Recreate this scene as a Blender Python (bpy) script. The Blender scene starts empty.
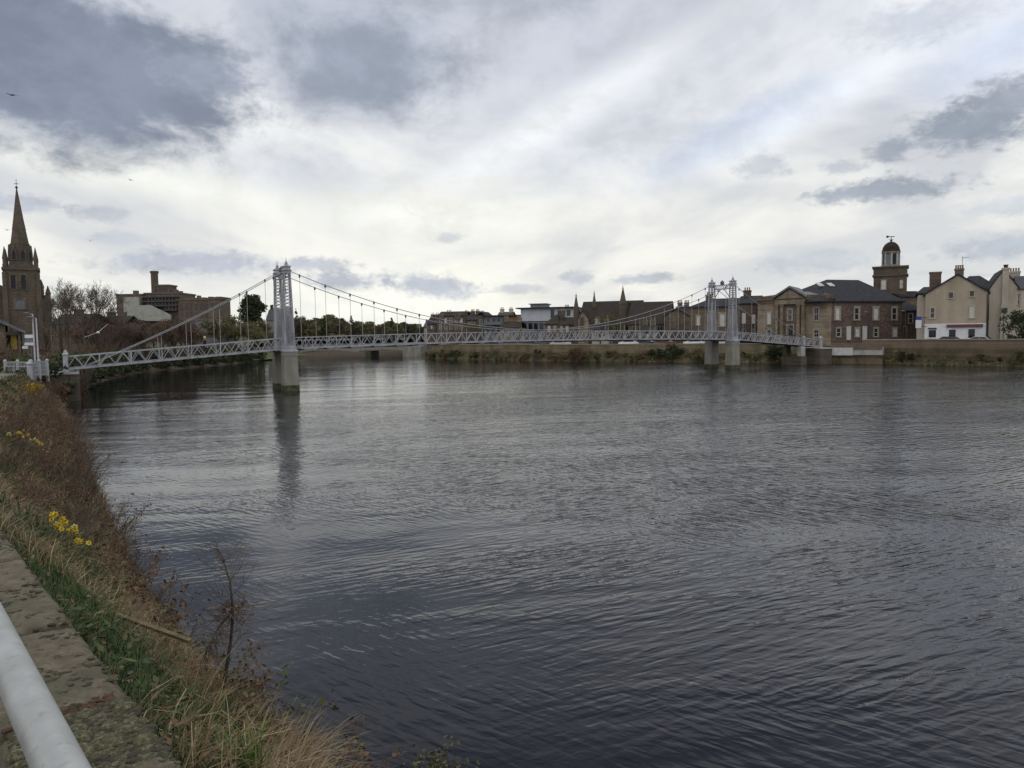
import bpy, math, random
import numpy as np
from mathutils import Vector, Matrix, noise as mnoise

random.seed(11)
rng = np.random.default_rng(11)
R = math.radians
sc = bpy.context.scene
col = sc.collection

# ------------------------------------------------------------------ camera
EYE = 5.2                       # metres above the water
FPX = 740.0
PITCH = math.atan(50.0 / FPX)
ROLL = R(-0.8)
CAM = Matrix.Translation((0, 0, EYE)) @ Matrix.Rotation(R(90) - PITCH, 4, 'X') @ Matrix.Rotation(ROLL, 4, 'Z')
cd = bpy.data.cameras.new('camera')
cd.sensor_width = 36.0
cd.lens = FPX / 1024 * 36.0
cd.clip_start = 0.02
cd.clip_end = 20000
cam = bpy.data.objects.new('camera', cd)
cam.matrix_world = CAM
col.objects.link(cam)
sc.camera = cam
C3 = CAM.to_3x3()


def ray(px, py):
    return C3 @ Vector(((px - 512) / FPX, -(py - 384) / FPX, -1.0))


def at(px, py, Y):
    d = ray(px, py)
    return Vector((0, 0, EYE)) + d * (Y / d.y)


def atz(px, py, z=0.0):
    d = ray(px, py)
    return Vector((0, 0, EYE)) + d * ((z - EYE) / d.z)


# ------------------------------------------------------------------ tags
def tag(o, label=None, cat=None, group=None, kind=None):
    if label: o['label'] = label
    if cat: o['category'] = cat
    if group: o['group'] = group
    if kind: o['kind'] = kind
    return o


def empty(name, loc, label=None, cat=None, group=None):
    o = bpy.data.objects.new(name, None)
    o.empty_display_size = 0.3
    o.location = loc
    col.objects.link(o)
    tag(o, label, cat, group)
    return o


def copy_tree(o, parent=None):
    c = o.copy()
    col.objects.link(c)
    if parent is not None:
        c.parent = parent
    for ch in list(o.children):
        copy_tree(ch, c)
    return c


def world_loc(o):
    v = Vector((0, 0, 0))
    while o is not None:
        v += o.location
        o = o.parent
    return v


# ------------------------------------------------------------------ mesh collector
class MB:
    def __init__(self):
        self.v = []; self.f = []; self.m = []; self.sm = []; self.cur = 0; self.smooth = False

    def add(self, vs, fs):
        n = len(self.v)
        self.v.extend([tuple(p) for p in vs])
        for f in fs:
            self.f.append([n + i for i in f]); self.m.append(self.cur); self.sm.append(self.smooth)

    def hexa(self, p):  # 8 points: bottom 0-3 ccw, top 4-7
        self.add(p, [(0, 3, 2, 1), (4, 5, 6, 7), (0, 1, 5, 4), (1, 2, 6, 5), (2, 3, 7, 6), (3, 0, 4, 7)])

    def box(self, x0, x1, y0, y1, z0, z1):
        self.hexa([(x0, y0, z0), (x1, y0, z0), (x1, y1, z0), (x0, y1, z0), (x0, y0, z1), (x1, y0, z1), (x1, y1, z1), (x0, y1, z1)])

    def tube(self, pts, rad, n=6, cap=True):
        pts = [Vector(p) for p in pts]
        if not hasattr(rad, '__len__'): rad = [rad] * len(pts)
        vs = []; fs = []
        ref = None
        for i, p in enumerate(pts):
            a = pts[max(i - 1, 0)]; b = pts[min(i + 1, len(pts) - 1)]
            t = (b - a)
            if t.length < 1e-9: t = Vector((0, 0, 1))
            t.normalize()
            if ref is None:
                ref = Vector((0, 0, 1)) if abs(t.z) < 0.9 else Vector((1, 0, 0))
            x = t.cross(ref)
            if x.length < 1e-6: x = t.cross(Vector((0, 1, 0)))
            x.normalize(); y = x.cross(t); ref = y if abs(t.z) < 0.9 else ref
            for k in range(n):
                an = 2 * math.pi * k / n
                vs.append(p + (x * math.cos(an) + y * math.sin(an)) * rad[i])
        for i in range(len(pts) - 1):
            for k in range(n):
                k2 = (k + 1) % n
                fs.append((i * n + k, i * n + k2, (i + 1) * n + k2, (i + 1) * n + k))
        if cap:
            fs.append(tuple(range(n))[::-1]); fs.append(tuple((len(pts) - 1) * n + k for k in range(n)))
        self.add(vs, fs)

    def bar(self, a, b, w, d, up=(0, 0, 1)):
        """rectangular bar from a to b; w across in the up-plane, d thickness"""
        a = Vector(a); b = Vector(b); t = (b - a).normalized(); up = Vector(up)
        s = t.cross(up)
        if s.length < 1e-5: s = t.cross(Vector((1, 0, 0)))
        s.normalize(); u = s.cross(t).normalized()
        s *= d / 2; u *= w / 2
        self.hexa([a - s - u, a + s - u, b + s - u, b - s - u, a - s + u, a + s + u, b + s + u, b - s + u])

    def lathe(self, c, prof, n=12, a0=0.0):
        c = Vector(c); vs = []; fs = []
        for r, z in prof:
            for k in range(n):
                an = a0 + 2 * math.pi * k / n
                vs.append(c + Vector((r * math.cos(an), r * math.sin(an), z)))
        for i in range(len(prof) - 1):
            for k in range(n):
                k2 = (k + 1) % n
                fs.append((i * n + k, i * n + k2, (i + 1) * n + k2, (i + 1) * n + k))
        fs.append(tuple(range(n))[::-1]); fs.append(tuple((len(prof) - 1) * n + k for k in range(n)))
        self.add(vs, fs)

    def blob(self, c, r, seed=0, n=8, m=6, sc_=(1, 1, 1), amp=0.25):
        c = Vector(c); vs = []; fs = []
        for i in range(m + 1):
            th = math.pi * i / m
            for k in range(n):
                ph = 2 * math.pi * k / n
                d = Vector((math.sin(th) * math.cos(ph), math.sin(th) * math.sin(ph), math.cos(th)))
                q = 1 + amp * mnoise.noise(d * 1.7 + Vector((seed * 3.1, seed, 0)))
                vs.append(c + Vector((d.x * sc_[0], d.y * sc_[1], d.z * sc_[2])) * r * q)
        for i in range(m):
            for k in range(n):
                k2 = (k + 1) % n
                fs.append((i * n + k, (i + 1) * n + k, (i + 1) * n + k2, i * n + k2))
        self.add(vs, fs)

    def build(self, name, mats, parent=None, loc=None):
        if not isinstance(mats, (list, tuple)): mats = [mats]
        me = bpy.data.meshes.new(name)
        off = world_loc(parent) if parent is not None else (Vector(loc) if loc is not None else Vector((0, 0, 0)))
        ox, oy, oz = off
        me.from_pydata([(x - ox, y - oy, z - oz) for x, y, z in self.v], [], self.f)
        for m in mats: me.materials.append(m)
        if len(mats) > 1: me.polygons.foreach_set('material_index', self.m)
        if any(self.sm): me.polygons.foreach_set('use_smooth', self.sm)
        me.validate(); me.update()
        o = bpy.data.objects.new(name, me)
        col.objects.link(o)
        if parent is not None: o.parent = parent
        elif loc is not None: o.location = loc
        return o


# ------------------------------------------------------------------ materials
def new_mat(name):
    m = bpy.data.materials.new(name); m.use_nodes = True
    nt = m.node_tree
    return m, nt, nt.nodes['Principled BSDF']


def N(nt, typ, **kw):
    n = nt.nodes.new(typ)
    for k, v in kw.items():
        if k.startswith('i_'):
            n.inputs[k[2:].replace('_', ' ')].default_value = v
        else:
            setattr(n, k, v)
    return n


def mat(name, c1, c2=None, scale=1.0, rough=0.85, metal=0.0, bump=0.0, bscale=None, c3=None, stretch=(1, 1, 1), detail=6, lo=0.35, hi=0.65, spec=0.3, rnd=0.0):
    m, nt, b = new_mat(name)
    b.inputs['Roughness'].default_value = rough
    b.inputs['Metallic'].default_value = metal
    b.inputs['Specular IOR Level'].default_value = spec
    tc = N(nt, 'ShaderNodeTexCoord')
    mp = N(nt, 'ShaderNodeMapping'); mp.inputs['Scale'].default_value = stretch
    nt.links.new(tc.outputs['Object'], mp.inputs['Vector'])
    no = N(nt, 'ShaderNodeTexNoise'); no.inputs['Scale'].default_value = scale; no.inputs['Detail'].default_value = detail
    no.inputs['Roughness'].default_value = 0.62
    nt.links.new(mp.outputs[0], no.inputs['Vector'])
    cr = N(nt, 'ShaderNodeValToRGB')
    e = cr.color_ramp.elements
    e[0].position = lo; e[0].color = (*c1, 1); e[1].position = hi; e[1].color = (*(c2 or c1), 1)
    if c3:
        x = cr.color_ramp.elements.new((lo + hi) / 2 + 0.03); x.color = (*c3, 1)
    nt.links.new(no.outputs['Fac'], cr.inputs['Fac'])
    out = cr.outputs['Color']
    if rnd:
        oi = N(nt, 'ShaderNodeObjectInfo')
        mr = N(nt, 'ShaderNodeMapRange'); mr.inputs['To Min'].default_value = 1 - rnd; mr.inputs['To Max'].default_value = 1 + rnd
        nt.links.new(oi.outputs['Random'], mr.inputs['Value'])
        hs = N(nt, 'ShaderNodeHueSaturation')
        nt.links.new(mr.outputs[0], hs.inputs['Value']); nt.links.new(out, hs.inputs['Color'])
        out = hs.outputs['Color']
    nt.links.new(out, b.inputs['Base Color'])
    if bump:
        n2 = N(nt, 'ShaderNodeTexNoise'); n2.inputs['Scale'].default_value = bscale or scale * 4; n2.inputs['Detail'].default_value = 8
        nt.links.new(mp.outputs[0], n2.inputs['Vector'])
        bp = N(nt, 'ShaderNodeBump'); bp.inputs['Strength'].default_value = 1.0; bp.inputs['Distance'].default_value = bump
        nt.links.new(n2.outputs['Fac'], bp.inputs['Height']); nt.links.new(bp.outputs[0], b.inputs['Normal'])
    return m


def stone_mat(name, c1, c2, c3, bw=0.7, bh=0.32, mortar=0.55, rough=0.9, soot=0.5):
    """coursed stone or brick with grime patches: courses follow height, joints follow a horizontal run"""
    m, nt, b = new_mat(name)
    b.inputs['Roughness'].default_value = rough; b.inputs['Specular IOR Level'].default_value = 0.2
    tc = N(nt, 'ShaderNodeTexCoord')
    sp = N(nt, 'ShaderNodeSeparateXYZ'); nt.links.new(tc.outputs['Object'], sp.inputs[0])
    mu = N(nt, 'ShaderNodeMath', operation='MULTIPLY'); mu.inputs[1].default_value = 0.8
    nt.links.new(sp.outputs[1], mu.inputs[0])
    ad = N(nt, 'ShaderNodeMath', operation='ADD'); nt.links.new(sp.outputs[0], ad.inputs[0]); nt.links.new(mu.outputs[0], ad.inputs[1])
    cb = N(nt, 'ShaderNodeCombineXYZ'); nt.links.new(ad.outputs[0], cb.inputs[0]); nt.links.new(sp.outputs[2], cb.inputs[1])
    br = N(nt, 'ShaderNodeTexBrick'); br.inputs['Scale'].default_value = 1.0
    br.inputs['Brick Width'].default_value = bw; br.inputs['Row Height'].default_value = bh; br.inputs['Mortar Size'].default_value = 0.018
    br.inputs['Color1'].default_value = (*c1, 1); br.inputs['Color2'].default_value = (*c2, 1)
    br.inputs['Mortar'].default_value = (*[x * mortar for x in c1], 1); br.inputs['Bias'].default_value = 0.0
    nt.links.new(cb.outputs[0], br.inputs['Vector'])
    no = N(nt, 'ShaderNodeTexNoise'); no.inputs['Scale'].default_value = 0.45; no.inputs['Detail'].default_value = 8; no.inputs['Roughness'].default_value = 0.65
    mp = N(nt, 'ShaderNodeMapping'); mp.inputs['Scale'].default_value = (1, 1, 0.55)
    nt.links.new(tc.outputs['Object'], mp.inputs[0]); nt.links.new(mp.outputs[0], no.inputs['Vector'])
    mr = N(nt, 'ShaderNodeMapRange'); mr.inputs['From Min'].default_value = 0.42; mr.inputs['From Max'].default_value = 0.68
    mr.inputs['To Max'].default_value = soot
    nt.links.new(no.outputs['Fac'], mr.inputs['Value'])
    mx = N(nt, 'ShaderNodeMixRGB'); nt.links.new(mr.outputs[0], mx.inputs['Fac']); nt.links.new(br.outputs['Color'], mx.inputs[1])
    mx.inputs[2].default_value = (*c3, 1)
    nt.links.new(mx.outputs[0], b.inputs['Base Color'])
    bp = N(nt, 'ShaderNodeBump'); bp.inputs['Distance'].default_value = 0.015; bp.inputs['Strength'].default_value = 0.6
    nt.links.new(br.outputs['Fac'], bp.inputs['Height']); bp.invert = True
    nt.links.new(bp.outputs[0], b.inputs['Normal'])
    return m


def slate_mat(name, c1, c2):
    return mat(name, c1, c2, scale=2.2, rough=0.85, bump=0.02, bscale=7, stretch=(1, 1, 2.5), spec=0.15)


M = {}
M['steel'] = mat('painted_steel', (0.185, 0.175, 0.17), (0.38, 0.385, 0.41), 1.6, 0.5, spec=0.4, c3=(0.31, 0.315, 0.34), stretch=(1, 1, .4), lo=0.28, hi=0.6)
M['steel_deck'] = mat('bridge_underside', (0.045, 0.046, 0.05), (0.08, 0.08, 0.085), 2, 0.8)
M['cable'] = mat('bridge_cable', (0.26, 0.26, 0.27), (0.36, 0.36, 0.37), 5, 0.5)
M['clamp'] = mat('cable_clamp', (0.09, 0.09, 0.10), (0.13, 0.13, 0.14), 5, 0.5)
M['hanger'] = mat('hanger_rod', (0.36, 0.36, 0.36), (0.45, 0.45, 0.44), 5, 0.5)
M['white_iron'] = mat('white_painted_iron', (0.30, 0.305, 0.32), (0.42, 0.425, 0.44), 3, 0.5)
M['pier'] = mat('pier_concrete', (0.20, 0.195, 0.165), (0.30, 0.29, 0.245), 1.3, 0.9, bump=0.02, bscale=6, stretch=(1, 1, 0.4), c3=(0.25, 0.24, 0.205))
M['pier_wet'] = mat('pier_algae_stone', (0.03, 0.034, 0.018), (0.10, 0.105, 0.05), 2.5, 0.7, bump=0.02)
M['concrete'] = mat('pale_concrete', (0.30, 0.30, 0.28), (0.42, 0.42, 0.40), 1.2, 0.9, stretch=(1, 1, 0.4))
M['asphalt'] = mat('asphalt', (0.045, 0.045, 0.047), (0.065, 0.065, 0.066), 2, 0.9)
M['paving'] = mat('paving', (0.13, 0.125, 0.12), (0.19, 0.185, 0.18), 3, 0.9)
M['slate'] = slate_mat('roof_slate', (0.022, 0.022, 0.026), (0.05, 0.051, 0.058))
M['slate_pale'] = slate_mat('roof_slate_pale', (0.055, 0.056, 0.062), (0.10, 0.10, 0.108))
M['slate_brown'] = slate_mat('roof_tile_brown', (0.024, 0.020, 0.017), (0.052, 0.043, 0.035))
M['lead'] = mat('roof_lead', (0.10, 0.105, 0.11), (0.17, 0.175, 0.18), 2, 0.6)
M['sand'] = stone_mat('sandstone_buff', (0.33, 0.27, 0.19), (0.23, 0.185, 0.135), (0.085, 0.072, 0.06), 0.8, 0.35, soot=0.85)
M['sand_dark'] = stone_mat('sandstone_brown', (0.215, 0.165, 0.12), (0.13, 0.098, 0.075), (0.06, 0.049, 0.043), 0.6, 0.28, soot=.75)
M['red_stone'] = stone_mat('red_rubble_stone', (0.185, 0.132, 0.105), (0.095, 0.07, 0.058), (0.05, 0.042, 0.038), 0.6, 0.3, soot=.8)
M['castle'] = stone_mat('castle_red_stone', (0.19, 0.145, 0.118), (0.135, 0.105, 0.088), (0.075, 0.062, 0.054), 0.7, 0.32)
M['church'] = stone_mat('church_stone', (0.15, 0.122, 0.09), (0.105, 0.086, 0.066), (0.05, 0.044, 0.037), 0.6, 0.3)
M['cream'] = mat('cream_render', (0.30, 0.245, 0.185), (0.44, 0.37, 0.29), 0.35, 0.9, c3=(0.38, 0.315, 0.24), stretch=(1, 1, 0.35), bump=0.01, bscale=8)
M['cream_pale'] = mat('pale_harling', (0.36, 0.32, 0.26), (0.50, 0.45, 0.37), 0.4, 0.9, stretch=(1, 1, 0.4), bump=0.01, bscale=8)
M['white_wall'] = mat('white_painted_wall', (0.60, 0.61, 0.62), (0.74, 0.75, 0.76), 0.6, 0.8, stretch=(1, 1, 0.5))
M['modern_white'] = mat('white_cladding', (0.42, 0.44, 0.48), (0.52, 0.54, 0.58), 0.5, 0.7)
M['modern_grey'] = mat('grey_cladding', (0.16, 0.165, 0.18), (0.22, 0.225, 0.24), 0.6, 0.7)
M['timber'] = mat('timber_cladding', (0.25, 0.145, 0.08), (0.36, 0.22, 0.125), 1.0, 0.8, stretch=(1, 1, 4))
M['awning'] = mat('maroon_fascia', (0.14, 0.055, 0.055), (0.19, 0.075, 0.075), 2, 0.8)
M['trim'] = mat('stone_trim', (0.24, 0.21, 0.165), (0.34, 0.295, 0.235), 2, 0.85)
M['trim_white'] = mat('white_trim', (0.46, 0.46, 0.44), (0.58, 0.58, 0.56), 2, 0.7)
M['trim_dark'] = mat('dark_trim', (0.05, 0.045, 0.04), (0.08, 0.07, 0.06), 2, 0.8)
M['pot'] = mat('chimney_clay', (0.24, 0.15, 0.09), (0.32, 0.21, 0.13), 4, 0.85)
M['dark_iron'] = mat('dark_iron', (0.025, 0.025, 0.027), (0.04, 0.04, 0.042), 4, 0.6)
M['sign_white'] = mat('sign_white', (0.62, 0.63, 0.66), (0.70, 0.71, 0.74), 3, 0.5)
M['sign_blue'] = mat('sign_blue', (0.03, 0.05, 0.22), (0.04, 0.07, 0.28), 3, 0.5)
M['banner'] = mat('mustard_banner', (0.42, 0.32, 0.03), (0.52, 0.40, 0.05), 1, 0.7)
M['rubber'] = mat('tyre_rubber', (0.015, 0.015, 0.016), (0.022, 0.022, 0.023), 4, 0.85)
M['galv'] = None


def glass_mat():
    m, nt, b = new_mat('window_glass')
    tc = N(nt, 'ShaderNodeTexCoord'); no = N(nt, 'ShaderNodeTexNoise'); no.inputs['Scale'].default_value = 0.6
    nt.links.new(tc.outputs['Object'], no.inputs['Vector'])
    cr = N(nt, 'ShaderNodeValToRGB'); cr.color_ramp.elements[0].color = (0.006, 0.007, 0.009, 1); cr.color_ramp.elements[1].color = (0.025, 0.027, 0.03, 1)
    nt.links.new(no.outputs['Fac'], cr.inputs['Fac']); nt.links.new(cr.outputs[0], b.inputs['Base Color'])
    b.inputs['Roughness'].default_value = 0.08; b.inputs['Specular IOR Level'].default_value = 0.5
    return m


M['glass'] = glass_mat()
M['blind'] = mat('drawn_blind', (0.50, 0.49, 0.45), (0.58, 0.57, 0.52), 2, 0.8)


def leaf_mat(name, c1, c2, scale=0.5, trans=0.25, rnd=0.15):
    m = mat(name, c1, c2, scale, 0.75, lo=0.3, hi=0.7, rnd=rnd, spec=0.25)
    return m


M['bark'] = mat('bark', (0.055, 0.045, 0.036), (0.10, 0.082, 0.065), 6, 0.9, bump=0.01)
M['twig'] = mat('winter_twig', (0.085, 0.068, 0.052), (0.14, 0.11, 0.082), 3, 0.9, rnd=0.2)
M['twig_red'] = mat('winter_twig_red', (0.11, 0.074, 0.056), (0.18, 0.12, 0.088), 3, 0.9, rnd=0.2)
M['twig_bud'] = mat('budding_twig', (0.08, 0.072, 0.04), (0.14, 0.125, 0.066), 0.4, 0.9, rnd=0.25)
M['leaf_dark'] = leaf_mat('evergreen_leaf', (0.022, 0.032, 0.014), (0.055, 0.07, 0.03))
M['leaf_mid'] = leaf_mat('mid_leaf', (0.06, 0.08, 0.03), (0.12, 0.13, 0.05))
M['leaf_olive'] = leaf_mat('olive_leaf', (0.095, 0.09, 0.038), (0.16, 0.145, 0.062))
M['leaf_russet'] = leaf_mat('russet_leaf', (0.10, 0.062, 0.034), (0.17, 0.105, 0.055))
M['straw'] = mat('dead_straw', (0.145, 0.103, 0.05), (0.26, 0.19, 0.10), 2.5, 0.8)
M['straw_pale'] = mat('pale_straw', (0.32, 0.25, 0.15), (0.44, 0.36, 0.23), 2.5, 0.8)
M['bracken'] = mat('brown_bracken', (0.078, 0.052, 0.027), (0.145, 0.096, 0.05), 2.5, 0.85)
M['bracken_red'] = mat('russet_bracken', (0.092, 0.048, 0.026), (0.165, 0.088, 0.045), 2.5, 0.85)
M['grass'] = mat('green_grass', (0.045, 0.075, 0.018), (0.085, 0.13, 0.032), 2.5, 0.7)
M['grass_dark'] = mat('dark_green_grass', (0.022, 0.042, 0.012), (0.045, 0.072, 0.02), 2.5, 0.7)
M['grass_bright'] = mat('bright_green_grass', (0.085, 0.18, 0.025), (0.13, 0.25, 0.04), 2.5, 0.65)
M['petal'] = mat('daffodil_petal', (0.58, 0.42, 0.02), (0.70, 0.53, 0.05), 8, 0.6)
M['petal_pale'] = mat('pale_daffodil_petal', (0.58, 0.53, 0.22), (0.66, 0.61, 0.32), 8, 0.6)
M['moss'] = mat('moss', (0.055, 0.055, 0.026), (0.27, 0.255, 0.16), 90, 0.95, bump=0.012, bscale=240, c3=(0.13, 0.126, 0.07), lo=0.34, hi=0.68)
M['soil'] = mat('bank_soil', (0.035, 0.026, 0.017), (0.085, 0.062, 0.036), 1.6, 0.95, bump=0.05, bscale=5)
M['far_soil'] = mat('far_bank_soil', (0.035, 0.032, 0.016), (0.155, 0.125, 0.07), 2.6, 0.95, bump=0.06, bscale=6, c3=(0.075, 0.066, 0.032))
M['lawn'] = mat('lawn', (0.05, 0.07, 0.022), (0.085, 0.105, 0.035), 0.3, 0.9, bump=0.03, bscale=4)
M['hillside'] = mat('hillside', (0.045, 0.05, 0.022), (0.085, 0.08, 0.035), 0.06, 0.95, bump=0.1, bscale=0.7)


# ------------------------------------------------------------------ world: nishita sky under a broken cloud deck
SUN_AZ = R(-9)     # left of the view direction
SUN_EL = R(62)
world = bpy.data.worlds.new('World'); sc.world = world; world.use_nodes = True
wt = world.node_tree
for n in list(wt.nodes): wt.nodes.remove(n)
wo = N(wt, 'ShaderNodeOutputWorld'); bg = N(wt, 'ShaderNodeBackground'); bg.inputs['Strength'].default_value = 0.1
wt.links.new(bg.outputs[0], wo.inputs[0])
sky = N(wt, 'ShaderNodeTexSky', sky_type='NISHITA'); sky.sun_disc = False
sky.sun_elevation = SUN_EL; sky.sun_rotation = SUN_AZ
sky.air_density = 1.0; sky.dust_density = 2.0
wl = wt.links.new
tc = N(wt, 'ShaderNodeTexCoord')
sep = N(wt, 'ShaderNodeSeparateXYZ'); wl(tc.outputs['Generated'], sep.inputs[0])


def wm(op, a, b=None, c=None, clamp=False):
    n = N(wt, 'ShaderNodeMath', operation=op); n.use_clamp = clamp
    for i, x in enumerate((a, b, c)):
        if x is None: continue
        if hasattr(x, 'is_linked') or hasattr(x, 'links'): wl(x, n.inputs[i])
        else: n.inputs[i].default_value = x
    return n.outputs[0]


def wmix(f, a, b):
    n = N(wt, 'ShaderNodeMixRGB')
    if hasattr(f, 'links'): wl(f, n.inputs[0])
    else: n.inputs[0].default_value = f
    for i, x in ((1, a), (2, b)):
        if hasattr(x, 'links'): wl(x, n.inputs[i])
        else: n.inputs[i].default_value = (*x, 1)
    return n.outputs[0]


def wramp(f, lo, hi, a=0.0, b=1.0):
    n = N(wt, 'ShaderNodeMapRange', interpolation_type='SMOOTHSTEP')
    n.inputs['From Min'].default_value = lo; n.inputs['From Max'].default_value = hi
    n.inputs['To Min'].default_value = a; n.inputs['To Max'].default_value = b
    wl(f, n.inputs['Value']); return n.outputs[0]


az = wm('ARCTAN2', sep.outputs[0], sep.outputs[1])      # heading, radians, 0 = +Y
el = wm('ARCSINE', sep.outputs[2])
# cloud deck coordinates: a flat layer overhead (p = direction / height)
zc = wm('ADD', wm('MAXIMUM', sep.outputs[2], 0.0), 0.10)
px_ = wm('DIVIDE', sep.outputs[0], zc); py_ = wm('DIVIDE', sep.outputs[1], zc)
deck = N(wt, 'ShaderNodeCombineXYZ'); wl(px_, deck.inputs[0]); wl(py_, deck.inputs[1])


def wnoise(vec, scale, detail=5, rough=0.55, sx=1, sy=1, rot=0.0, off=(0, 0, 0), dist=0.0):
    mp = N(wt, 'ShaderNodeMapping'); mp.inputs['Scale'].default_value = (sx, sy, 1); mp.inputs['Rotation'].default_value = (0, 0, rot)
    mp.inputs['Location'].default_value = off
    wl(vec, mp.inputs[0])
    n = N(wt, 'ShaderNodeTexNoise'); n.inputs['Scale'].default_value = scale; n.inputs['Detail'].default_value = detail
    n.inputs['Roughness'].default_value = rough; n.inputs['Distortion'].default_value = dist
    wl(mp.outputs[0], n.inputs['Vector'])
    return n.outputs['Fac']


ae = N(wt, 'ShaderNodeCombineXYZ'); wl(az, ae.inputs[0]); wl(el, ae.inputs[1])
AE = ae.outputs[0]
# high veil of streaky cloud
streak = wnoise(deck.outputs[0], 0.50, 6, 0.55, 1.9, 0.8, R(28), (3.1, 1.7, 0), 0.8)
soft = wnoise(AE, 3.0, 5, 0.55, 1, 1.8, R(12), (7.3, 2.2, 0), 0.5)
S10 = 10.0


def lin(r, g, b):
    f = lambda c: ((c / 255 + 0.055) / 1.055) ** 2.4 if c > 10 else c / 255 / 12.92
    return (f(r) * S10, f(g) * S10, f(b) * S10)


veil_hi = wmix(wramp(el, 0.02, 0.42), lin(236, 235, 226), lin(228, 231, 236))
veil_lo = wmix(wramp(el, 0.02, 0.42), lin(207, 209, 210), lin(180, 186, 198))
veil = wmix(wramp(wm('ADD', wm('MULTIPLY', streak, 0.45), wm('MULTIPLY', soft, 0.55)), 0.40, 0.60), veil_lo, veil_hi)
# heavy bank overhead; behind the viewer, unseen bright sky added to light the facades
veil = wmix(wm('MULTIPLY', wramp(el, 0.38, 0.66, 0.0, 0.85), wramp(sep.outputs[1], -0.25, 0.35)), veil, lin(128, 137, 160))
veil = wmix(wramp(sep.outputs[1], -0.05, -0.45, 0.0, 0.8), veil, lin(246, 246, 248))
# openings to the blue sky behind
gap = wramp(wnoise(deck.outputs[0], 0.8, 5, 0.6, 1, 1.6, R(35), (1.3, 8.1, 0)), 0.56, 0.74, 0.0, 0.45)
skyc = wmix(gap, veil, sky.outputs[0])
# lower cumulus, each at its own heading and height; edges broken up by noise in heading / elevation
edge = wnoise(AE, 9, 9, 0.62, 1.0, 1.5, 0, (0.3, 0.9, 0), 0.3)
edge2 = wnoise(AE, 26, 6, 0.6, 1.0, 1.6, 0, (1.3, 0.2, 0), 0.2)
edge3 = wnoise(AE, 62, 6, 0.62, 1.0, 1.7, 0, (2.3, 0.7, 0), 0.3)
edge_f = wm('ADD', wm('MULTIPLY', edge2, 1.0), wm('MULTIPLY', edge3, 1.05))
edge_s = wm('ADD', wm('MULTIPLY', edge, 1.5), wm('MULTIPLY', edge2, 0.55))   # about 1.0 mean
GLOW = None


def ae_of(px, py):
    d = ray(px, py).normalized()
    return math.atan2(d.x, d.y), math.asin(d.z)


def cloud(cur, px, py, rx, ry, colr, dens=1.0, soft_=0.55, rough=1.3, tilt=0.0):
    soft_ = max(soft_, .62) if rx < 105 else soft_
    a, e = ae_of(px, py)
    a1, _ = ae_of(px + rx, py); _, e1 = ae_of(px, py - ry)
    wa = abs(a1 - a); we = abs(e1 - e)
    mp = N(wt, 'ShaderNodeVectorMath', operation='SUBTRACT'); wl(AE, mp.inputs[0]); mp.inputs[1].default_value = (a, e, 0)
    ro = N(wt, 'ShaderNodeVectorRotate', rotation_type='Z_AXIS'); ro.inputs['Angle'].default_value = tilt; wl(mp.outputs[0], ro.inputs['Vector'])
    ml = N(wt, 'ShaderNodeVectorMath', operation='MULTIPLY'); wl(ro.outputs[0], ml.inputs[0]); ml.inputs[1].default_value = (1 / wa, 1 / we, 0)
    ln = N(wt, 'ShaderNodeVectorMath', operation='LENGTH'); wl(ml.outputs[0], ln.inputs[0])
    r = wm('ADD', ln.outputs['Value'], wm('MULTIPLY', wm('SUBTRACT', edge_f if rx < 105 else edge_s, 1.02), rough * (1.6 if rx < 105 else 1.15)))
    f = wramp(r, 1.0 + soft_ * 0.5, 1.0 - soft_, 0.0, dens)
    inner = wmix(wramp(edge_s, 0.75, 1.3), [c * 0.90 for c in colr], [c * 1.12 for c in colr])
    return wmix(f, cur, inner)


dk = lin(120, 129, 146); md = lin(158, 165, 178); lt = lin(178, 183, 192)
skyc = cloud(skyc, 530, 40, 240, 150, lin(188, 193, 204), 0.75, 0.9, 0.7)
skyc = cloud(skyc, 620, 140, 140, 60, lin(200, 205, 214), 0.6, 0.9, 0.8)
skyc = cloud(skyc, 760, 122, 150, 26, lin(194, 205, 224), 0.75, 0.9, 0.8, R(-22))
skyc = cloud(skyc, 1005, 45, 120, 46, lin(192, 204, 226), 0.7, 0.9, 0.8, R(-20))
skyc = cloud(skyc, 330, 190, 150, 40, lin(190, 195, 206), 0.6, 0.8, 0.9, R(14))
skyc = cloud(skyc, 545, 128, 190, 26, lin(236, 238, 240), 0.75, 0.9, 0.8, R(-27))
skyc = cloud(skyc, 840, 95, 190, 22, lin(228, 233, 240), 0.65, 0.9, 0.8, R(-24))
skyc = cloud(skyc, 110, 172, 230, 24, lin(236, 237, 230), 0.75, 0.9, 0.9, R(8))
skyc = cloud(skyc, 420, 215, 170, 34, lin(242, 242, 232), 0.65, 0.9, 0.9)
skyc = cloud(skyc, 390, 300, 150, 46, lin(246, 246, 235), 0.75, 0.9, 0.7)
skyc = cloud(skyc, 356, 66, 108, 62, lin(146, 155, 170), 0.92, 0.62, 0.9)
skyc = cloud(skyc, 500, -12, 120, 30, lin(164, 171, 183), 0.7, 0.7, 0.9)
skyc = cloud(skyc, 66, 70, 186, 98, lin(126, 135, 152), 0.96, 0.40, 0.85)
skyc = cloud(skyc, -30, 20, 160, 100, lin(126, 135, 152), 0.85, 0.6, 0.8)
skyc = cloud(skyc, 208, 72, 50, 28, lin(142, 151, 166), 0.88, 0.6, 0.8)
skyc = cloud(skyc, 975, 126, 78, 27, lin(142, 151, 164), 0.95, 0.35, 0.85)
skyc = cloud(skyc, 1015, 98, 58, 26, lin(148, 156, 169), 0.92, 0.4, 0.85)
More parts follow.
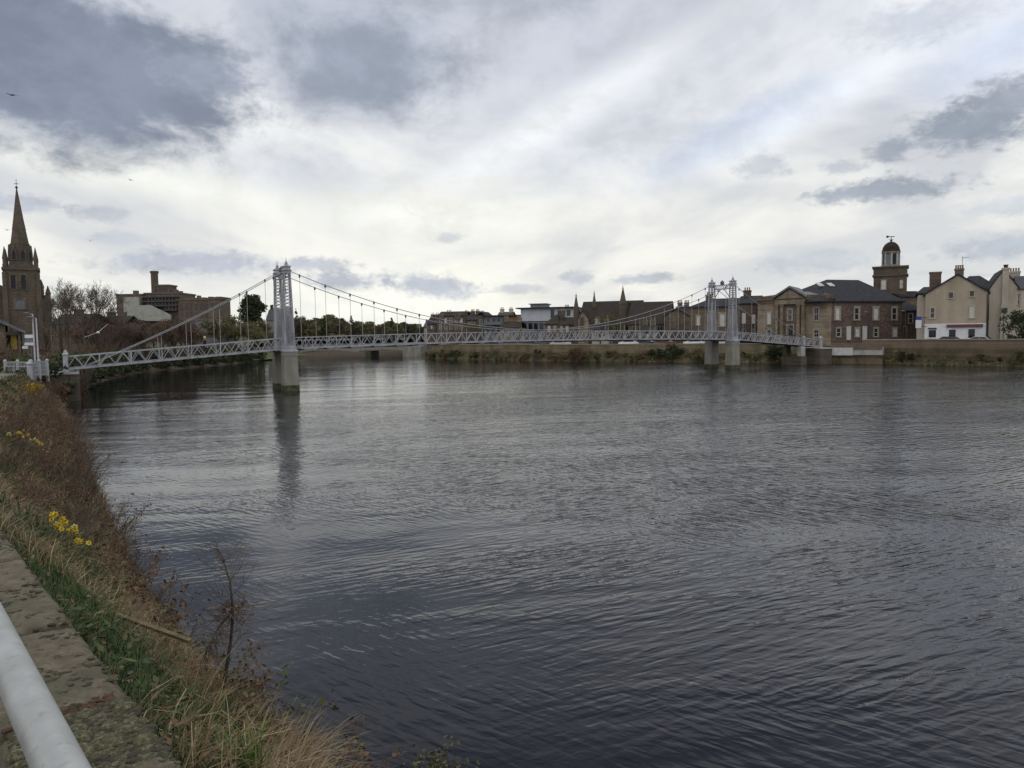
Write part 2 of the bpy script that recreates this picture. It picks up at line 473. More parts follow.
skyc = cloud(skyc, 888, 152, 24, 15, lin(154, 162, 174), 0.92, 0.35, 0.8)
skyc = cloud(skyc, 888, 190, 78, 13, lin(152, 160, 172), 0.92, 0.4, 1.0)
skyc = cloud(skyc, 835, 198, 36, 9, lin(160, 168, 179), 0.85, 0.4, 1.0)
skyc = cloud(skyc, 920, 22, 78, 24, lin(178, 186, 199), 0.65, 0.8, 0.9)
skyc = cloud(skyc, 760, 167, 32, 12, lin(184, 190, 198), 0.85, 0.45, 1.0)
skyc = cloud(skyc, 842, 167, 24, 8, lin(184, 190, 198), 0.8, 0.45, 1.0)
skyc = cloud(skyc, 195, 263, 92, 13, lin(172, 178, 190), 0.9, 0.45, 0.9)
skyc = cloud(skyc, 320, 265, 40, 8, lin(180, 185, 196), 0.85, 0.45, 1.0)
skyc = cloud(skyc, 345, 281, 38, 10, lin(172, 178, 190), 0.9, 0.45, 0.9)
skyc = cloud(skyc, 432, 285, 46, 13, lin(174, 180, 191), 0.9, 0.45, 0.9, R(8))
skyc = cloud(skyc, 97, 214, 34, 9, lin(176, 181, 190), 0.9, 0.4, 0.9)
skyc = cloud(skyc, 120, 239, 30, 8, lin(182, 187, 196), 0.85, 0.45, 0.9)
skyc = cloud(skyc, 18, 203, 44, 10, lin(176, 182, 194), 0.85, 0.5, 0.9)
skyc = cloud(skyc, 577, 278, 18, 8, lin(184, 189, 196), 0.9, 0.4, 0.9)
skyc = cloud(skyc, 648, 279, 38, 6, lin(178, 184, 192), 0.9, 0.45, 0.9)
skyc = cloud(skyc, 518, 288, 24, 6, lin(194, 198, 202), 0.85, 0.45, 0.9)
skyc = cloud(skyc, 447, 238, 16, 6, lin(204, 207, 212), 0.8, 0.5, 0.9)
skyc = cloud(skyc, 820, 262, 70, 12, lin(186, 192, 199), 0.85, 0.5, 1.0)
skyc = cloud(skyc, 1000, 245, 70, 14, lin(174, 182, 192), 0.85, 0.5, 1.0)
skyc = cloud(skyc, 1010, 205, 50, 10, lin(194, 200, 208), 0.75, 0.5, 1.0)
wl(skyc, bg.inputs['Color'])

sd = bpy.data.lights.new('sun', 'SUN'); sd.energy = 0.9; sd.angle = R(20); sd.color = (1.0, 0.95, 0.88)
sun = bpy.data.objects.new('sun', sd); col.objects.link(sun)
sdir = Vector((math.sin(SUN_AZ) * math.cos(SUN_EL), math.cos(SUN_AZ) * math.cos(SUN_EL), math.sin(SUN_EL)))
sun.rotation_euler = (-sdir).to_track_quat('-Z', 'Y').to_euler()
sc.view_settings.view_transform = 'Standard'; sc.view_settings.look = 'None'
sc.view_settings.exposure = 0.2; sc.view_settings.gamma = 1.0

# ------------------------------------------------------------------ river frame: c = across from the near embankment, t = upstream
DV = Vector((-0.661, 0.750)); CV = Vector((0.750, 0.661))


def ct(c, t, z=0.0):
    return Vector((CV.x * c + DV.x * t, CV.y * c + DV.y * t, z))


def to_ct(p):
    return (CV.x * p[0] + CV.y * p[1], DV.x * p[0] + DV.y * p[1])


# near waterline read off the picture on the water plane
wl_px = [(335, 768), (248, 712), (182, 655), (136, 582), (113, 530), (98, 490), (78, 450), (64, 418), (61, 405), (60, 396)]
cw = sorted([(to_ct(atz(x, y))[1], to_ct(atz(x, y))[0]) for x, y in wl_px])
T_W = [-12.0, cw[0][0] - 2] + [a for a, b in cw]; C_W = [cw[0][1] - 0.5, cw[0][1] - 0.1] + [b for a, b in cw]


def c_water(t): return float(np.interp(t, T_W, C_W))
def c_edge(t): return float(np.interp(t, [-12, 12, 25, 45, 62, 72], [0.58, 0.58, 1.0, 4.6, 8.2, 10.2]))
def z_edge(t): return float(np.interp(t, [-12, 8, 20, 40, 60, 75], [3.92, 3.92, 3.75, 3.3, 2.8, 2.6]))


def prof(s):  # height fraction down the bank
    return float(np.interp(s, [0, 0.12, 0.45, 0.8, 1.0, 1.3], [1.0, 0.90, 0.56, 0.17, 0.0, -0.30]))


def bank_z(c, t):
    a = c_edge(t); w = c_water(t)
    s = (c - a) / max(w - a, 0.5)
    return z_edge(t) * prof(s) + 0.16 * mnoise.noise(Vector((c * 0.9, t * 0.9, 0))) * (1 if 0.06 < s < 0.95 else 0.2)


def on_bank(px, py):
    d = ray(px, py); o = Vector((0, 0, EYE)); k = 0.6
    while k < 120:
        p = o + d * k; c, t = to_ct(p)
        if p.z < bank_z(c, t) and c > c_edge(t) - 0.05: return p
        k *= 1.01
    return o + d * k


# ------------------------------------------------------------------ ground, land, river bank, water
mb = MB(); mb.add([(-6000, -3000, -3), (6000, -3000, -3), (6000, 9000, -3), (-6000, 9000, -3)], [(0, 1, 2, 3)])
tag(mb.build('ground', M['soil']), kind='structure')

rows = []
tt = [-12, -8, -5, -3] + [x * 0.35 for x in range(-6, 60)] + [21.5 + i * 1.4 for i in range(36)]
for t in tt:
    a = c_edge(t); w = c_water(t); r = []
    for s in [0, 0.05, 0.12, 0.2, 0.28, 0.36, 0.45, 0.53, 0.62, 0.72, 0.82, 0.92, 1.0, 1.12, 1.3]:
        c = a + (w - a) * s
        r.append(ct(c, t, bank_z(c, t)))
    rows.append(r)
WF = [(-44, 73), (-51, 92), (-58.5, 117), (-56, 142), (-55.5, 165), (-55, 195), (-42, 232), (-12, 275), (25, 320), (140, 420)]
EF = [(-51, 72), (-58, 92), (-66, 117), (-64, 143), (-63, 168), (-62, 198), (-50, 240), (-20, 285), (16, 332), (135, 435)]
for (wx, wy), (ex, ey) in zip(WF, EF):
    r = []
    for s in [0, 0.05, 0.12, 0.2, 0.28, 0.36, 0.45, 0.53, 0.62, 0.72, 0.82, 0.92, 1.0, 1.12, 1.3]:
        x = ex + (wx - ex) * s; y = ey + (wy - ey) * s
        r.append(Vector((x, y, 2.6 * prof(s) + 0.2 * mnoise.noise(Vector((x * 0.3, y * 0.3, 2))) * (1 if 0.06 < s < 0.95 else 0))))
    rows.append(r)
mb = MB(); mb.smooth = True
W_ = len(rows[0])
mb.add([p for r in rows for p in r], [(i * W_ + j, i * W_ + j + 1, (i + 1) * W_ + j + 1, (i + 1) * W_ + j) for i in range(len(rows) - 1) for j in range(W_ - 1)])
tag(mb.build('river_bank', M['soil']), kind='structure')
# left land behind the bank edge
mb = MB()
edge_pts = [r[0] for r in rows]
for i_, t_ in enumerate(tt): edge_pts[i_] = ct(c_edge(t_) - .34, t_, z_edge(t_) - (.36 if t_ < 30 else .1))
far_l = []
for p in edge_pts:
    c, t = to_ct(p)
    q = Vector((p.x - 90, p.y - 20, p.z)); far_l.append(q)
far2 = [Vector((q.x - 2600, q.y + (q.y - 60) * 3, 2.4)) for q in far_l]
n = len(edge_pts)
mb.add(edge_pts + far_l + far2, [(i, i + 1, n + i + 1, n + i) for i in range(n - 1)] + [(n + i, n + i + 1, 2 * n + i + 1, 2 * n + i) for i in range(n - 1)])
tag(mb.build('pavement', M['paving']), kind='structure')

# right bank
WR = [(230, -60), (150, 20), (110, 58), (85, 80), (72, 91), (65, 99.5), (58.5, 107.5), (49, 113.5), (40, 118.5), (24, 130), (7.2, 141), (-8, 155), (-20.5, 168), (-17, 185), (0, 215), (40, 262), (160, 380)]
WRs = []
for i in range(len(WR) - 1):
    a = Vector(WR[i]); b = Vector(WR[i + 1]); k = max(1, int((b - a).length / 2.5))
    for j in range(k): WRs.append(a + (b - a) * j / k)
WRs.append(Vector(WR[-1]))
rowsR = []
for i, p in enumerate(WRs):
    a = WRs[max(i - 2, 0)]; b = WRs[min(i + 2, len(WRs) - 1)]
    t = (b - a).normalized(); nrm = Vector((t.y, -t.x))
    # inland normal: away from the river (river lies toward the origin side)
    if i < len(WR) * 99 and nrm.dot(Vector((0.75, 0.661))) < 0: nrm = -nrm
    if p.y > 185: nrm = Vector((0.75, -0.66))
    r = []
    for off, z in [(-2.0, -1.0), (-0.6, -0.25), (0, 0.0), (0.4, 0.45), (0.9, 1.0), (1.5, 1.5), (2.2, 2.0), (3.0, 2.45)]:
        q = p + nrm * off
        nz = 0.18 * mnoise.noise(Vector((q.x * 0.5, q.y * 0.5, off))) if 0 < off < 3 else 0
        r.append(Vector((q.x, q.y, z + nz)))
    rowsR.append((r, nrm))
mb = MB(); mb.smooth = True
W_ = 8
mb.add([p for r, _ in rowsR for p in r], [(i * W_ + j + 1, i * W_ + j, (i + 1) * W_ + j, (i + 1) * W_ + j + 1) for i in range(len(rowsR) - 1) for j in range(W_ - 1)])
tag(mb.build('far_bank', M['far_soil']), kind='structure')
mb = MB()
eR = [r[-1] for r, _ in rowsR]
f1 = [Vector((p.x + 1.0 * 4, p.y + 3.5, 2.46)) for p in eR]
f2 = [Vector((p.x + 2600, p.y + 2200, 2.46)) for p in eR]
n = len(eR)
mb.add(eR + f2, [(i + 1, i, n + i, n + i + 1) for i in range(n - 1)])
tag(mb.build('street', M['asphalt']), kind='structure')
# pavement strip behind the far bank
mb = MB()
pv = [Vector((r[-1].x + nn.x * 0.4, r[-1].y + nn.y * 0.4, 2.58)) for r, nn in rowsR]
pw = [Vector((r[-1].x + nn.x * 2.6, r[-1].y + nn.y * 2.6, 2.58)) for r, nn in rowsR]
pk = [Vector((p.x, p.y, 2.44)) for p in pw]
mb.add(pv + pw + pk, [(i + 1, i, n + i, n + i + 1) for i in range(n - 1)] + [(n + i + 1, n + i, 2 * n + i, 2 * n + i + 1) for i in range(n - 1)])
tag(mb.build('far_pavement', M['paving']), kind='structure')


def water_mat():
    m, nt, b = new_mat('river_water')
    b.inputs['Base Color'].default_value = (0.0045, 0.0052, 0.0085, 1)
    b.inputs['IOR'].default_value = 1.333
    b.inputs['Specular IOR Level'].default_value = 0.5
    tc = N(nt, 'ShaderNodeTexCoord')
    L = nt.links.new

    def nz(scale, sx, sy, rot, detail, rough, dist=0.0):
        vr = N(nt, 'ShaderNodeVectorRotate', rotation_type='Z_AXIS'); vr.inputs['Angle'].default_value = -rot; L(tc.outputs['Object'], vr.inputs['Vector'])
        mp = N(nt, 'ShaderNodeMapping'); mp.inputs['Scale'].default_value = (sx, sy, 1)
        L(vr.outputs[0], mp.inputs[0])
        no = N(nt, 'ShaderNodeTexNoise'); no.inputs['Scale'].default_value = scale; no.inputs['Detail'].default_value = detail
        no.inputs['Roughness'].default_value = rough; no.inputs['Distortion'].default_value = dist
        L(mp.outputs[0], no.inputs['Vector']); return no.outputs['Fac']

    def mth(op, a, bb):
        x = N(nt, 'ShaderNodeMath', operation=op)
        for i, q in enumerate((a, bb)):
            if hasattr(q, 'links'): L(q, x.inputs[i])
            else: x.inputs[i].default_value = q
        return x.outputs[0]

    def rmp(f, a, bb, c, d):
        x = N(nt, 'ShaderNodeMapRange', interpolation_type='SMOOTHSTEP'); L(f, x.inputs['Value'])
        for k, q in zip(('From Min', 'From Max', 'To Min', 'To Max'), (a, bb, c, d)): x.inputs[k].default_value = q
        return x.outputs[0]

    w1 = nz(1.2, 0.6, 1.5, R(30), 1.5, 0.45, 0.5)
    wa = nz(3.9, 0.42, 1.6, R(26), 1.2, 0.4, 0.35)
    wb = nz(4.2, 0.42, 1.6, R(-38), 1.2, 0.4, 0.35)
    w3 = nz(7.5, 0.6, 1.5, R(-10), 2, 0.45, 0.3)
    w4 = nz(17.0, 0.8, 1.3, R(38), 2, 0.5, 0.2)
    w0 = nz(0.20, 0.6, 1.6, R(12), 2, 0.5)
    patch = nz(0.05, 0.45, 1.9, R(18), 4, 0.6, 0.8)
    gust = nz(0.16, 0.5, 1.8, R(8), 3, 0.55, 0.6)
    trains = rmp(nz(0.11, 0.8, 1.2, R(20), 2, 0.5, 0.4), 0.42, 0.58, 0.0, 1.0)
    wab = mth('ADD', mth('MULTIPLY', wa, mth('SUBTRACT', 1.0, trains)), mth('MULTIPLY', wb, trains))
    # calm margin along the near bank, sheltered reach upstream, wind-ruffled elsewhere
    dp = N(nt, 'ShaderNodeVectorMath', operation='DOT_PRODUCT'); L(tc.outputs['Object'], dp.inputs[0]); dp.inputs[1].default_value = (0.75, 0.661, 0)
    cc = mth('ADD', dp.outputs['Value'], mth('MULTIPLY', mth('SUBTRACT', gust, 0.5), 22.0))
    dx = N(nt, 'ShaderNodeVectorMath', operation='DOT_PRODUCT'); L(tc.outputs['Object'], dx.inputs[0]); dx.inputs[1].default_value = (1.0, -0.10, 0)
    up = rmp(mth('ADD', dx.outputs['Value'], mth('MULTIPLY', mth('SUBTRACT', patch, 0.5), 45.0)), -24.0, 22.0, 0.42, 1.0)
    du = N(nt, 'ShaderNodeVectorMath', operation='DOT_PRODUCT'); L(tc.outputs['Object'], du.inputs[0]); du.inputs[1].default_value = (-0.80, 0.60, 0)
    reach = rmp(mth('ADD', du.outputs['Value'], mth('MULTIPLY', mth('SUBTRACT', patch, 0.5), 40.0)), 34.0, 66.0, 1.0, 0.30)
    ruf = mth('MULTIPLY', mth('MULTIPLY', mth('MULTIPLY', rmp(cc, 4.0, 15.0, 0.34, 1.0), up), reach), rmp(gust, 0.30, 0.60, 0.70, 1.15))
    h = mth('ADD', mth('MULTIPLY', w1, 0.032), mth('ADD', mth('MULTIPLY', wab, 0.050), mth('ADD', mth('MULTIPLY', w3, 0.0085), mth('MULTIPLY', w4, 0.0022))))
    h = mth('ADD', mth('MULTIPLY', h, ruf), mth('MULTIPLY', w0, 0.05))
    bp = N(nt, 'ShaderNodeBump'); bp.inputs['Strength'].default_value = 1.0; bp.inputs['Distance'].default_value = 1.0
    L(h, bp.inputs['Height']); L(bp.outputs[0], b.inputs['Normal'])
    L(rmp(patch, 0.4, 0.6, 0.02, 0.07), b.inputs['Roughness'])
    return m


mb = MB(); mb.add([(-400, -150, 0), (500, -150, 0), (500, 600, 0), (-400, 600, 0)], [(0, 1, 2, 3)])
tag(mb.build('river_water', water_mat()), kind='structure')

# ------------------------------------------------------------------ PART 2 follows
# ------------------------------------------------------------------ foreground: embankment wall with mossy coping, galvanised rail
def coping_mat():
    m, nt, b = new_mat('weathered_coping')
    b.inputs['Roughness'].default_value = 0.95; b.inputs['Specular IOR Level'].default_value = 0.2
    L = nt.links.new
    tc = N(nt, 'ShaderNodeTexCoord')
    def nz(s, d=8, r=0.6, st=(1, 1, 1)):
        mp = N(nt, 'ShaderNodeMapping'); mp.inputs['Scale'].default_value = st; L(tc.outputs['Object'], mp.inputs[0])
        no = N(nt, 'ShaderNodeTexNoise'); no.inputs['Scale'].default_value = s; no.inputs['Detail'].default_value = d; no.inputs['Roughness'].default_value = r
        L(mp.outputs[0], no.inputs['Vector']); return no.outputs['Fac']
    cr = N(nt, 'ShaderNodeValToRGB'); e = cr.color_ramp.elements
    e[0].position = 0.32; e[0].color = (0.10, 0.087, 0.056, 1); e[1].position = 0.66; e[1].color = (0.28, 0.245, 0.175, 1)
    x = e.new(0.5); x.color = (0.185, 0.158, 0.11, 1)
    L(nz(17, 10, 0.78), cr.inputs['Fac'])
    # lichen: pale green-grey crust in patches
    mr = N(nt, 'ShaderNodeMapRange'); mr.inputs['From Min'].default_value = 0.50; mr.inputs['From Max'].default_value = 0.60; mr.inputs['To Max'].default_value = 0.75
    L(nz(2.3, 6, 0.6), mr.inputs['Value'])
    mx = N(nt, 'ShaderNodeMixRGB'); L(mr.outputs[0], mx.inputs[0]); L(cr.outputs[0], mx.inputs[1]); mx.inputs[2].default_value = (0.125, 0.122, 0.078, 1)
    # dark pits and crusts
    m2 = N(nt, 'ShaderNodeMapRange'); m2.inputs['From Min'].default_value = 0.60; m2.inputs['From Max'].default_value = 0.66; m2.inputs['To Max'].default_value = 0.85
    L(nz(26, 4, 0.55), m2.inputs['Value'])
    mx2 = N(nt, 'ShaderNodeMixRGB'); L(m2.outputs[0], mx2.inputs[0]); L(mx.outputs[0], mx2.inputs[1]); mx2.inputs[2].default_value = (0.042, 0.038, 0.026, 1)
    L(mx2.outputs[0], b.inputs['Base Color'])
    bp = N(nt, 'ShaderNodeBump'); bp.inputs['Distance'].default_value = 0.022
    L(nz(46, 9, 0.72), bp.inputs['Height']); L(bp.outputs[0], b.inputs['Normal'])
    return m


M['coping'] = coping_mat()
M['moss_russet'] = mat('rust_moss', (0.055, 0.032, 0.018), (0.11, 0.062, 0.036), 30, 0.95, bump=0.01, bscale=150)
ZC = 4.25; CI, CO = 0.20, to_ct(atz(189, 768, 4.25))[0]
wall = empty('embankment_wall', ct(0.3, 0, 3.6), 'mossy grey stone embankment wall beside the metal handrail', 'wall')
mb = MB()
p = lambda c, t, z: ct(c, t, z)
mb.hexa([p(CI + .06, -4, 2.2), p(CO - .05, -4, 2.2), p(CO - .05, 24, 2.2), p(CI + .06, 24, 2.2), p(CI + .06, -4, ZC - .16), p(CO - .05, -4, ZC - .16), p(CO - .05, 24, ZC - .16), p(CI + .06, 24, ZC - .16)])
mb.build('wall_body', M['sand_dark'], wall)
tj1 = to_ct(atz(100, 703, ZC))[1]; tj2 = to_ct(atz(45, 627, ZC))[1]
joints = [tj1 - 1.15, tj1, tj2, tj2 + 1.02, tj2 + 2.05, tj2 + 3.1, tj2 + 4.1, tj2 + 5.3, tj2 + 7, tj2 + 9, tj2 + 11]
for i in range(len(joints) - 1):
    t0, t1 = joints[i] + 0.011, joints[i + 1] - 0.011
    mb = MB(); mb.smooth = False
    nu, nv = (26, max(10, int((t1 - t0) / 0.02))) if i < 4 else (10, 14)
    near = i == 0
    vs = []; fs = []
    for a in range(nv + 1):
        for b_ in range(nu + 1):
            t = t0 + (t1 - t0) * a / nv; c = CI + (CO - CI) * b_ / nu
            q = Vector((c, t, 0))
            h = 0.007 * mnoise.noise(q * 5) + 0.005 * mnoise.noise(q * 17) + 0.003 * mnoise.noise(q * 45)
            ed = min(c - CI, CO - c, t - t0, t1 - t)
            h -= 0.020 * max(0, 1 - ed / 0.03) ** 2
            ce = c + (0.004 * mnoise.noise(Vector((t * 6, i, 3))) if b_ in (0, nu) else 0)
            vs.append(p(ce, t, ZC - 0.004 + h))
    for a in range(nv):
        for b_ in range(nu):
            k = a * (nu + 1) + b_; fs.append((k, k + 1, k + nu + 2, k + nu + 1))
    base = len(vs)
    ring = [b_ for b_ in range(nu + 1)] + [a * (nu + 1) + nu for a in range(1, nv + 1)] + [nv * (nu + 1) + b_ for b_ in range(nu - 1, -1, -1)] + [a * (nu + 1) for a in range(nv - 1, 0, -1)]
    for k in ring: vs.append(Vector((vs[k].x, vs[k].y, ZC - .17)))
    m_ = len(ring)
    for k in range(m_): fs.append((ring[k], base + k, base + (k + 1) % m_, ring[(k + 1) % m_]))
    fs.append(tuple(base + k for k in range(m_)))
    mb.smooth = True
    mb.add(vs, fs); mb.build('coping_stone', M['coping'], wall)
mb = MB(); mb.smooth = True
cush = []
for i in range(2600):                     # cushions on the nearest stone, each with its own room
    r = random.choice([0.006, 0.008, 0.011, 0.014, 0.018, 0.023, 0.030]) * random.uniform(.8, 1.15); t = tj1 - 0.014 - random.random() * .76; c = random.uniform(CI + .02, CO - r * 1.15)
    if any((c - a) ** 2 + (t - b_) ** 2 < (.84 * (r + d_)) ** 2 for a, b_, d_ in cush): continue
    cush.append((c, t, r)); mb.cur = 0
    mb.blob(p(c, t, ZC - 0.005), r, i, 14, 9, (1.12, 1.12, random.uniform(.4, .65)), 0.3)
for i in range(150):                      # rusty growth in the joint
    mb.cur = 1; mb.blob(p(random.uniform(CI + .02, CO - .04), random.gauss(tj1 + .008, .02), ZC - .006), random.uniform(.003, .011), i, 8, 6, (1.3, 1.1, .5), .5)
for i in range(700):
    t = tj1 - 0.01 - random.random() * .76; mb.cur = 2; mb.blob(p(random.uniform(CI + .02, CO - .012), t, ZC - .005), random.uniform(.004, .014), i, 8, 6, (1.3, 1.2, .45), .6)
for i in range(1500):                     # dark crusts and tufts on the older stones
    t = tj1 + random.random() ** .8 * 4.2; c = random.uniform(CI + .01, CO - .008)
    if mnoise.noise(Vector((c * 6, t * 4, 9))) < -.05: continue
    mb.cur = 2 if random.random() < .75 else 0; mb.blob(p(c, t, ZC - .005), random.uniform(.003, .0115), i, 8, 6, (random.uniform(.9, 1.9), random.uniform(.9, 1.6), .40), .6)
M['moss_dark'] = mat('dark_moss_crust', (0.028, 0.026, 0.016), (0.07, 0.064, 0.042), 40, 0.95)
o = mb.build('moss', [M['moss'], M['moss_russet'], M['moss_dark']], wall); o['kind'] = 'stuff'

def galv_mat():
    m, nt, b = new_mat('galvanised_rail')
    L = nt.links.new
    tc = N(nt, 'ShaderNodeTexCoord')
    no = N(nt, 'ShaderNodeTexNoise'); no.inputs['Scale'].default_value = 14; no.inputs['Detail'].default_value = 8; L(tc.outputs['Object'], no.inputs['Vector'])
    cr = N(nt, 'ShaderNodeValToRGB'); e = cr.color_ramp.elements
    e[0].position = 0.3; e[0].color = (0.29, 0.30, 0.285, 1); e[1].position = 0.7; e[1].color = (0.43, 0.44, 0.425, 1)
    L(no.outputs['Fac'], cr.inputs['Fac'])
    n2 = N(nt, 'ShaderNodeTexNoise'); n2.inputs['Scale'].default_value = 55; n2.inputs['Detail'].default_value = 8; L(tc.outputs['Object'], n2.inputs['Vector'])
    mr = N(nt, 'ShaderNodeMapRange'); mr.inputs['From Min'].default_value = 0.60; mr.inputs['From Max'].default_value = 0.72; mr.inputs['To Max'].default_value = 0.5; L(n2.outputs['Fac'], mr.inputs['Value'])
    mx = N(nt, 'ShaderNodeMixRGB'); L(mr.outputs[0], mx.inputs[0]); L(cr.outputs[0], mx.inputs[1]); mx.inputs[2].default_value = (0.17, 0.16, 0.115, 1)
    L(mx.outputs[0], b.inputs['Base Color'])
    b.inputs['Roughness'].default_value = 0.48; b.inputs['Metallic'].default_value = 0.45
    bp = N(nt, 'ShaderNodeBump'); bp.inputs['Distance'].default_value = 0.0015; L(n2.outputs['Fac'], bp.inputs['Height']); L(bp.outputs[0], b.inputs['Normal'])
    return m


M['galv'] = galv_mat()
rail = empty('handrail', ct(0.15, 0, 3.9), 'pale galvanised tubular handrail running along the mossy wall', 'handrail')
mb = MB(); mb.smooth = True
mb.tube([p(0.146, -3 + .4 * i, 4.715) for i in range(24)], 0.0255, 28); mb.build('rail', M['galv'], rail)
for t in (-1.6, 2.6, 5.9):
    mb = MB(); mb.smooth = True; mb.tube([p(0.146, t, 3.50), p(0.146, t, 4.70)], 0.021, 14)
    mb.lathe(p(0.146, t, 3.55), [(0.05, 0), (0.05, 0.02), (0.03, 0.03)], 14)
    mb.build('post', M['galv'], rail)

# ------------------------------------------------------------------ suspension footbridge
F1 = atz(290.5, 390.5, 0); F2 = atz(732.3, 368.8, 0)
LB = (F2 - F1).length
bu = (F2 - F1).normalized(); bn = Vector((-bu.y, bu.x, 0))      # along, and away from the camera
if bn.y < 0: bn = -bn
WD = 3.9
S_L, S_R = -18.6, LB + 18.8


def zdeck(s):  # underside of the bottom chord
    if s < 0: return 3.98 + 0.072 * s
    if s > LB: return 4.02 - 0.075 * (s - LB)
    return 3.98 + 0.34 * 4 * (s / LB) * (1 - s / LB)


def B(s, off, z): return Vector((F1.x + bu.x * s + bn.x * off, F1.y + bu.y * s + bn.y * off, z))


bridge = empty('suspension_footbridge', B(0, WD / 2, 0), 'pale grey iron suspension footbridge with lattice towers crossing the river', 'bridge')
HT = 1.14; PAN = 1.215
for off in (0.62, WD - 0.62):
    for (s0, s1) in ((S_L, 0), (0, LB), (LB, S_R)):
        mb = MB(); n = max(2, int(round((s1 - s0) / PAN))); ds = (s1 - s0) / n
        for i in range(n):
            a, b_ = s0 + ds * i, s0 + ds * (i + 1); mid = (a + b_) / 2
            za, zb, zm = zdeck(a), zdeck(b_), zdeck(mid)
            mb.bar(B(a, off, za + .08), B(b_, off, zb + .08), .17, .12)
            mb.bar(B(a, off, za + HT), B(b_, off, zb + HT), .09, .12)
            mb.bar(B(a, off, za + .12), B(mid, off, zm + HT - .05), .085, .05, tuple(bn))
            mb.bar(B(mid, off, zm + HT - .05), B(b_, off, zb + .12), .075, .05, tuple(bn))
            if i % 2 == 0:
                mb.bar(B(a, off + .004, za + .1), B(a, off + .004, za + HT), .10, .07, tuple(bn))
        mb.build('truss_parapet', M['steel'], bridge)
mb = MB()
nS = 90
for i in range(nS):
    a = S_L + (S_R - S_L) * i / nS; b_ = S_L + (S_R - S_L) * (i + 1) / nS
    P = []
    for s in (a, b_):
        P.append((B(s, .70, zdeck(s) + .06), B(s, WD - .70, zdeck(s) + .06), B(s, .70, zdeck(s) + .15), B(s, WD - .70, zdeck(s) + .15)))
    (a0, a1, a2, a3), (b0, b1, b2, b3) = P
    mb.hexa([a0, b0, b1, a1, a2, b2, b3, a3])
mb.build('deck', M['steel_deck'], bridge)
mb = MB(); s = S_L + .6
while s < S_R:
    mb.bar(B(s, .35, zdeck(s) - .06), B(s, WD - .35, zdeck(s) - .06), .16, .12); s += PAN * 2
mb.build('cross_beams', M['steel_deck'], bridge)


def lattice_leg(s, off):
    zb = zdeck(s) + .12; zt = 11.55
    leg = MB(); w0, w1 = 0.46, 0.27
    def cor(z, i, g=0):
        f = (z - zb) / (zt - zb); w = w0 + (w1 - w0) * f + g
        return B(s + w * (1, 1, -1, -1)[i], off + w * (1, -1, -1, 1)[i], z)
    for i in range(4):
        leg.bar(cor(zb, i), cor(zt, i), .11, .11, tuple(bn))
    z = zb; k = 0
    while z < zt - .1:
        f = (z - zb) / (zt - zb); h = 0.42 - 0.14 * f; z2 = min(z + h, zt)
        for i in range(4):
            j = (i + 1) % 4
            leg.bar(cor(z, i, .01), cor(z2, j, .01), .05, .03); leg.bar(cor(z, j, -.02), cor(z2, i, -.02), .05, .03)
            if z < zb + 3.6:
                leg.bar(cor(z + h / 2, i, .012), cor(min(z2 + h / 2, zt), j, .012), .08, .03); leg.bar(cor(z + h / 2, j, -.022), cor(min(z2 + h / 2, zt), i, -.022), .08, .03)
        z = z2
    # solid panel bands
    for zz, hh in ((zb, .30), (zt - .25, .25)):
        g = .07
        leg.hexa([cor(zz, 2, g), cor(zz, 1, g), cor(zz, 0, g), cor(zz, 3, g), cor(zz + hh, 2, g), cor(zz + hh, 1, g), cor(zz + hh, 0, g), cor(zz + hh, 3, g)])
    # lower third has plated lattice on all faces (reads nearly solid)
    L = leg.build('tower_leg', M['steel'], bridge)
    a = math.atan2(bu.y, bu.x) + R(45)
    mb = MB(); c0 = B(s, off, zt)
    mb.lathe(c0, [(.50, 0), (.58, .05), (.58, .12), (.46, .17), (.42, .34), (.55, .42), (.55, .48), (.3, .55)], 4, a)
    mb.build('cap', M['steel'], L)
    mb = MB(); mb.lathe(c0 + Vector((0, 0, .54)), [(.22, 0), (.26, .06), (.12, .14), (.16, .24), (.10, .34), (.03, .48), (.02, .78)], 8)
    mb.build('finial', M['steel'], L)
    mb = MB()
    mb.lathe(B(s, off, zdeck(s) - .32), [(.86, 0), (.98, .10), (1.0, .22), (.84, .30), (.80, .42)], 4, a)
    mb.build('base_plate', M['steel'], L)
    # concrete and masonry pier
    mb = MB()
    zt2 = zdeck(s) - .30
    pr = [(-1.6, 1.06), (0.62, 1.00), (0.62, .99), (zt2 - .25, .90), (zt2 - .25, .96), (zt2, .96)]
    vs = [];
    mb.cur = 1; mb.lathe(B(s, off, 0), [(1.06, -1.6), (1.02, .55)], 4, a)
    mb.cur = 0; mb.lathe(B(s, off, 0), [(1.0, .55), (.90, zt2 - .3)], 4, a)
    mb.lathe(B(s, off, 0), [(.97, zt2 - .3), (.97, zt2)], 4, a)
    pier = mb.build('pier', [M['pier'], M['pier_wet']], bridge)


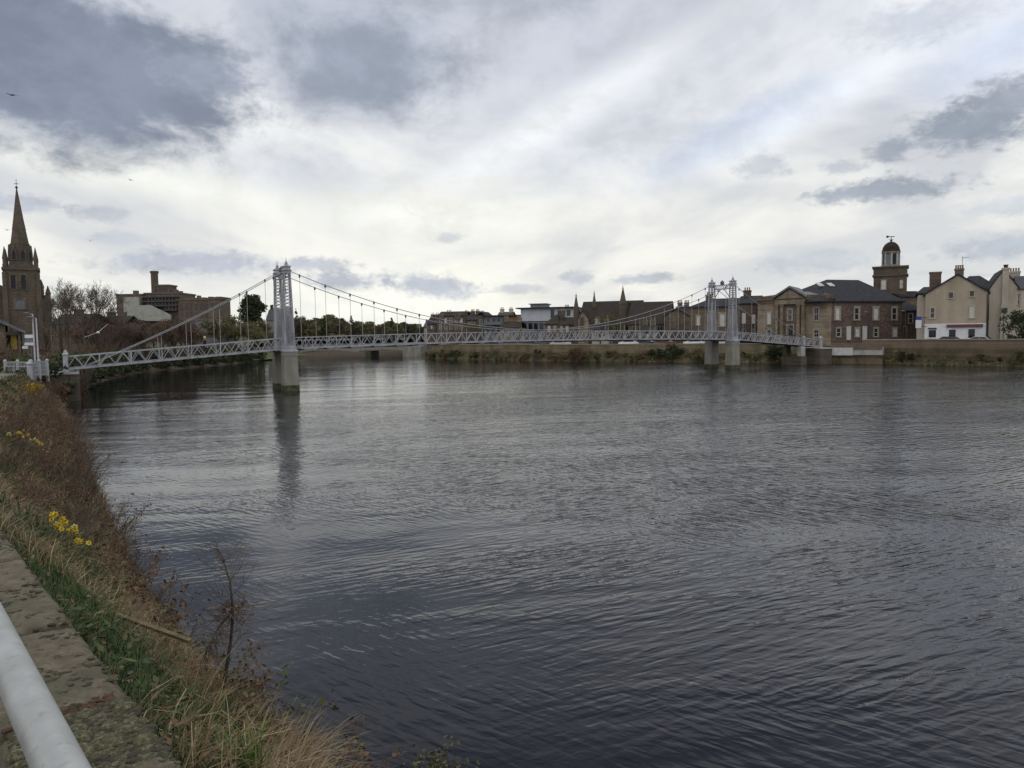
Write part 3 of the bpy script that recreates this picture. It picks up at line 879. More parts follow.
for s in (0.0, LB):
    for off in (0.0, WD): lattice_leg(s, off)
    mb = MB()
    za = 11.0
    for z in (za, za + .55):
        mb.bar(B(s - .1, .3, z), B(s - .1, WD - .3, z), .10, .10); mb.bar(B(s + .1, .3, z), B(s + .1, WD - .3, z), .10, .10)
    k = 8
    for i in range(k):
        y0 = .3 + (WD - .6) * i / k; y1 = .3 + (WD - .6) * (i + 1) / k
        mb.bar(B(s, y0, za), B(s, y1, za + .55), .05, .05, tuple(bu)); mb.bar(B(s, y1, za), B(s, y0, za + .55), .05, .04, tuple(bu))
    arch = [B(s, .35 + (WD - .7) * i / 14, 9.4 + 1.6 * math.sin(math.pi * i / 14)) for i in range(15)]
    mb.tube(arch, .05, 6)
    mb.build('portal_beam', M['steel'], bridge)
    mb = MB(); mb.lathe(B(s, WD / 2, za + .6), [(.22, 0), (.28, .1), (.28, .38), (.16, .5), (.05, .62)], 8); mb.build('crest', M['clamp'], bridge)


def zcable(s):
    if 0 <= s <= LB:
        m = 2 * s / LB - 1; return 5.62 + (11.70 - 5.62) * m * m
    d = -s if s < 0 else s - LB
    return 11.70 - 0.60 * d + 0.0052 * d * d


hang0 = None
for off in (0.0, WD):
    for k in (0,):
        mb = MB(); mb.smooth = True
        pts = [B(s, off + .09 * k, zcable(s) - .13 * k) for s in np.linspace(-17.2, 0, 16)] + [B(s, off + .09 * k, zcable(s) - .13 * k) for s in np.linspace(0, LB, 49)[1:]] + [B(s, off + .09 * k, zcable(s) - .13 * k) for s in np.linspace(LB, LB + 17.2, 16)[1:]]
        mb.tube(pts, .038, 6); mb.build('cable', M['cable'], bridge)
    sp = LB / 24
    ss = [sp * (i + .5) for i in range(24)] + [-sp * (i + .5) for i in range(6)] + [LB + sp * (i + .5) for i in range(6)]
    for s in ss:
        zc_ = zcable(s); zb = zdeck(s) + .1
        if zc_ - zb < .4: continue
        mb = MB(); mb.tube([B(s, off + .04, zb), B(s, off + .04, zc_)], .021, 5); h = mb.build('hanger', M['hanger'], bridge)
        mb = MB(); mb.lathe(B(s, off + .04, zc_ - .24), [(.05, 0), (.085, .05), (.095, .2), (.085, .28), (.05, .32)], 8); mb.build('clamp', M['clamp'], h)
        mb = MB(); mb.bar(B(s, off - .02, zb - .05), B(s, off + (.62 if off < 1 else -.62), zb - .05), .12, .09); mb.build('bracket', M['steel'], h)
for s, zz in ((S_L - .1, 2.45), (S_R + .1, 2.4)):
    for off in (0.45, WD - .45):
        mb = MB(); a = math.atan2(bu.y, bu.x) + R(45)
        mb.lathe(B(s, off, zz), [(.33, 0), (.33, .2), (.24, .24), (.22, 1.45), (.30, 1.50), (.30, 1.58), (.17, 1.66), (.13, 1.80), (.05, 1.9)], 4, a)
        mb.build('end_post', M['white_iron'], bridge)
for s0, s1, mm in ((S_L - 1.5, S_L + .9, 'concrete'), (S_R - .7, S_R + 2.0, 'concrete')):
    mb = MB(); zz = zdeck(max(S_L, min(S_R, s0))) - .08
    q = [B(s0, -.1, -1), B(s1, -.1, -1), B(s1, WD + .1, -1), B(s0, WD + .1, -1), B(s0, -.1, 2.30), B(s1, -.1, 2.30), B(s1, WD + .1, 2.30), B(s0, WD + .1, 2.30)]
    mb.hexa(q)
    q = [B(s0, -.25, 2.30), B(s1, -.25, 2.30), B(s1, WD + .25, 2.30), B(s0, WD + .25, 2.30), B(s0, -.25, 2.5), B(s1, -.25, 2.5), B(s1, WD + .25, 2.5), B(s0, WD + .25, 2.5)]
    mb.cur = 1; mb.hexa(q)
    mb.build('abutment', [M['church'], M['concrete']], bridge)  # dark stone colour also stands in for deep shadow at the far bridge end
mb = MB(); s = S_R - 4.6; mb.hexa([B(s, .2, -1), B(s + 1.3, .2, -1), B(s + 1.3, WD - .2, -1), B(s, WD - .2, -1), B(s, .2, 1.34), B(s + 1.3, .2, 1.34), B(s + 1.3, WD - .2, 1.34), B(s, WD - .2, 1.34)]); mb.build('side_pier_base', M['church'], bridge)
# white anchor block under the far side span
mb = MB()
s = S_R - 4.4
for (oa, ob) in ((.3, 1.0), (WD - 1.0, WD - .3)):
    mb = MB()
    mb.hexa([B(s, oa, 1.35), B(s + .9, oa, 1.35), B(s + .9, ob, 1.35), B(s, ob, 1.35), B(s, oa, zdeck(s) - .12), B(s + .9, oa, zdeck(s) - .16), B(s + .9, ob, zdeck(s) - .16), B(s, ob, zdeck(s) - .12)])
    mb.build('side_pier', M['concrete'] if oa < 1 else M['pier_wet'], bridge)


# ------------------------------------------------------------------ pedestrian on the bridge
def person(name, loc, heading, top, trouser, skin, hat, label):
    me = bpy.data.meshes.new(name)
    J = {'pel': (0, 0, .95), 'wst': (0, 0, 1.12), 'chest': (0, .01, 1.36), 'neck': (0, 0, 1.50), 'head': (0, .02, 1.62), 'crown': (0, .01, 1.74),
         'shl': (.18, 0, 1.42), 'ell': (.24, -.05, 1.14), 'wrl': (.22, .12, .95), 'hal': (.21, .18, .87),
         'shr': (-.18, 0, 1.42), 'elr': (-.24, -.10, 1.15), 'wrr': (-.22, -.12, .93), 'har': (-.21, -.12, .83),
         'hil': (.09, 0, .90), 'knl': (.10, .16, .50), 'anl': (.10, .10, .09), 'tol': (.10, .27, .04),
         'hir': (-.09, 0, .90), 'knr': (-.10, .03, .49), 'anr': (-.10, -.22, .12), 'tor': (-.10, -.10, .03)}
    Rr = {'pel': .15, 'wst': .135, 'chest': .165, 'neck': .06, 'head': .095, 'crown': .07, 'shl': .075, 'ell': .05, 'wrl': .035, 'hal': .03,
          'shr': .075, 'elr': .05, 'wrr': .035, 'har': .03, 'hil': .10, 'knl': .065, 'anl': .045, 'tol': .035, 'hir': .10, 'knr': .065, 'anr': .045, 'tor': .035}
    E = [('pel', 'wst'), ('wst', 'chest'), ('chest', 'neck'), ('neck', 'head'), ('head', 'crown'), ('chest', 'shl'), ('shl', 'ell'), ('ell', 'wrl'), ('wrl', 'hal'),
         ('chest', 'shr'), ('shr', 'elr'), ('elr', 'wrr'), ('wrr', 'har'), ('pel', 'hil'), ('hil', 'knl'), ('knl', 'anl'), ('anl', 'tol'), ('pel', 'hir'), ('hir', 'knr'), ('knr', 'anr'), ('anr', 'tor')]
    ks = list(J); ix = {k: i for i, k in enumerate(ks)}
    me.from_pydata([J[k] for k in ks], [(ix[a], ix[b]) for a, b in E], [])
    o = bpy.data.objects.new(name, me); col.objects.link(o)
    md = o.modifiers.new('Skin', 'SKIN')
    for k in ks:
        v = me.skin_vertices[0].data[ix[k]]; v.radius = (Rr[k], Rr[k]); v.use_root = (k == 'pel')
    o.modifiers.new('Sub', 'SUBSURF').levels = 1; o.modifiers['Sub'].render_levels = 1
    bpy.context.view_layer.update()
    ev = o.evaluated_get(bpy.context.evaluated_depsgraph_get())
    m2 = bpy.data.meshes.new_from_object(ev)
    o.modifiers.clear(); o.data = m2
    m2.materials.clear()
    for mm in (top, trouser, skin): m2.materials.append(mm)
    for pl in m2.polygons:
        z = pl.center.z; ax = abs(pl.center.x)
        pl.material_index = 2 if z > 1.47 or (ax > .15 and z < .92 and z > .78) else (0 if z > .93 or ax > .17 else 1)
        pl.use_smooth = True
    o.location = loc; o.rotation_euler = (0, 0, heading)
    tag(o, label, 'person')
    mb = MB(); mb.smooth = True
    mb.lathe((0, .01, 1.62), [(.112, 0), (.118, .04), (.115, .09), (.085, .14), (.03, .165), (.028, .19)], 12)
    h = mb.build('hat', hat); h.parent = o
    mb = MB(); mb.blob((0, .115, 1.60), .022, 1); mb.blob((.035, .10, 1.63), .012, 2); mb.blob((-.035, .10, 1.63), .012, 3)
    f = mb.build('face', skin); f.parent = o
    return o


M['navy'] = mat('navy_cloth', (0.012, 0.015, 0.03), (0.022, 0.026, 0.05), 6, 0.9)
M['denim'] = mat('dark_trousers', (0.015, 0.016, 0.02), (0.025, 0.026, 0.03), 6, 0.9)
M['skin'] = mat('skin', (0.36, 0.22, 0.16), (0.42, 0.26, 0.19), 6, 0.6)
M['yellow'] = mat('yellow_wool', (0.62, 0.58, 0.10), (0.70, 0.66, 0.14), 9, 0.8)
s_p = -7.3
person('person', B(s_p, WD / 2 + .4, zdeck(s_p) + .15), math.atan2(bu.y, bu.x) - R(90), M['navy'], M['denim'], M['skin'], M['yellow'],
       'person in dark navy clothes and a yellow hat walking across the footbridge')


# ------------------------------------------------------------------ building tools: a facade frame is a vertical plane in the world
class Fr:
    def __init__(self, px, Y, ux, uy):
        q = at(px, 334, Y); self.o = Vector((q.x, q.y, 0)); self.u = Vector((ux, uy, 0)).normalized()
        self.v = Vector((-self.u.y, self.u.x, 0))
        if self.v.y < 0: self.v = -self.v

    def P(self, px, py):
        d = ray(px, py); o = Vector((0, 0, EYE)); k = (self.o - o).dot(self.v) / d.dot(self.v); p = o + d * k
        return (p - self.o).dot(self.u), p.z

    def U(self, px, py=325): return self.P(px, py)[0]

    def W(self, u, d, z): return Vector((self.o.x + self.u.x * u + self.v.x * d, self.o.y + self.u.y * u + self.v.y * d, z))

    def box(self, mb, u0, u1, d0, d1, z0, z1):
        W = self.W
        mb.hexa([W(u0, d0, z0), W(u1, d0, z0), W(u1, d1, z0), W(u0, d1, z0), W(u0, d0, z1), W(u1, d0, z1), W(u1, d1, z1), W(u0, d1, z1)])

    def prism(self, mb, poly, d0, d1):
        n = len(poly)
        mb.add([self.W(u, d0, z) for u, z in poly] + [self.W(u, d1, z) for u, z in poly],
               [tuple(range(n)), tuple(range(n, 2 * n))[::-1]] + [(i, n + i, n + (i + 1) % n, (i + 1) % n) for i in range(n)])

    def gable_roof_d(self, mb, u0, u1, d0, d1, ze, zr, th=.18, ov=.25):
        """ridge runs into depth; gables at d0 and d1"""
        um = (u0 + u1) / 2; k = (zr - ze) / (um - u0)
        for a, b in ((u0 - ov, um), (u1 + ov, um)):
            za = ze - ov * k
            self.prism(mb, [(a, za), (b, zr), (b, zr + th * 1.3), (a, za + th * 1.3)], d0, d1)

    def gable_roof_u(self, mb, u0, u1, d0, d1, ze, zr, th=.2, ov=.25):
        """ridge runs along the facade"""
        W = self.W; dm = (d0 + d1) / 2; k = (zr - ze) / (dm - d0)
        for a in (d0 - ov, d1 + ov):
            za = ze - ov * k
            mb.hexa([W(u0, a, za), W(u1, a, za), W(u1, dm, zr), W(u0, dm, zr), W(u0, a, za + th), W(u1, a, za + th), W(u1, dm, zr + th), W(u0, dm, zr + th)])

    def hip_roof(self, mb, u0, u1, d0, d1, ze, zr, h0=None, h1=None, ov=.3):
        W = self.W; u0 -= ov; u1 += ov; d0 -= ov; d1 += ov; dm = (d0 + d1) / 2
        h0 = (d1 - d0) / 2 if h0 is None else h0; h1 = (d1 - d0) / 2 if h1 is None else h1
        mb.add([W(u0, d0, ze), W(u1, d0, ze), W(u1, d1, ze), W(u0, d1, ze), W(u0 + h0, dm, zr), W(u1 - h1, dm, zr),
                W(u0, d0, ze - .2), W(u1, d0, ze - .2), W(u1, d1, ze - .2), W(u0, d1, ze - .2)],
               [(0, 1, 5, 4), (1, 2, 5), (2, 3, 4, 5), (3, 0, 4), (6, 7, 1, 0), (7, 8, 2, 1), (8, 9, 3, 2), (9, 6, 0, 3), (9, 8, 7, 6)])


def window(fr, parent, x0, y0, x1, y1, trim='trim', glass='glass', sash='trim_white', sur=.16, sill=True, bars=(1, 1), d=0.0, name='window'):
    """rectangle in picture coordinates -> dressed opening on the facade plane"""
    ua, za = fr.P(x0, (y0 + y1) / 2)[0], fr.P((x0 + x1) / 2, y1)[1]; ub, zb = fr.P(x1, (y0 + y1) / 2)[0], fr.P((x0 + x1) / 2, y0)[1]
    return window_m(fr, parent, ua, ub, za, zb, trim, glass, sash, sur, sill, bars, d, name)


wrs = random.Random(77)


def window_m(fr, parent, ua, ub, za, zb, trim='trim', glass='glass', sash='trim_white', sur=.16, sill=True, bars=(1, 1), d=0.0, name='window'):
    mb = MB()
    fr.box(mb, ua - sur, ua, d - .10, d + .06, za, zb); fr.box(mb, ub, ub + sur, d - .10, d + .06, za, zb)
    fr.box(mb, ua - sur, ub + sur, d - .11, d + .06, zb, zb + sur * 1.3)
    if sill: fr.box(mb, ua - sur * 1.2, ub + sur * 1.2, d - .17, d + .06, za - .16, za)
    w = mb.build(name, M[trim], parent)
    if glass == 'glass' and sash and name == 'window' and wrs.random() < .22: glass = 'blind'
    mb = MB(); fr.box(mb, ua, ub, d - .022, d + .05, za, zb); mb.build('pane', M[glass], w)
    if sash:
        mb = MB(); t = .045
        for a, b in ((ua, ua + t), (ub - t, ub)): fr.box(mb, a, b, d - .05, d - .024, za, zb)
        for a, b in ((za, za + t), (zb - t, zb)): fr.box(mb, ua + t, ub - t, d - .05, d - .024, a, b)
        for i in range(bars[1]):
            zz = za + (zb - za) * (i + 1) / (bars[1] + 1); fr.box(mb, ua + t, ub - t, d - .048, d - .024, zz - .03, zz + .03)
        for i in range(bars[0]):
            uu = ua + (ub - ua) * (i + 1) / (bars[0] + 1); fr.box(mb, uu - .015, uu + .015, d - .044, d - .024, za + t, zb - t)
        mb.build('sash', M[sash], w)
    return w


def chimney(fr, parent, u0, u1, d0, d1, z0, z1, m, pots=4, along='u', potm='pot', ph=.55):
    mb = MB(); fr.box(mb, u0, u1, d0, d1, z0, z1 - .28); fr.box(mb, u0 - .08, u1 + .08, d0 - .08, d1 + .08, z1 - .28, z1)
    c = mb.build('chimney', M[m], parent)
    for i in range(pots):
        f = (i + .5) / pots
        q = fr.W(u0 + (u1 - u0) * f, (d0 + d1) / 2, z1) if along == 'u' else fr.W((u0 + u1) / 2, d0 + (d1 - d0) * f, z1)
        mb = MB(); mb.lathe(q, [(.13, 0), (.12, ph * .8), (.15, ph * .85), (.15, ph), (.09, ph)], 8); mb.build('chimney_pot', M[potm], c)
    return c


GB = 2.2   # foundations reach below the street

# --- cream gable house with the white shopfront
A = Fr(924.5, 119, .885, -.465)
b = empty('gable_house', A.W(0, 0, 2.4), 'stained cream gable house with white painted ground floor and four chimney pots', 'house')
u1 = A.U(987); zl = A.P(925, 296)[1]; zr_ = A.P(987, 290)[1]; ua, za = A.P(958, 275)
ze = (zl + zr_) / 2; zw = A.P(955, 323.8)[1]; D = 11
mb = MB(); A.prism(mb, [(0, zw), (u1, zw), (u1, ze), (ua, za), (0, ze)], 0, D); mb.build('wall', M['cream'], b)
mb = MB(); A.box(mb, -.01, u1 + .01, -.06, D - .1, GB, zw + .04); mb.build('shopfront', M['white_wall'], b)
mb = MB()
k = (za - ze)
A.prism(mb, [(-.35, ze - .28), (ua, za), (ua, za + .26), (-.35, ze - .02)], -.22, D + .2); A.prism(mb, [(u1 + .35, ze - .28), (ua, za), (ua, za + .26), (u1 + .35, ze - .02)], -.22, D + .2)
rf = mb.build('roof', M['slate'], b)
for r in ((948.9, 292.5, 953, 298), (969.8, 291, 974, 296.3)): window(A, b, *r, trim='cream_pale', sash='trim_dark', sur=.12, bars=(0, 1))
window(A, b, 930.2, 308, 934.6, 318, trim='cream_pale', sur=.14, bars=(0, 1)); window(A, b, 969.6, 306, 974.2, 317.6, trim='cream_pale', glass='blind', sash='trim_white', sur=.14, bars=(1, 1))
for r in ((928.6, 330, 936, 337.5), (948.8, 329.5, 955.6, 338), (968.2, 329, 974.8, 338)):
    window(A, b, *r, trim='white_wall', sash='trim_dark', sur=.1, d=-.06, bars=(1, 0), name='shop_window')
mb = MB(); x0, z0 = A.P(946.5, 327.2); x1, z1 = A.P(983, 324); A.box(mb, x0, x1, -.42, -.06, z0, z1); mb.build('fascia', M['awning'], b)
mb = MB(); x0, z0 = A.P(928, 329.6); x1, z1 = A.P(936.6, 327.7); A.box(mb, x0, x1, -.2, -.06, z0, z1); mb.build('door_canopy', M['trim_dark'], b)
cu0 = A.U(955.2, 268); cu1 = A.U(964, 268); cz1 = A.P(959, 268.5)[1]
chimney(A, b, cu0, cu1, .1, 1.0, ze + 1.5, cz1, 'sand_dark', 4)
mb = MB(); q = A.W(cu1 - .2, .5, cz1); mb.tube([q, q + Vector((0, 0, 1.9))], .03, 5); mb.tube([q + Vector((-.1, 0, 1.7)), q + Vector((.9, -.3, 1.7))], .02, 5)
for i in range(5): mb.tube([q + Vector((.1 + .18 * i, -.3 - .05 * i, 1.7)), q + Vector((.1 + .18 * i, .25 - .05 * i, 1.7))], .014, 4)
mb.build('aerial', M['dark_iron'], b)
mb = MB(); A.box(mb, u1 - .12, u1 + .02, -.16, -.02, GB, ze - .3); mb.build('drainpipe', M['trim_dark'], b)
# rear wing at the left, lower roof and brick stack
mb = MB(); A.box(mb, -1.0, -.02, 1.2, D - 1, GB, zl + .2); mb.build('wall', M['cream_pale'], b)
mb = MB(); A.hip_roof(mb, -1.0, 7, 2.6, D + 3, zl + .6, A.P(935, 284)[1], 1.2, 3); mb.build('roof', M['slate'], b)
x0 = A.U(930.5, 280); x1 = A.U(942.5, 280); chimney(A, b, x0, x1, 4.2, 5.6, zl, A.P(936, 272.5)[1] + .4, 'red_stone', 0)

# hanging sign on the corner of that house
mb = MB(); x0, z0 = A.P(915.5, 328); x1, z1 = A.P(921.5, 316.5)
s = empty('hanging_sign', A.W(x0, -.3, z0), 'white hanging shop sign with blue top on the corner of the cream house', 'sign')
A.box(mb, x0, x1, -.38, -.28, z0, z1 - .55); mb.build('board', M['sign_white'], s)
mb = MB(); A.box(mb, x0, x1, -.39, -.27, z1 - .55, z1); mb.build('blue_band', M['sign_blue'], s)
mb = MB(); A.box(mb, x1, .3, -.36, -.30, z1 - .2, z1 - .12); A.box(mb, x1, .3, -.36, -.30, z0 + .2, z0 + .28); mb.build('bracket', M['dark_iron'], s)

# --- second gable house
A2 = Fr(988.5, 121.5, .885, -.465)
b = empty('gable_house', A2.W(0, 0, 2.4), 'pale harled gable house with a chimney breast up the middle of its wall', 'house')
u1 = A2.U(1017); ze = A2.P(988, 289)[1]; ua, za = A2.P(1004, 269.5)
mb = MB(); A2.prism(mb, [(0, GB), (u1, GB), (u1, ze), (ua, za), (0, ze)], 0, 14); mb.build('wall', M['cream_pale'], b)
mb = MB(); A2.prism(mb, [(-.2, ze - .2), (ua, za), (ua, za + .25), (-.2, ze + .05)], -.15, 14.2); A2.prism(mb, [(u1 + .2, ze - .2), (ua, za), (ua, za + .25), (u1 + .2, ze + .05)], -.15, 14.2)
mb.build('roof', M['slate'], b)
x0 = A2.U(1000); x1 = A2.U(1008); zt = A2.P(1003, 268)[1]
mb = MB(); A2.box(mb, x0, x1, -.55, .3, GB, A2.P(1003, 305)[1]); A2.box(mb, x0 + .1, x1 - .1, -.5, .3, A2.P(1003, 305)[1], zt - .3); A2.box(mb, x0, x1, -.6, .35, zt - .3, zt)
c = mb.build('chimney', M['cream_pale'], b)
mb = MB(); q = A2.W((x0 + x1) / 2, -.1, zt); mb.lathe(q, [(.3, 0), (.3, .35), (.38, .4), (.38, .5)], 8); mb.build('chimney_pot', M['dark_iron'], c)
mb = MB(); A2.hip_roof(mb, -4.5, 1.5, 4, 15, ze + .3, A2.P(985, 272)[1], 2.5, 2.5); mb.build('rear_roof', M['slate'], b)
mb = MB(); A2.box(mb, -4.4, 1.4, 4.2, 14.8, GB, ze + .2); mb.build('rear_wall', M['cream_pale'], b)
x0, z0 = A2.P(1001, 313); x1, z1 = A2.P(1007, 308); mb = MB(); A2.box(mb, x0, x1, -.63, -.55, z0, z1); mb.build('wall_vent', M['trim_dark'], b)
# dark gate and wall between the two houses
# --- third house, at the picture edge
A3 = Fr(1016.5, 119.5, .885, -.465)
b = empty('terrace_house', A3.W(0, 0, 2.4), 'grey roofed house behind the round bush with a row of chimney pots', 'house')
ze = A3.P(1018, 289)[1]; zr_ = A3.P(1014, 276)[1]
mb = MB(); A3.box(mb, 0, 14, .4, 8.4, GB, ze); mb.build('wall', M['cream_pale'], b)
mb = MB(); A3.gable_roof_u(mb, -.1, 14.2, .4, 8.4, ze, zr_); mb.build('roof', M['slate_pale'], b)
window(A3, b, 1018, 294, 1020, 305, trim='trim', sur=.1, d=.4, bars=(0, 1)); window_m(A3, b, 3, 4, ze - 2.6, ze - .9, d=.4); window_m(A3, b, 6.5, 7.5, ze - 2.6, ze - .9, d=.4)
window_m(A3, b, 3, 4.2, 3.2, 5, d=.4)
x0 = A3.U(1008.5, 275); x1 = A3.U(1025, 275); chimney(A3, b, x0, x1, 5.4, 6.3, ze + .5, A3.P(1015, 272)[1] + .45, 'cream_pale', 6)

# --- classical bath-house front with pediment, and its long wing
Q = Fr(831.5, 126, .85, -.53)
b = empty('pedimented_hall', Q.W(0, 0, 2.4), 'sandstone hall with pedimented columned front and a long slate roofed wing', 'building')
uL = Q.U(757.7); zc_ = Q.P(765, 300.8)[1]; zcr = Q.P(828, 295.8)[1]; zc_ = (zc_ + zcr) / 2
mb = MB(); Q.box(mb, uL, -.02, 0, 9, GB, zc_ - .25); mb.build('wall', M['sand'], b)
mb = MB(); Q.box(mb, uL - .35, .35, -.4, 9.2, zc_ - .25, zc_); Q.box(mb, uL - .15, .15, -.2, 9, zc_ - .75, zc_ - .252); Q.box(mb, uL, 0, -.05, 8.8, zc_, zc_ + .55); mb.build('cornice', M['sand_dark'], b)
ul = Q.U(775.6, 297); ur = Q.U(805.4, 297); um, zm = Q.P(789.5, 287.6)
um = (ul + ur) / 2
mb = MB(); Q.prism(mb, [(ul + .1, zc_ + .002), (ur - .1, zc_ + .002), (um, zm - .25)], -.55, .8); pd = mb.build('pediment', M['sand'], b)
mb = MB()
Q.prism(mb, [(ul - .35, zc_ + .03), (um, zm - .1), (um, zm + .28), (ul - .35, zc_ + .38)], -.95, 7.5); Q.prism(mb, [(ur + .35, zc_ + .03), (um, zm - .1), (um, zm + .28), (ur + .35, zc_ + .38)], -.95, 7.5)
mb.build('pediment_roof', M['lead'], pd)
mb = MB(); Q.box(mb, ul, ur, -.6, 0, zc_ - 1.0, zc_ - .27); mb.build('entablature', M['sand'], b)
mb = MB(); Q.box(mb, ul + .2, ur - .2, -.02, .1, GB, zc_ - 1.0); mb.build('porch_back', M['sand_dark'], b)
for f in (.06, .22, .78, .94):
    uu = ul + (ur - ul) * f; q = Q.W(uu, -.32, GB)
    mb = MB(); H = zc_ - 1.0 - GB
    mb.lathe(q, [(.48, 0), (.48, .4), (.36, .5), (.34, H * .5), (.30, H - .45), (.42, H - .25), (.46, H - .02)], 14)
    mb.smooth = False; mb.build('column', M['sand'], b)
window(Q, b, 788, 309.5, 792, 320, sur=.18, d=-.02); window(Q, b, 787.6, 325.5, 793, 335, sur=.2, d=-.02, sill=False, sash=None, name='door')
for r in ((767.4, 312, 770.8, 324), (814.2, 307.8, 818.6, 320.5), (814, 330, 818.6, 337), (767.2, 330, 770.8, 336)): window(Q, b, *r, sur=.2)
for uu in (uL + .25, -.35):
    mb = MB()
    for i in range(9): Q.box(mb, uu - (.32 if i % 2 else .25), uu + (.32 if i % 2 else .25), -.05, .02, GB + .3 + i * .68, GB + .3 + i * .68 + .68)
    mb.build('quoin', M['sand'], b)
mb = MB(); Q.hip_roof(mb, uL + .6, -.4, .6, 8.6, zc_ + .5, zc_ + 1.3); mb.build('roof', M['lead'], b)
# wing
Wg = Fr(831.8, 126, .95, .31)
ze = Wg.P(865, 301)[1]; u1 = Wg.U(902)
mb = MB(); Wg.box(mb, 0, u1, 0, 15, GB, ze - .1); mb.build('wall', M['red_stone'], b)
mb = MB(); Wg.box(mb, -.05, u1 + .1, -.18, .1, ze - .28, ze); mb.build('gutter', M['trim_dark'], b)
mb = MB(); zr_ = Wg.P(845, 285)[1] + 1.7; Wg.hip_roof(mb, -3.0, u1, 0, 14, ze + .02, zr_ - .25, 8.2, 3.5, .35); mb.build('roof', M['slate'], b)
for i, x in enumerate((837.4, 856.6, 875.6, 894.2)):
    window(Wg, b, x - 1.9, 308.2, x + 1.9, 319.6, sur=.3, trim='trim', bars=(0, 1))
for x, g in ((838.4, 'glass'), (857.2, 'blind'), (875.8, 'glass'), (894.6, 'glass')): window(Wg, b, x - 1.8, 328.5, x + 1.8, 336.5, sur=.22, trim='trim', glass=g, bars=(0, 1))
for x in (848.5, 864.5): window(Wg, b, x - 1.6, 327, x + 1.6, 340, sur=.12, glass='blind', trim='trim_white', sash=None, sill=False, name='door')
# two pale skylights
for x in (838.5, 849.5):
    mb = MB(); q0, zq = Wg.P(x - 1.6, 289.5); d_ = (zq - ze) / (zr_ - ze) * 7
    mb.hexa([Wg.W(q0, 4.3, ze + (zr_ - ze) * 4.65 / 7.35), Wg.W(q0 + 1.1, 4.3, ze + (zr_ - ze) * 4.65 / 7.35), Wg.W(q0 + 1.1, 5.2, ze + (zr_ - ze) * 5.55 / 7.35), Wg.W(q0, 5.2, ze + (zr_ - ze) * 5.55 / 7.35),
             Wg.W(q0, 4.3, ze + .12 + (zr_ - ze) * 4.65 / 7.35), Wg.W(q0 + 1.1, 4.3, ze + .12 + (zr_ - ze) * 4.65 / 7.35), Wg.W(q0 + 1.1, 5.2, ze + .12 + (zr_ - ze) * 5.55 / 7.35), Wg.W(q0, 5.2, ze + .12 + (zr_ - ze) * 5.55 / 7.35)])
    mb.build('skylight', M['trim_white'], b)
# low end block
L2 = Fr(903, 131.5, .95, .31); ze2 = L2.P(910, 310.5)[1]; u2 = L2.U(921)
mb = MB(); L2.box(mb, -.6, u2, 0, 9, GB, ze2); mb.build('side_wall', M['red_stone'], b)
mb = MB(); L2.hip_roof(mb, -1, u2 + 1, 0, 9, ze2 + .02, L2.P(906, 298)[1] + .6, 1, 4); mb.build('side_roof', M['slate'], b)
window(L2, b, 908.6, 314, 912.4, 323, sur=.18, bars=(0, 1)); window(L2, b, 903, 327, 906.4, 338, sur=.1, sash=None, sill=False, name='door')

# --- tower with domed cupola
T = Fr(872.5, 150, .88, -.47)
b = empty('cupola_tower', T.W(3, 3, 2.4), 'square stone steeple tower with a white arched drum, small dome and weathervane', 'tower')
u1 = T.U(907, 280); zt = T.P(890, 266)[1]; zb_ = T.P(890, 276)[1]
mb = MB(); T.box(mb, 0, u1, 0, u1, GB, zb_); mb.build('shaft', M['church'], b)
mb = MB(); T.box(mb, -.25, u1 + .25, -.25, u1 + .25, zb_, zb_ + .3); T.box(mb, -.05, u1 + .05, -.05, u1 + .05, zb_ + .3, zt - .3); T.box(mb, -.3, u1 + .3, -.3, u1 + .3, zt - .3, zt); mb.build('parapet', M['church'], b)
window(T, b, 881.2, 280, 886, 289.5, trim='sand', glass='blind', sash=None, sur=.15); window(T, b, 899.5, 279.5, 903, 288.5, trim='sand_dark', glass='glass', sash='trim_dark', sur=.15)
cen = T.W(u1 / 2, u1 / 2, 0); rD = (T.U(898.8, 258) - T.U(881, 258)) / 2 * 1.02
zd0 = zt; zd1 = T.P(890, 252)[1] + .35; zd2 = T.P(890, 242)[1] + .35
mb = MB(); mb.lathe((cen.x, cen.y, zd0), [(rD * 1.08, 0), (rD * 1.08, .4), (rD * .80, .45), (rD * .80, zd1 - zd0 - .4), (rD * 1.08, zd1 - zd0 - .35), (rD * 1.08, zd1 - zd0)], 8, R(22.5)); dr = mb.build('drum', M['trim'], b)
for i in range(8):
    a = R(45 * i); q = Vector((cen.x + math.cos(a) * rD * .76, cen.y + math.sin(a) * rD * .76, 0)); t_ = Vector((-math.sin(a), math.cos(a), 0)); nn = Vector((math.cos(a), math.sin(a), 0))
    mb = MB(); ww = rD * .2
    poly = [(-ww, zd0 + .5), (ww, zd0 + .5)] + [(ww * math.cos(R(18 * k)), zd1 - .9 + ww * math.sin(R(18 * k))) for k in range(11)]
    m_ = len(poly); mb.add([q + t_ * x + Vector((0, 0, z)) for x, z in poly] + [q + t_ * x + nn * .12 + Vector((0, 0, z)) for x, z in poly], [tuple(range(m_))[::-1], tuple(range(m_, 2 * m_))] + [(k, (k + 1) % m_, m_ + (k + 1) % m_, m_ + k) for k in range(m_)])
    mb.build('arched_opening', M['modern_grey'] if i % 2 else M['slate'], dr)
    a += R(22.5); q = Vector((cen.x + math.cos(a) * rD * .92, cen.y + math.sin(a) * rD * .92, zd0)); mb = MB(); mb.lathe(q, [(.22, .4), (.2, zd1 - zd0 - .4)], 8); mb.build('colonnette', M['concrete'], dr)
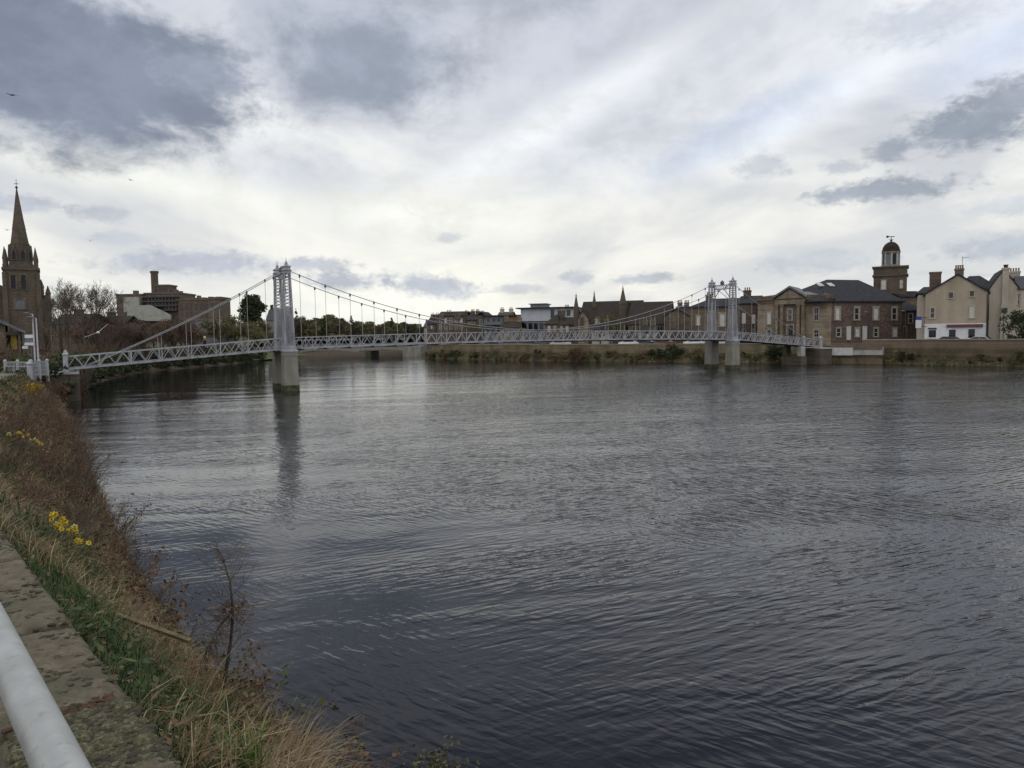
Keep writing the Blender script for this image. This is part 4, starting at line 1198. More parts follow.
mb = MB(); mb.smooth = True; mb.lathe((cen.x, cen.y, zd1), [(rD * 1.12, -.02), (rD * 1.04, .06)] + [(rD * 1.02 * math.cos(R(9 * k)), (zd2 - zd1) * math.sin(R(9 * k))) for k in range(1, 10)] + [(.05, zd2 - zd1)], 16); dm = mb.build('dome', M['slate_brown'], b)
mb = MB(); zv = T.P(890, 234.5)[1]; q = Vector((cen.x, cen.y, zd2)); mb.tube([q, Vector((cen.x, cen.y, zv))], [.09, .05], 6); mb.lathe(q, [(.1, 0), (.28, .2), (.1, .45)], 8)
mb.bar(Vector((cen.x - 1.0, cen.y, zv - .12)), Vector((cen.x + .7, cen.y, zv - .12)), .14, .05); mb.bar(Vector((cen.x - 1.0, cen.y, zv - .12)), Vector((cen.x - .55, cen.y, zv - .12)), .42, .05); mb.bar(Vector((cen.x - .5, cen.y, zv - .7)), Vector((cen.x + .5, cen.y, zv - .7)), .07, .05)
mb.build('weathervane', M['dark_iron'], b)
# low roofs linking tower and house
H2 = Fr(900, 146, .97, .1); b = empty('back_building', H2.W(2, 2, 2.4), 'low dark slate roofed building squeezed between tower and cream house', 'building')
ze = H2.P(912, 297)[1]; u1 = H2.U(928)
mb = MB(); H2.box(mb, 0, u1, 0, 8, GB, ze); mb.build('wall', M['sand_dark'], b)
mb = MB(); H2.gable_roof_u(mb, -.2, u1 + .2, 0, 8, ze, H2.P(912, 291)[1]); mb.build('roof', M['slate'], b)

# --- twin-chimney sandstone house behind the far bridge tower
D_ = Fr(757.5, 137, .88, -.47)
b = empty('sandstone_house', D_.W(-5, 0, 2.4), 'two storey sandstone house with two tall chimneys behind the far bridge tower', 'house')
uL = D_.U(689); uM = D_.U(736); ze = (D_.P(700, 309)[1] + D_.P(750, 303)[1]) / 2; zr_ = (D_.P(715, 301)[1] + D_.P(730, 300)[1]) / 2
mb = MB(); D_.box(mb, uL, uM, .6, 9, GB, ze); mb.build('wall', M['sand_dark'], b)
mb = MB(); D_.box(mb, uM, 0, 0, 9, GB, ze + .3); mb.build('red_wall', M['red_stone'], b)
mb = MB(); D_.hip_roof(mb, uL, uM + .5, .6, 9, ze + .02, zr_ + .6, 3.2, .2); mb.build('roof', M['slate'], b)
mb = MB(); D_.gable_roof_u(mb, uM, 0.1, 0, 9, ze + .3, zr_ + .7); mb.build('roof', M['slate'], b)
window(D_, b, 696, 316, 699, 325, sur=.2, d=.6, glass='blind', sash=None); window(D_, b, 719.5, 314, 723.8, 326, sur=.28, d=.6, glass='blind'); window(D_, b, 707, 316, 710, 325, sur=.2, d=.6)
window(D_, b, 742, 313, 745.8, 323.5, sur=.22, glass='blind', trim='red_stone'); window(D_, b, 752, 314.5, 755.4, 323.5, sur=.2, trim='red_stone', glass='blind')
window(D_, b, 742, 329, 745.8, 336, sur=.2, trim='red_stone'); window(D_, b, 752, 329, 755, 337, sur=.2, trim='red_stone', sill=False, name='door')
for xa, xb, yt in ((701, 706.5, 296.5), (739.3, 746, 292)):
    chimney(D_, b, D_.U(xa, 300), D_.U(xb, 300), 3.8, 5.2, ze, D_.P((xa + xb) / 2, yt)[1] + .5, 'church', 3)
mb = MB()
for uu in (uM + .1,):
    D_.box(mb, uu - .12, uu + .02, -.14, 0, GB, ze + .2)
mb.build('drainpipe', M['trim_dark'], b)

# --- brown gable hall and long roof
E_ = Fr(689, 158, .95, -.31)
b = empty('brown_hall', E_.W(-6, 0, 2.4), 'long brown roofed church hall with a plain gable facing the river', 'building')
ug, zg = E_.P(677, 308.8); ul = E_.U(664.5); ze = E_.P(688, 316)[1]
mb = MB(); E_.prism(mb, [(ul, GB), (0, GB), (0, ze), ((ul) / 2, zg), (ul, ze)], 0, 16); mb.build('gable_wall', M['sand_dark'], b)
mb = MB(); E_.gable_roof_d(mb, ul, 0, -.2, 16, ze, zg); mb.build('roof', M['slate_brown'], b)
E2 = Fr(668, 162, .95, -.31); uL = E2.U(628); ze2 = E2.P(640, 324)[1]; zr2 = E2.P(650, 307)[1] + 1.2
mb = MB(); E2.box(mb, uL, 0, 0, 12, GB, ze2); mb.build('nave_wall', M['sand_dark'], b)
mb = MB(); E2.gable_roof_u(mb, uL - .2, .5, 0, 12, ze2, zr2); mb.build('nave_roof', M['slate_brown'], b)
for i in range(7):
    x = 633 + i * 4.6; window(E2, b, x, 326.5, x + 1.8, 333, sur=.12, trim='sand', sash=None)

# --- church with slim steeple and two pinnacles
K = Fr(628, 172, .95, -.31)
b = empty('steeple_church', K.W(-9, 0, 2.4), 'dark stone church with a slim spire, gabled front and two thin pinnacles', 'church')
uL = K.U(578); ze = K.P(600, 322)[1]; zr_ = K.P(600, 307.5)[1] + 1.5
mb = MB(); K.box(mb, uL, K.U(626), 0, 12, GB, ze); mb.build('nave_wall', M['sand_dark'], b)
mb = MB(); K.gable_roof_u(mb, uL, K.U(640), 0, 12, ze, zr_); mb.build('nave_roof', M['slate_brown'], b)
# gabled front bay
ga = K.U(579.5); gb = K.U(589.5); gm, gz = K.P(583.8, 311); gm = (ga + gb) / 2
mb = MB(); K.prism(mb, [(ga, GB), (gb, GB), (gb, K.P(588, 319)[1]), (gm, gz), (ga, K.P(581, 319)[1])], -1.5, 2); mb.build('front_gable', M['sand'], b)
mb = MB(); K.gable_roof_d(mb, ga, gb, -1.6, 4, K.P(588, 319)[1], gz, .12, .2); mb.build('front_roof', M['slate_brown'], b)
window(K, b, 582.6, 318, 585, 327, sur=.15, d=-1.5, sash=None, trim='sand_dark')
for i in range(6):
    x = 592.5 + i * 4.6; window(K, b, x, 324.5, x + 1.8, 332, sur=.12, trim='sand', sash=None)


def spire(fr, parent, x, ytip, ybase, wpx, ytow, d, mname, name='spire', finial=True):
    u, zt = fr.P(x, ytip); zb = fr.P(x, ybase)[1]; w = fr.U(x + wpx / 2) - fr.U(x - wpx / 2)
    mb = MB(); c = fr.W(u, d, 0)
    h = zt - zb
    mb.lathe((c.x, c.y, zb), [(w * .62, 0), (w * .50, .05 * h), (w * .5, .06 * h), (.06, h)], 8, R(22.5))
    if finial: mb.lathe((c.x, c.y, zt - .4), [(.05, 0), (.2, .2), (.05, .4), (.04, .9)], 6)
    s = mb.build(name, M[mname], parent)
    mb = MB(); fr.box(mb, u - w / 2, u + w / 2, d - w / 2, d + w / 2, GB, zb - .02); fr.box(mb, u - w * .56, u + w * .56, d - w * .56, d + w * .56, zb - .45, zb)
    mb.build('tower_shaft', M[mname], parent)
    return s


spire(K, b, 622.2, 287, 302.5, 6.6, 325, 1.0, 'church')
spire(K, b, 575.6, 294.5, 307, 4.6, 330, 0.5, 'church', 'pinnacle'); spire(K, b, 590.3, 291.5, 305.5, 4.6, 320, 4.5, 'church', 'pinnacle')
spire(K, b, 582.8, 300.5, 306, 1.8, 320, 6, 'church', 'pinnacle', False)
# flat topped tower beside the steeple
K2 = Fr(626.5, 176, .95, -.31)
b = empty('flat_tower', K2.W(1, 1, 2.4), 'flat topped dark stone tower rising beside the slim spire', 'tower')
u1 = K2.U(636.5); zt = K2.P(631, 301)[1]
mb = MB(); K2.box(mb, 0, u1, 0, 3, GB, zt - .4); mb.build('shaft', M['church'], b)
mb = MB(); K2.box(mb, -.3, u1 + .3, -.3, 3.3, zt - .4, zt); mb.build('cap', M['church'], b)
window(K2, b, 629.5, 303.5, 632.5, 307.2, sash=None, sur=.15, trim='sand_dark')

# --- modern white block with thin flat roof
G = Fr(521, 196, .97, -.24)
b = empty('modern_block', G.W(4, 0, 2.4), 'modern white clad block with a thin oversailing flat roof and rooftop plant room', 'building')
u1 = G.U(575); zt = G.P(540, 308.5)[1]; zb_ = G.P(540, 321)[1]
mb = MB(); G.box(mb, 0, u1, 0, 12, zb_, zt); mb.build('upper_wall', M['modern_white'], b)
mb = MB(); G.box(mb, 0.1, u1 - .1, .3, 11, GB, zb_); mb.build('lower_wall', M['modern_grey'], b)
mb = MB(); G.box(mb, -1.1, u1 + .6, -1.1, 12.5, zt, zt + .3); mb.build('roof', M['dark_iron'], b)
x0 = G.U(529); x1 = G.U(544); z1 = G.P(536, 304)[1]; mb = MB(); G.box(mb, x0, x1, 2, 8, zt + .3, z1); G.box(mb, x0 - .4, x1 + .4, 1.6, 8.4, z1, z1 + .22); mb.build('plant_room', M['modern_grey'], b)
for r in ((551, 310, 554, 318), (558, 311, 561.5, 319), (567, 310.5, 570, 316)): window(G, b, *r, trim='dark_iron', sash=None, sur=.08, sill=False)
for i in range(7): window(G, b, 523 + i * 5.6, 323.5, 526 + i * 5.6, 331, trim='dark_iron', sash=None, sur=.08, sill=False, d=.3)
# gabled brown house before it
H3 = Fr(545.5, 180, .95, -.31)
b = empty('small_house', H3.W(2, 0, 2.4), 'small brown roofed house before the modern white block', 'house')
u1 = H3.U(573); ze = H3.P(552, 324)[1]; zr_ = H3.P(552, 317.2)[1]
mb = MB(); H3.box(mb, 0, u1, 0, 7, GB, ze); mb.build('wall', M['sand_dark'], b)
mb = MB(); H3.hip_roof(mb, 0, u1 * .45, 0, 7, ze, zr_ + .7, 2, 1); H3.gable_roof_u(mb, u1 * .45, u1, 0, 7, ze - .3, zr_ - .2); mb.build('roof', M['slate_brown'], b)
for i in range(4): window(H3, b, 548 + i * 6, 326, 550.4 + i * 6, 332, sur=.12)
chimney(H3, b, H3.U(558), H3.U(561.5), 3, 4, ze, H3.P(560, 310)[1], 'sand_dark', 2)

# --- timber clad block
I_ = Fr(484, 205, .97, -.24)
b = empty('timber_block', I_.W(4, 0, 2.4), 'low block with tan timber panel and long flat dark roof', 'building')
u1 = I_.U(529); zt = I_.P(510, 316.2)[1]
mb = MB(); I_.box(mb, 0, u1, .2, 9, GB, zt); mb.build('wall', M['modern_grey'], b)
mb = MB(); x0, z0 = I_.P(509.5, 325); I_.box(mb, x0, u1, -.05, .2, z0, zt); mb.build('timber_panel', M['timber'], b)
mb = MB(); I_.box(mb, -.5, u1 + 1.2, -1, 10, zt, zt + .35); mb.build('roof', M['dark_iron'], b)
mb = MB(); I_.box(mb, 0, I_.U(508), -2.5, .18, I_.P(495, 324)[1] - .3, I_.P(495, 324)[1]); mb.build('canopy', M['lead'], b)
for i in range(8): window(I_, b, 486 + i * 5.3, 326.5, 489.5 + i * 5.3, 333, trim='modern_white', sash=None, sur=.1, sill=False, d=.2)
for i in range(4): window(I_, b, 486.5 + i * 5.3, 318, 490 + i * 5.3, 321.5, trim='modern_white', sash=None, sur=.08, sill=False, d=.2)

# --- dark square stack house
J_ = Fr(477.5, 208, .97, -.24)
b = empty('tall_house', J_.W(1, 0, 2.4), 'narrow dark stone house with a chimney at its gable beside the timber block', 'house')
u1 = J_.U(485); zt = J_.P(481, 315.5)[1]
mb = MB(); J_.box(mb, 0, u1, 0, 8, GB, zt); mb.build('wall', M['church'], b)
mb = MB(); J_.gable_roof_d(mb, 0, u1, -.1, 8, zt, zt + .9); mb.build('roof', M['slate'], b)
chimney(J_, b, J_.U(479), J_.U(483), 1, 2, zt, J_.P(481, 312.5)[1], 'church', 3); window(J_, b, 480, 320, 482.4, 326, sur=.15)

# --- stone tenement with corner turrets
Tn = Fr(437.5, 222, .98, -.18)
b = empty('stone_tenement', Tn.W(4, 0, 2.4), 'brown stone tenement with chimneys at both ends and crowstepped gables', 'building')
u1 = Tn.U(466); zt = Tn.P(450, 316)[1]; zp = Tn.P(450, 313)[1]
mb = MB(); Tn.box(mb, 0, u1, 0, 9, GB, zt); mb.build('wall', M['sand_dark'], b)
mb = MB(); Tn.gable_roof_u(mb, 0, u1, 0, 9, zt, zp + .4); mb.build('roof', M['slate_brown'], b)
chimney(Tn, b, Tn.U(444.5), Tn.U(449.5), 2, 3.4, zt, Tn.P(447, 311.5)[1], 'sand_dark', 3); chimney(Tn, b, Tn.U(463), Tn.U(465.5), 2, 3.4, zt, Tn.P(464, 311.8)[1], 'sand_dark', 2)
for x, w in ((439, 5), (455, 6)):
    a_ = Tn.U(x); c_ = Tn.U(x + w); mb = MB(); Tn.prism(mb, [(a_, zt - 1), (c_, zt - 1), (c_, zt + .2), ((a_ + c_) / 2, zp - .1), (a_, zt + .2)], -.3, 3); mb.build('dormer_gable', M['sand_dark'], b)
for i in range(5):
    for y in (318.5, 325): window(Tn, b, 439.5 + i * 5.2, y, 441.6 + i * 5.2, y + 4, sur=.15)
# grey roofed terrace right of it and houses on the left
for (x0, x1, Y, ye, yr, lab, wm_) in ((466, 479, 226, 323, 318.2, 'grey roofed terrace between the stone tenement and the narrow dark house', 'sand_dark'),
                                     (424, 439, 240, 327, 321.5, 'grey slate roofed house left of the stone tenement', 'cream_pale')):
    q = Fr(x0, Y, .98, -.18); b = empty('terrace_house', q.W(2, 0, 2.4), lab, 'house'); u1 = q.U(x1); ze = q.P(x0 + 5, ye)[1]
    mb = MB(); q.box(mb, 0, u1, 0, 8, GB, ze); mb.build('wall', M[wm_], b)
    mb = MB(); q.gable_roof_u(mb, -.2, u1 + .2, 0, 8, ze, q.P(x0 + 5, yr)[1] + .5); mb.build('roof', M['slate_pale'], b)
    for i in range(3): window(q, b, x0 + 1.6 + i * 4.2, ye + 2, x0 + 3.4 + i * 4.2, ye + 6, sur=.15)

# --- pale roadside kiosk wall and low street wall along the far bank
for (x0, x1, Y, y0, y1, lab, nm, mm) in ((476, 497, 158, 351.5, 343.5, 'pale low building with white panels on the far bank under the footbridge', 'kiosk', 'concrete'),
                                       (498.5, 519, 154, 351, 344, 'second pale flat roofed kiosk just right of the first under the footbridge', 'kiosk', 'concrete')):
    q = Fr(x0, Y, .75, -.66); u1 = q.U(x1, 346); b = empty(nm, q.W(1, 0, 2.3), lab, 'kiosk'); z1 = q.P(x0 + 5, y1)[1]; z0 = 1.6
    mb = MB(); q.box(mb, 0, u1, 0, 2.4, z0, z1); mb.build('wall', M[mm], b)
    mb = MB(); q.box(mb, -.2, u1 + .2, -.25, 2.6, z1, z1 + .15); mb.build('roof', M['lead'], b)
    mb = MB(); 
    for i in range(4): q.box(mb, u1 * (i + .15) / 4, u1 * (i + .85) / 4, -.03, .05, z0 + 1.0, z1 - .25)
    mb.build('panel', M['white_wall'], b)


# ------------------------------------------------------------------ far bank: quay wall, parapet, approach ramp, vegetation, cars
class Path:
    """walk along the far bank: k is metres from the first point, off is inland of the waterline"""
    def __init__(self):
        self.p = [Vector(a) for a in WRs]; self.s = [0.0]
        for a, b in zip(self.p, self.p[1:]): self.s.append(self.s[-1] + (b - a).length)

    def at(self, k, off, z):
        i = int(np.searchsorted(self.s, k)) - 1; i = max(0, min(i, len(self.p) - 2))
        f = (k - self.s[i]) / max(self.s[i + 1] - self.s[i], 1e-6); q = self.p[i].lerp(self.p[i + 1], f)
        n1, n2 = rowsR[i][1], rowsR[i + 1][1]; n_ = (n1.lerp(n2, f)).normalized()
        return Vector((q.x + n_.x * off, q.y + n_.y * off, z))

    def k_of_px(self, px, z=0.5, off=0.5):
        best = None
        for k in np.arange(120, self.s[-1], 0.5):
            q = self.at(k, off, z); d = C3.transposed() @ (q - Vector((0, 0, EYE)))
            x = 512 + FPX * d.x / -d.z
            if best is None or abs(x - px) < best[0]: best = (abs(x - px), k)
            if q.y > 172: break
        return best[1]


PB = Path()
M['quay'] = stone_mat('quay_rubble', (0.23, 0.17, 0.115), (0.105, 0.078, 0.052), (0.045, 0.048, 0.02), 1.1, 0.42, soot=0.95)
M['parapet'] = stone_mat('parapet_stone', (0.22, 0.165, 0.12), (0.17, 0.125, 0.09), (0.09, 0.075, 0.055), 0.8, 0.36, soot=0.5)


def strip(mb, ks, off0, off1, z0, z1, wob=0.0):
    vs = []; fs = []
    for k in ks:
        w = wob * mnoise.noise(Vector((k * .7, z1, 1)))
        vs += [PB.at(k, off0, z0), PB.at(k, off1, z0), PB.at(k, off1, z1 + w), PB.at(k, off0, z1 + w)]
    n = len(ks)
    for i in range(n - 1):
        for j in range(4): fs.append((i * 4 + j, i * 4 + (j + 1) % 4, (i + 1) * 4 + (j + 1) % 4, (i + 1) * 4 + j))
    fs += [(0, 3, 2, 1), ((n - 1) * 4, (n - 1) * 4 + 1, (n - 1) * 4 + 2, (n - 1) * 4 + 3)]
    mb.add(vs, fs)


kr = PB.k_of_px(862); k0 = 30
wl_ = empty('quay_wall', PB.at(kr, 1, 0), 'weathered rubble quay wall with low parapet in front of the cream houses', 'wall')
ks = list(np.arange(k0, kr, 2.0)) + [kr]
mb = MB(); strip(mb, ks, 0.7, 2.2, -.6, 2.35); mb.build('wall_face', M['quay'], wl_)
mb = MB(); strip(mb, ks, 0.95, 1.5, 2.35, 3.50); mb.build('parapet', M['parapet'], wl_)
mb = MB(); strip(mb, ks, 0.85, 1.6, 3.50, 3.64, .03); mb.build('coping', M['trim'], wl_)
# landing and ramp at the far end of the bridge
ka = PB.k_of_px(832); kb = PB.k_of_px(884)
rp = empty('approach_ramp', PB.at(ka, 0, 0), 'pale grey approach ramp with low walls at the far end of the footbridge', 'ramp')
ks = list(np.linspace(kb, ka, 10))
vs = []
mb = MB(); strip(mb, ks, -1.1, .68, 1.35, 2.5); mb.build('ramp_slab', M['concrete'], rp)
mb = MB(); strip(mb, ks, -1.25, -1.02, 2.2, 3.15); mb.build('ramp_parapet', M['parapet'], rp)
mb = MB(); strip(mb, list(np.linspace(kb, ka, 10)), -.9, .6, -.8, 1.34); mb.build('ramp_base', M['quay'], rp)
kw = PB.k_of_px(853)
mb = MB(); strip(mb, [kw, ka + .5], -1.32, -1.12, 1.3, 2.45); mb.build('white_panel', M['trim_white'], rp)
# low street wall left of the bridge
M['tan_wall'] = stone_mat('tan_embankment_stone', (0.26, 0.205, 0.135), (0.19, 0.15, 0.10), (0.075, 0.075, 0.036), 0.8, 0.34, soot=0.8)
ke = PB.k_of_px(420)
sw = empty('street_wall', PB.at(ke, 3, 2.4), 'mottled tan stone embankment wall along the far street behind the bushes', 'wall')
mb = MB(); strip(mb, list(np.arange(ka + 3, ke, 3.0)), 1.55, 3.3, .5, 3.0, .12); mb.build('wall_run', M['tan_wall'], sw)
mb = MB(); strip(mb, list(np.arange(ka + 3, ke, 3.0)), 1.45, 1.95, 3.0, 3.14, .12); mb.build('coping', M['trim'], sw)


# ---- plant generators
def leaf_quads(mb, c, r, n, size, flat=(1, 1, 1), shell=0.0):
    c = Vector(c)
    vs = []; fs = []
    d = rng.normal(size=(n, 3)); d /= np.linalg.norm(d, axis=1)[:, None]
    rad = r * (shell + (1 - shell) * rng.random(n) ** 0.45)
    P_ = d * rad[:, None] * np.array(flat)
    A_ = rng.normal(size=(n, 3)); A_ /= np.linalg.norm(A_, axis=1)[:, None]
    B_ = rng.normal(size=(n, 3)); B_ -= (B_ * A_).sum(1)[:, None] * A_; B_ /= np.linalg.norm(B_, axis=1)[:, None]
    sz = size * (0.6 + 0.8 * rng.random(n))
    for i in range(n):
        q = c + Vector(P_[i]); a = Vector(A_[i]) * sz[i]; b_ = Vector(B_[i]) * sz[i] * .6
        k = len(vs); vs += [q - a, q + b_, q + a, q - b_]; fs.append((k, k + 1, k + 2, k + 3))
    mb.add(vs, fs)


def rot_dir(d, ang, az_):
    d = d.normalized(); x = d.orthogonal().normalized(); y = d.cross(x)
    s_ = x * math.cos(az_) + y * math.sin(az_)
    return (d * math.cos(ang) + s_ * math.sin(ang)).normalized()


def branch(tr, cr, p0, d, L, r, lvl, maxl, rs, up=0.12, spread=0.6, kids=3, tipcb=None, minr=0.006):
    pts = [Vector(p0)]; rad = [r]; dd = Vector(d); n = 4 if lvl < 2 else 3
    for i in range(n):
        dd = (dd + Vector((rs.gauss(0, .13), rs.gauss(0, .13), rs.gauss(0, .08) + up * .3))).normalized()
        pts.append(pts[-1] + dd * L / n); rad.append(max(minr, r * (1 - .55 * (i + 1) / n)))
    (tr if lvl < 1 else cr).tube(pts, rad, 6 if lvl < 2 else 3, cap=lvl < 2)
    if lvl >= maxl:
        if tipcb: tipcb(pts[-1])
        return
    for k in range(kids + (1 if lvl < 2 else 0)):
        f = 0.45 + 0.55 * (k + rs.random()) / kids; f = min(f, 1.0); x = f * n; i = min(int(x), n - 1)
        q = pts[i].lerp(pts[i + 1], x - i)
        nd = rot_dir(dd, spread * rs.uniform(.55, 1.25), rs.uniform(0, 6.283)); nd.z += up; nd.normalize()
        branch(tr, cr, q, nd, L * rs.uniform(.58, .78), rad[i] * .62, lvl + 1, maxl, rs, up, spread, kids, tipcb, minr)


def bare_tree(label, h, seed, name='bare_tree', mats=('bark', 'twig'), maxl=5, kids=3, spread=.62, minr=.012, leaf=None, leafn=0, leafs=.1, group=None):
    rs = random.Random(seed); e = empty(name, (0, 0, 0), label, 'tree', group)
    tr = MB(); cr = MB(); lf = MB()
    cb = (lambda q: leaf_quads(lf, q, leafs * 4, leafn, leafs)) if leaf else None
    branch(tr, cr, (0, 0, -.3), (0, 0, 1), h * .34, h * .024, 0, maxl, rs, .16, spread, kids, cb, minr)
    tr.build('trunk', M[mats[0]], e)
    if leaf:
        n0 = len(cr.v); cr.m = [0] * len(cr.f); cr.cur = 1; cr.add(lf.v, lf.f); cr.build('crown', [M[mats[1]], M[leaf]], e)
    else: cr.build('crown', M[mats[1]], e)
    return e


def leafy_tree(label, h, w, seed, leaf, n=60, size=.3, name='tree', conic=0.0, group=None, per=34, low=.22):
    rs = random.Random(seed); e = empty(name, (0, 0, 0), label, 'tree', group)
    tr = MB(); tr.tube([(0, 0, -.4), (.05, 0, h * .3), (-.05, .05, h * .62), (0, 0, h * .86)], [h * .026, h * .02, h * .013, .02], 7)
    cr = MB(); cr.cur = 1
    for i in range(n):
        z = low + (1 - low) * rs.random() ** .85; a = rs.uniform(0, 6.283)
        R_ = (1 - z) * 1.05 * conic + (1 - conic) * math.sqrt(max(0.02, 1 - ((z - .58) / .46) ** 2))
        rr = w / 2 * R_ * rs.uniform(.35, 1.0); q = Vector((rr * math.cos(a), rr * math.sin(a), z * h * .97))
        if i % 3 == 0:
            cr.cur = 0; cr.tube([(0, 0, max(.1, q.z - rr * .7)), q], [h * .008, .015], 4); cr.cur = 1
        leaf_quads(cr, q, w * .13 * rs.uniform(.7, 1.35) * (1 - .5 * conic * z), per, size, (1, 1, .72))
    tr.build('trunk', M['bark'], e); cr.build('crown', [M['bark'], M[leaf]], e)
    return e


def bush(label, w, h, seed, leaf, n=16, per=40, size=.14, name='bush', twigs=0, group=None, tw='twig'):
    rs = random.Random(seed); mb = MB(); mb.cur = 1
    for i in range(n):
        a = rs.uniform(0, 6.283); r = w / 2 * math.sqrt(rs.random()) * .8; z = h * (.15 + .7 * rs.random() * (1 - (r / w * 1.2) ** 2))
        leaf_quads(mb, (r * math.cos(a), r * math.sin(a), z), w * .17, per, size, (1, 1, .8))
    mb.cur = 0
    for i in range(twigs + 5):
        a = rs.uniform(0, 6.283); r = w * .5 * rs.random(); zz = h * rs.uniform(.7, 1.2)
        mb.tube([(r * .2 * math.cos(a), r * .2 * math.sin(a), -.2), (r * .7 * math.cos(a), r * .7 * math.sin(a), zz * .6), (r * math.cos(a) * 1.1, r * math.sin(a) * 1.1, zz)], [.03, .02, .008], 4)
    o = mb.build(name, [M[tw], M[leaf]]); tag(o, label, 'bush', group)
    return o


def place(proto, first, loc, rz, s, label=None):
    o = proto if first else copy_tree(proto)
    o.location = loc; o.rotation_euler = (0, 0, rz); o.scale = (s, s, s)
    if label: o['label'] = label
    return o


# far-bank bushes between water and street
protos = [bush('green leafy bush on the far river bank under the footbridge', 2.6, 2.1, 1, 'leaf_mid', 15, 42, .15, group='bushes on the far bank'),
          bush('dark olive bush on the far river bank under the footbridge', 2.4, 1.9, 2, 'leaf_olive', 15, 40, .14, group='bushes on the far bank'),
          bush('russet brown bush on the far river bank under the footbridge', 2.5, 1.8, 3, 'leaf_russet', 12, 34, .13, twigs=26, group='bushes on the far bank'),
          bush('very dark evergreen bush on the far river bank under the footbridge', 2.8, 2.4, 4, 'leaf_dark', 16, 44, .15, group='bushes on the far bank'),
          bush('bare twiggy scrub on the far river bank under the footbridge', 2.6, 2.0, 5, 'leaf_russet', 5, 20, .1, twigs=70, group='bushes on the far bank', tw='twig_red')]
used = set(); rs = random.Random(5)
k = ka + 2.0; kend = PB.k_of_px(408) + 4
while k < kend:
    for off in (0.35, 1.15):
        j = rs.choice([0, 1, 1, 1, 2, 3, 4, 4])
        if rs.random() < .12: continue
        q = PB.at(k + rs.uniform(-.5, .5), off + rs.uniform(-.3, .4), (.0 if off < 1 else .35))
        place(protos[j], j not in used, q, rs.uniform(0, 6.28), rs.uniform(.5, .98)); used.add(j)
    k += 1.75
# larger shrubs
for px_c, s_, nm, lab, lf, off in ((671, 1.0, 'shrub', 'broad dark green shrub on the far bank left of the far bridge tower', 'leaf_dark', 1.5), (577, .8, 'shrub', 'rounded russet shrub on the far bank below the pinnacled church', 'leaf_russet', 1.3),
                                   (774, 1.0, 'shrub', 'dark green shrub on the far bank under the bridge right of the far tower', 'leaf_dark', 1.4), (700, .7, 'shrub', 'yellowish olive shrub by the water beside the far tower piers', 'leaf_olive', .8)):
    o = bush(lab, 5.2, 3.0, int(px_c), lf, 26, 60, .16, nm); o.location = PB.at(PB.k_of_px(px_c), off, .3); o.scale = (s_,) * 3
# quay wall growth
protos = [bush('ivy and weed growth hanging on the quay wall below the parapet', 1.8, 1.3, 31, 'leaf_olive', 10, 36, .10, name='wall_weed', group='weeds on the quay wall'), bush('dark weed clump at the foot of the quay wall', 2.0, 1.0, 32, 'leaf_dark', 10, 30, .10, name='wall_weed', group='weeds on the quay wall')]
for i in range(74):
    q = PB.at(kr - rs.uniform(0.5, 52), rs.uniform(.35, .75), rs.choice([-.1, .0, .1, .2, .6, 1.1])); place(protos[i % 2], i < 2, q, rs.uniform(0, 6.28), rs.uniform(.5, 1.1))
# round evergreen at the picture edge
o = leafy_tree('round dark evergreen bush tree in front of the harled house at the picture edge', 5.2, 6.2, 77, 'leaf_dark', 80, .17, 'evergreen_shrub', low=.06); q = at(1024, 338, 111); o.location = (q.x, q.y, 2.4)


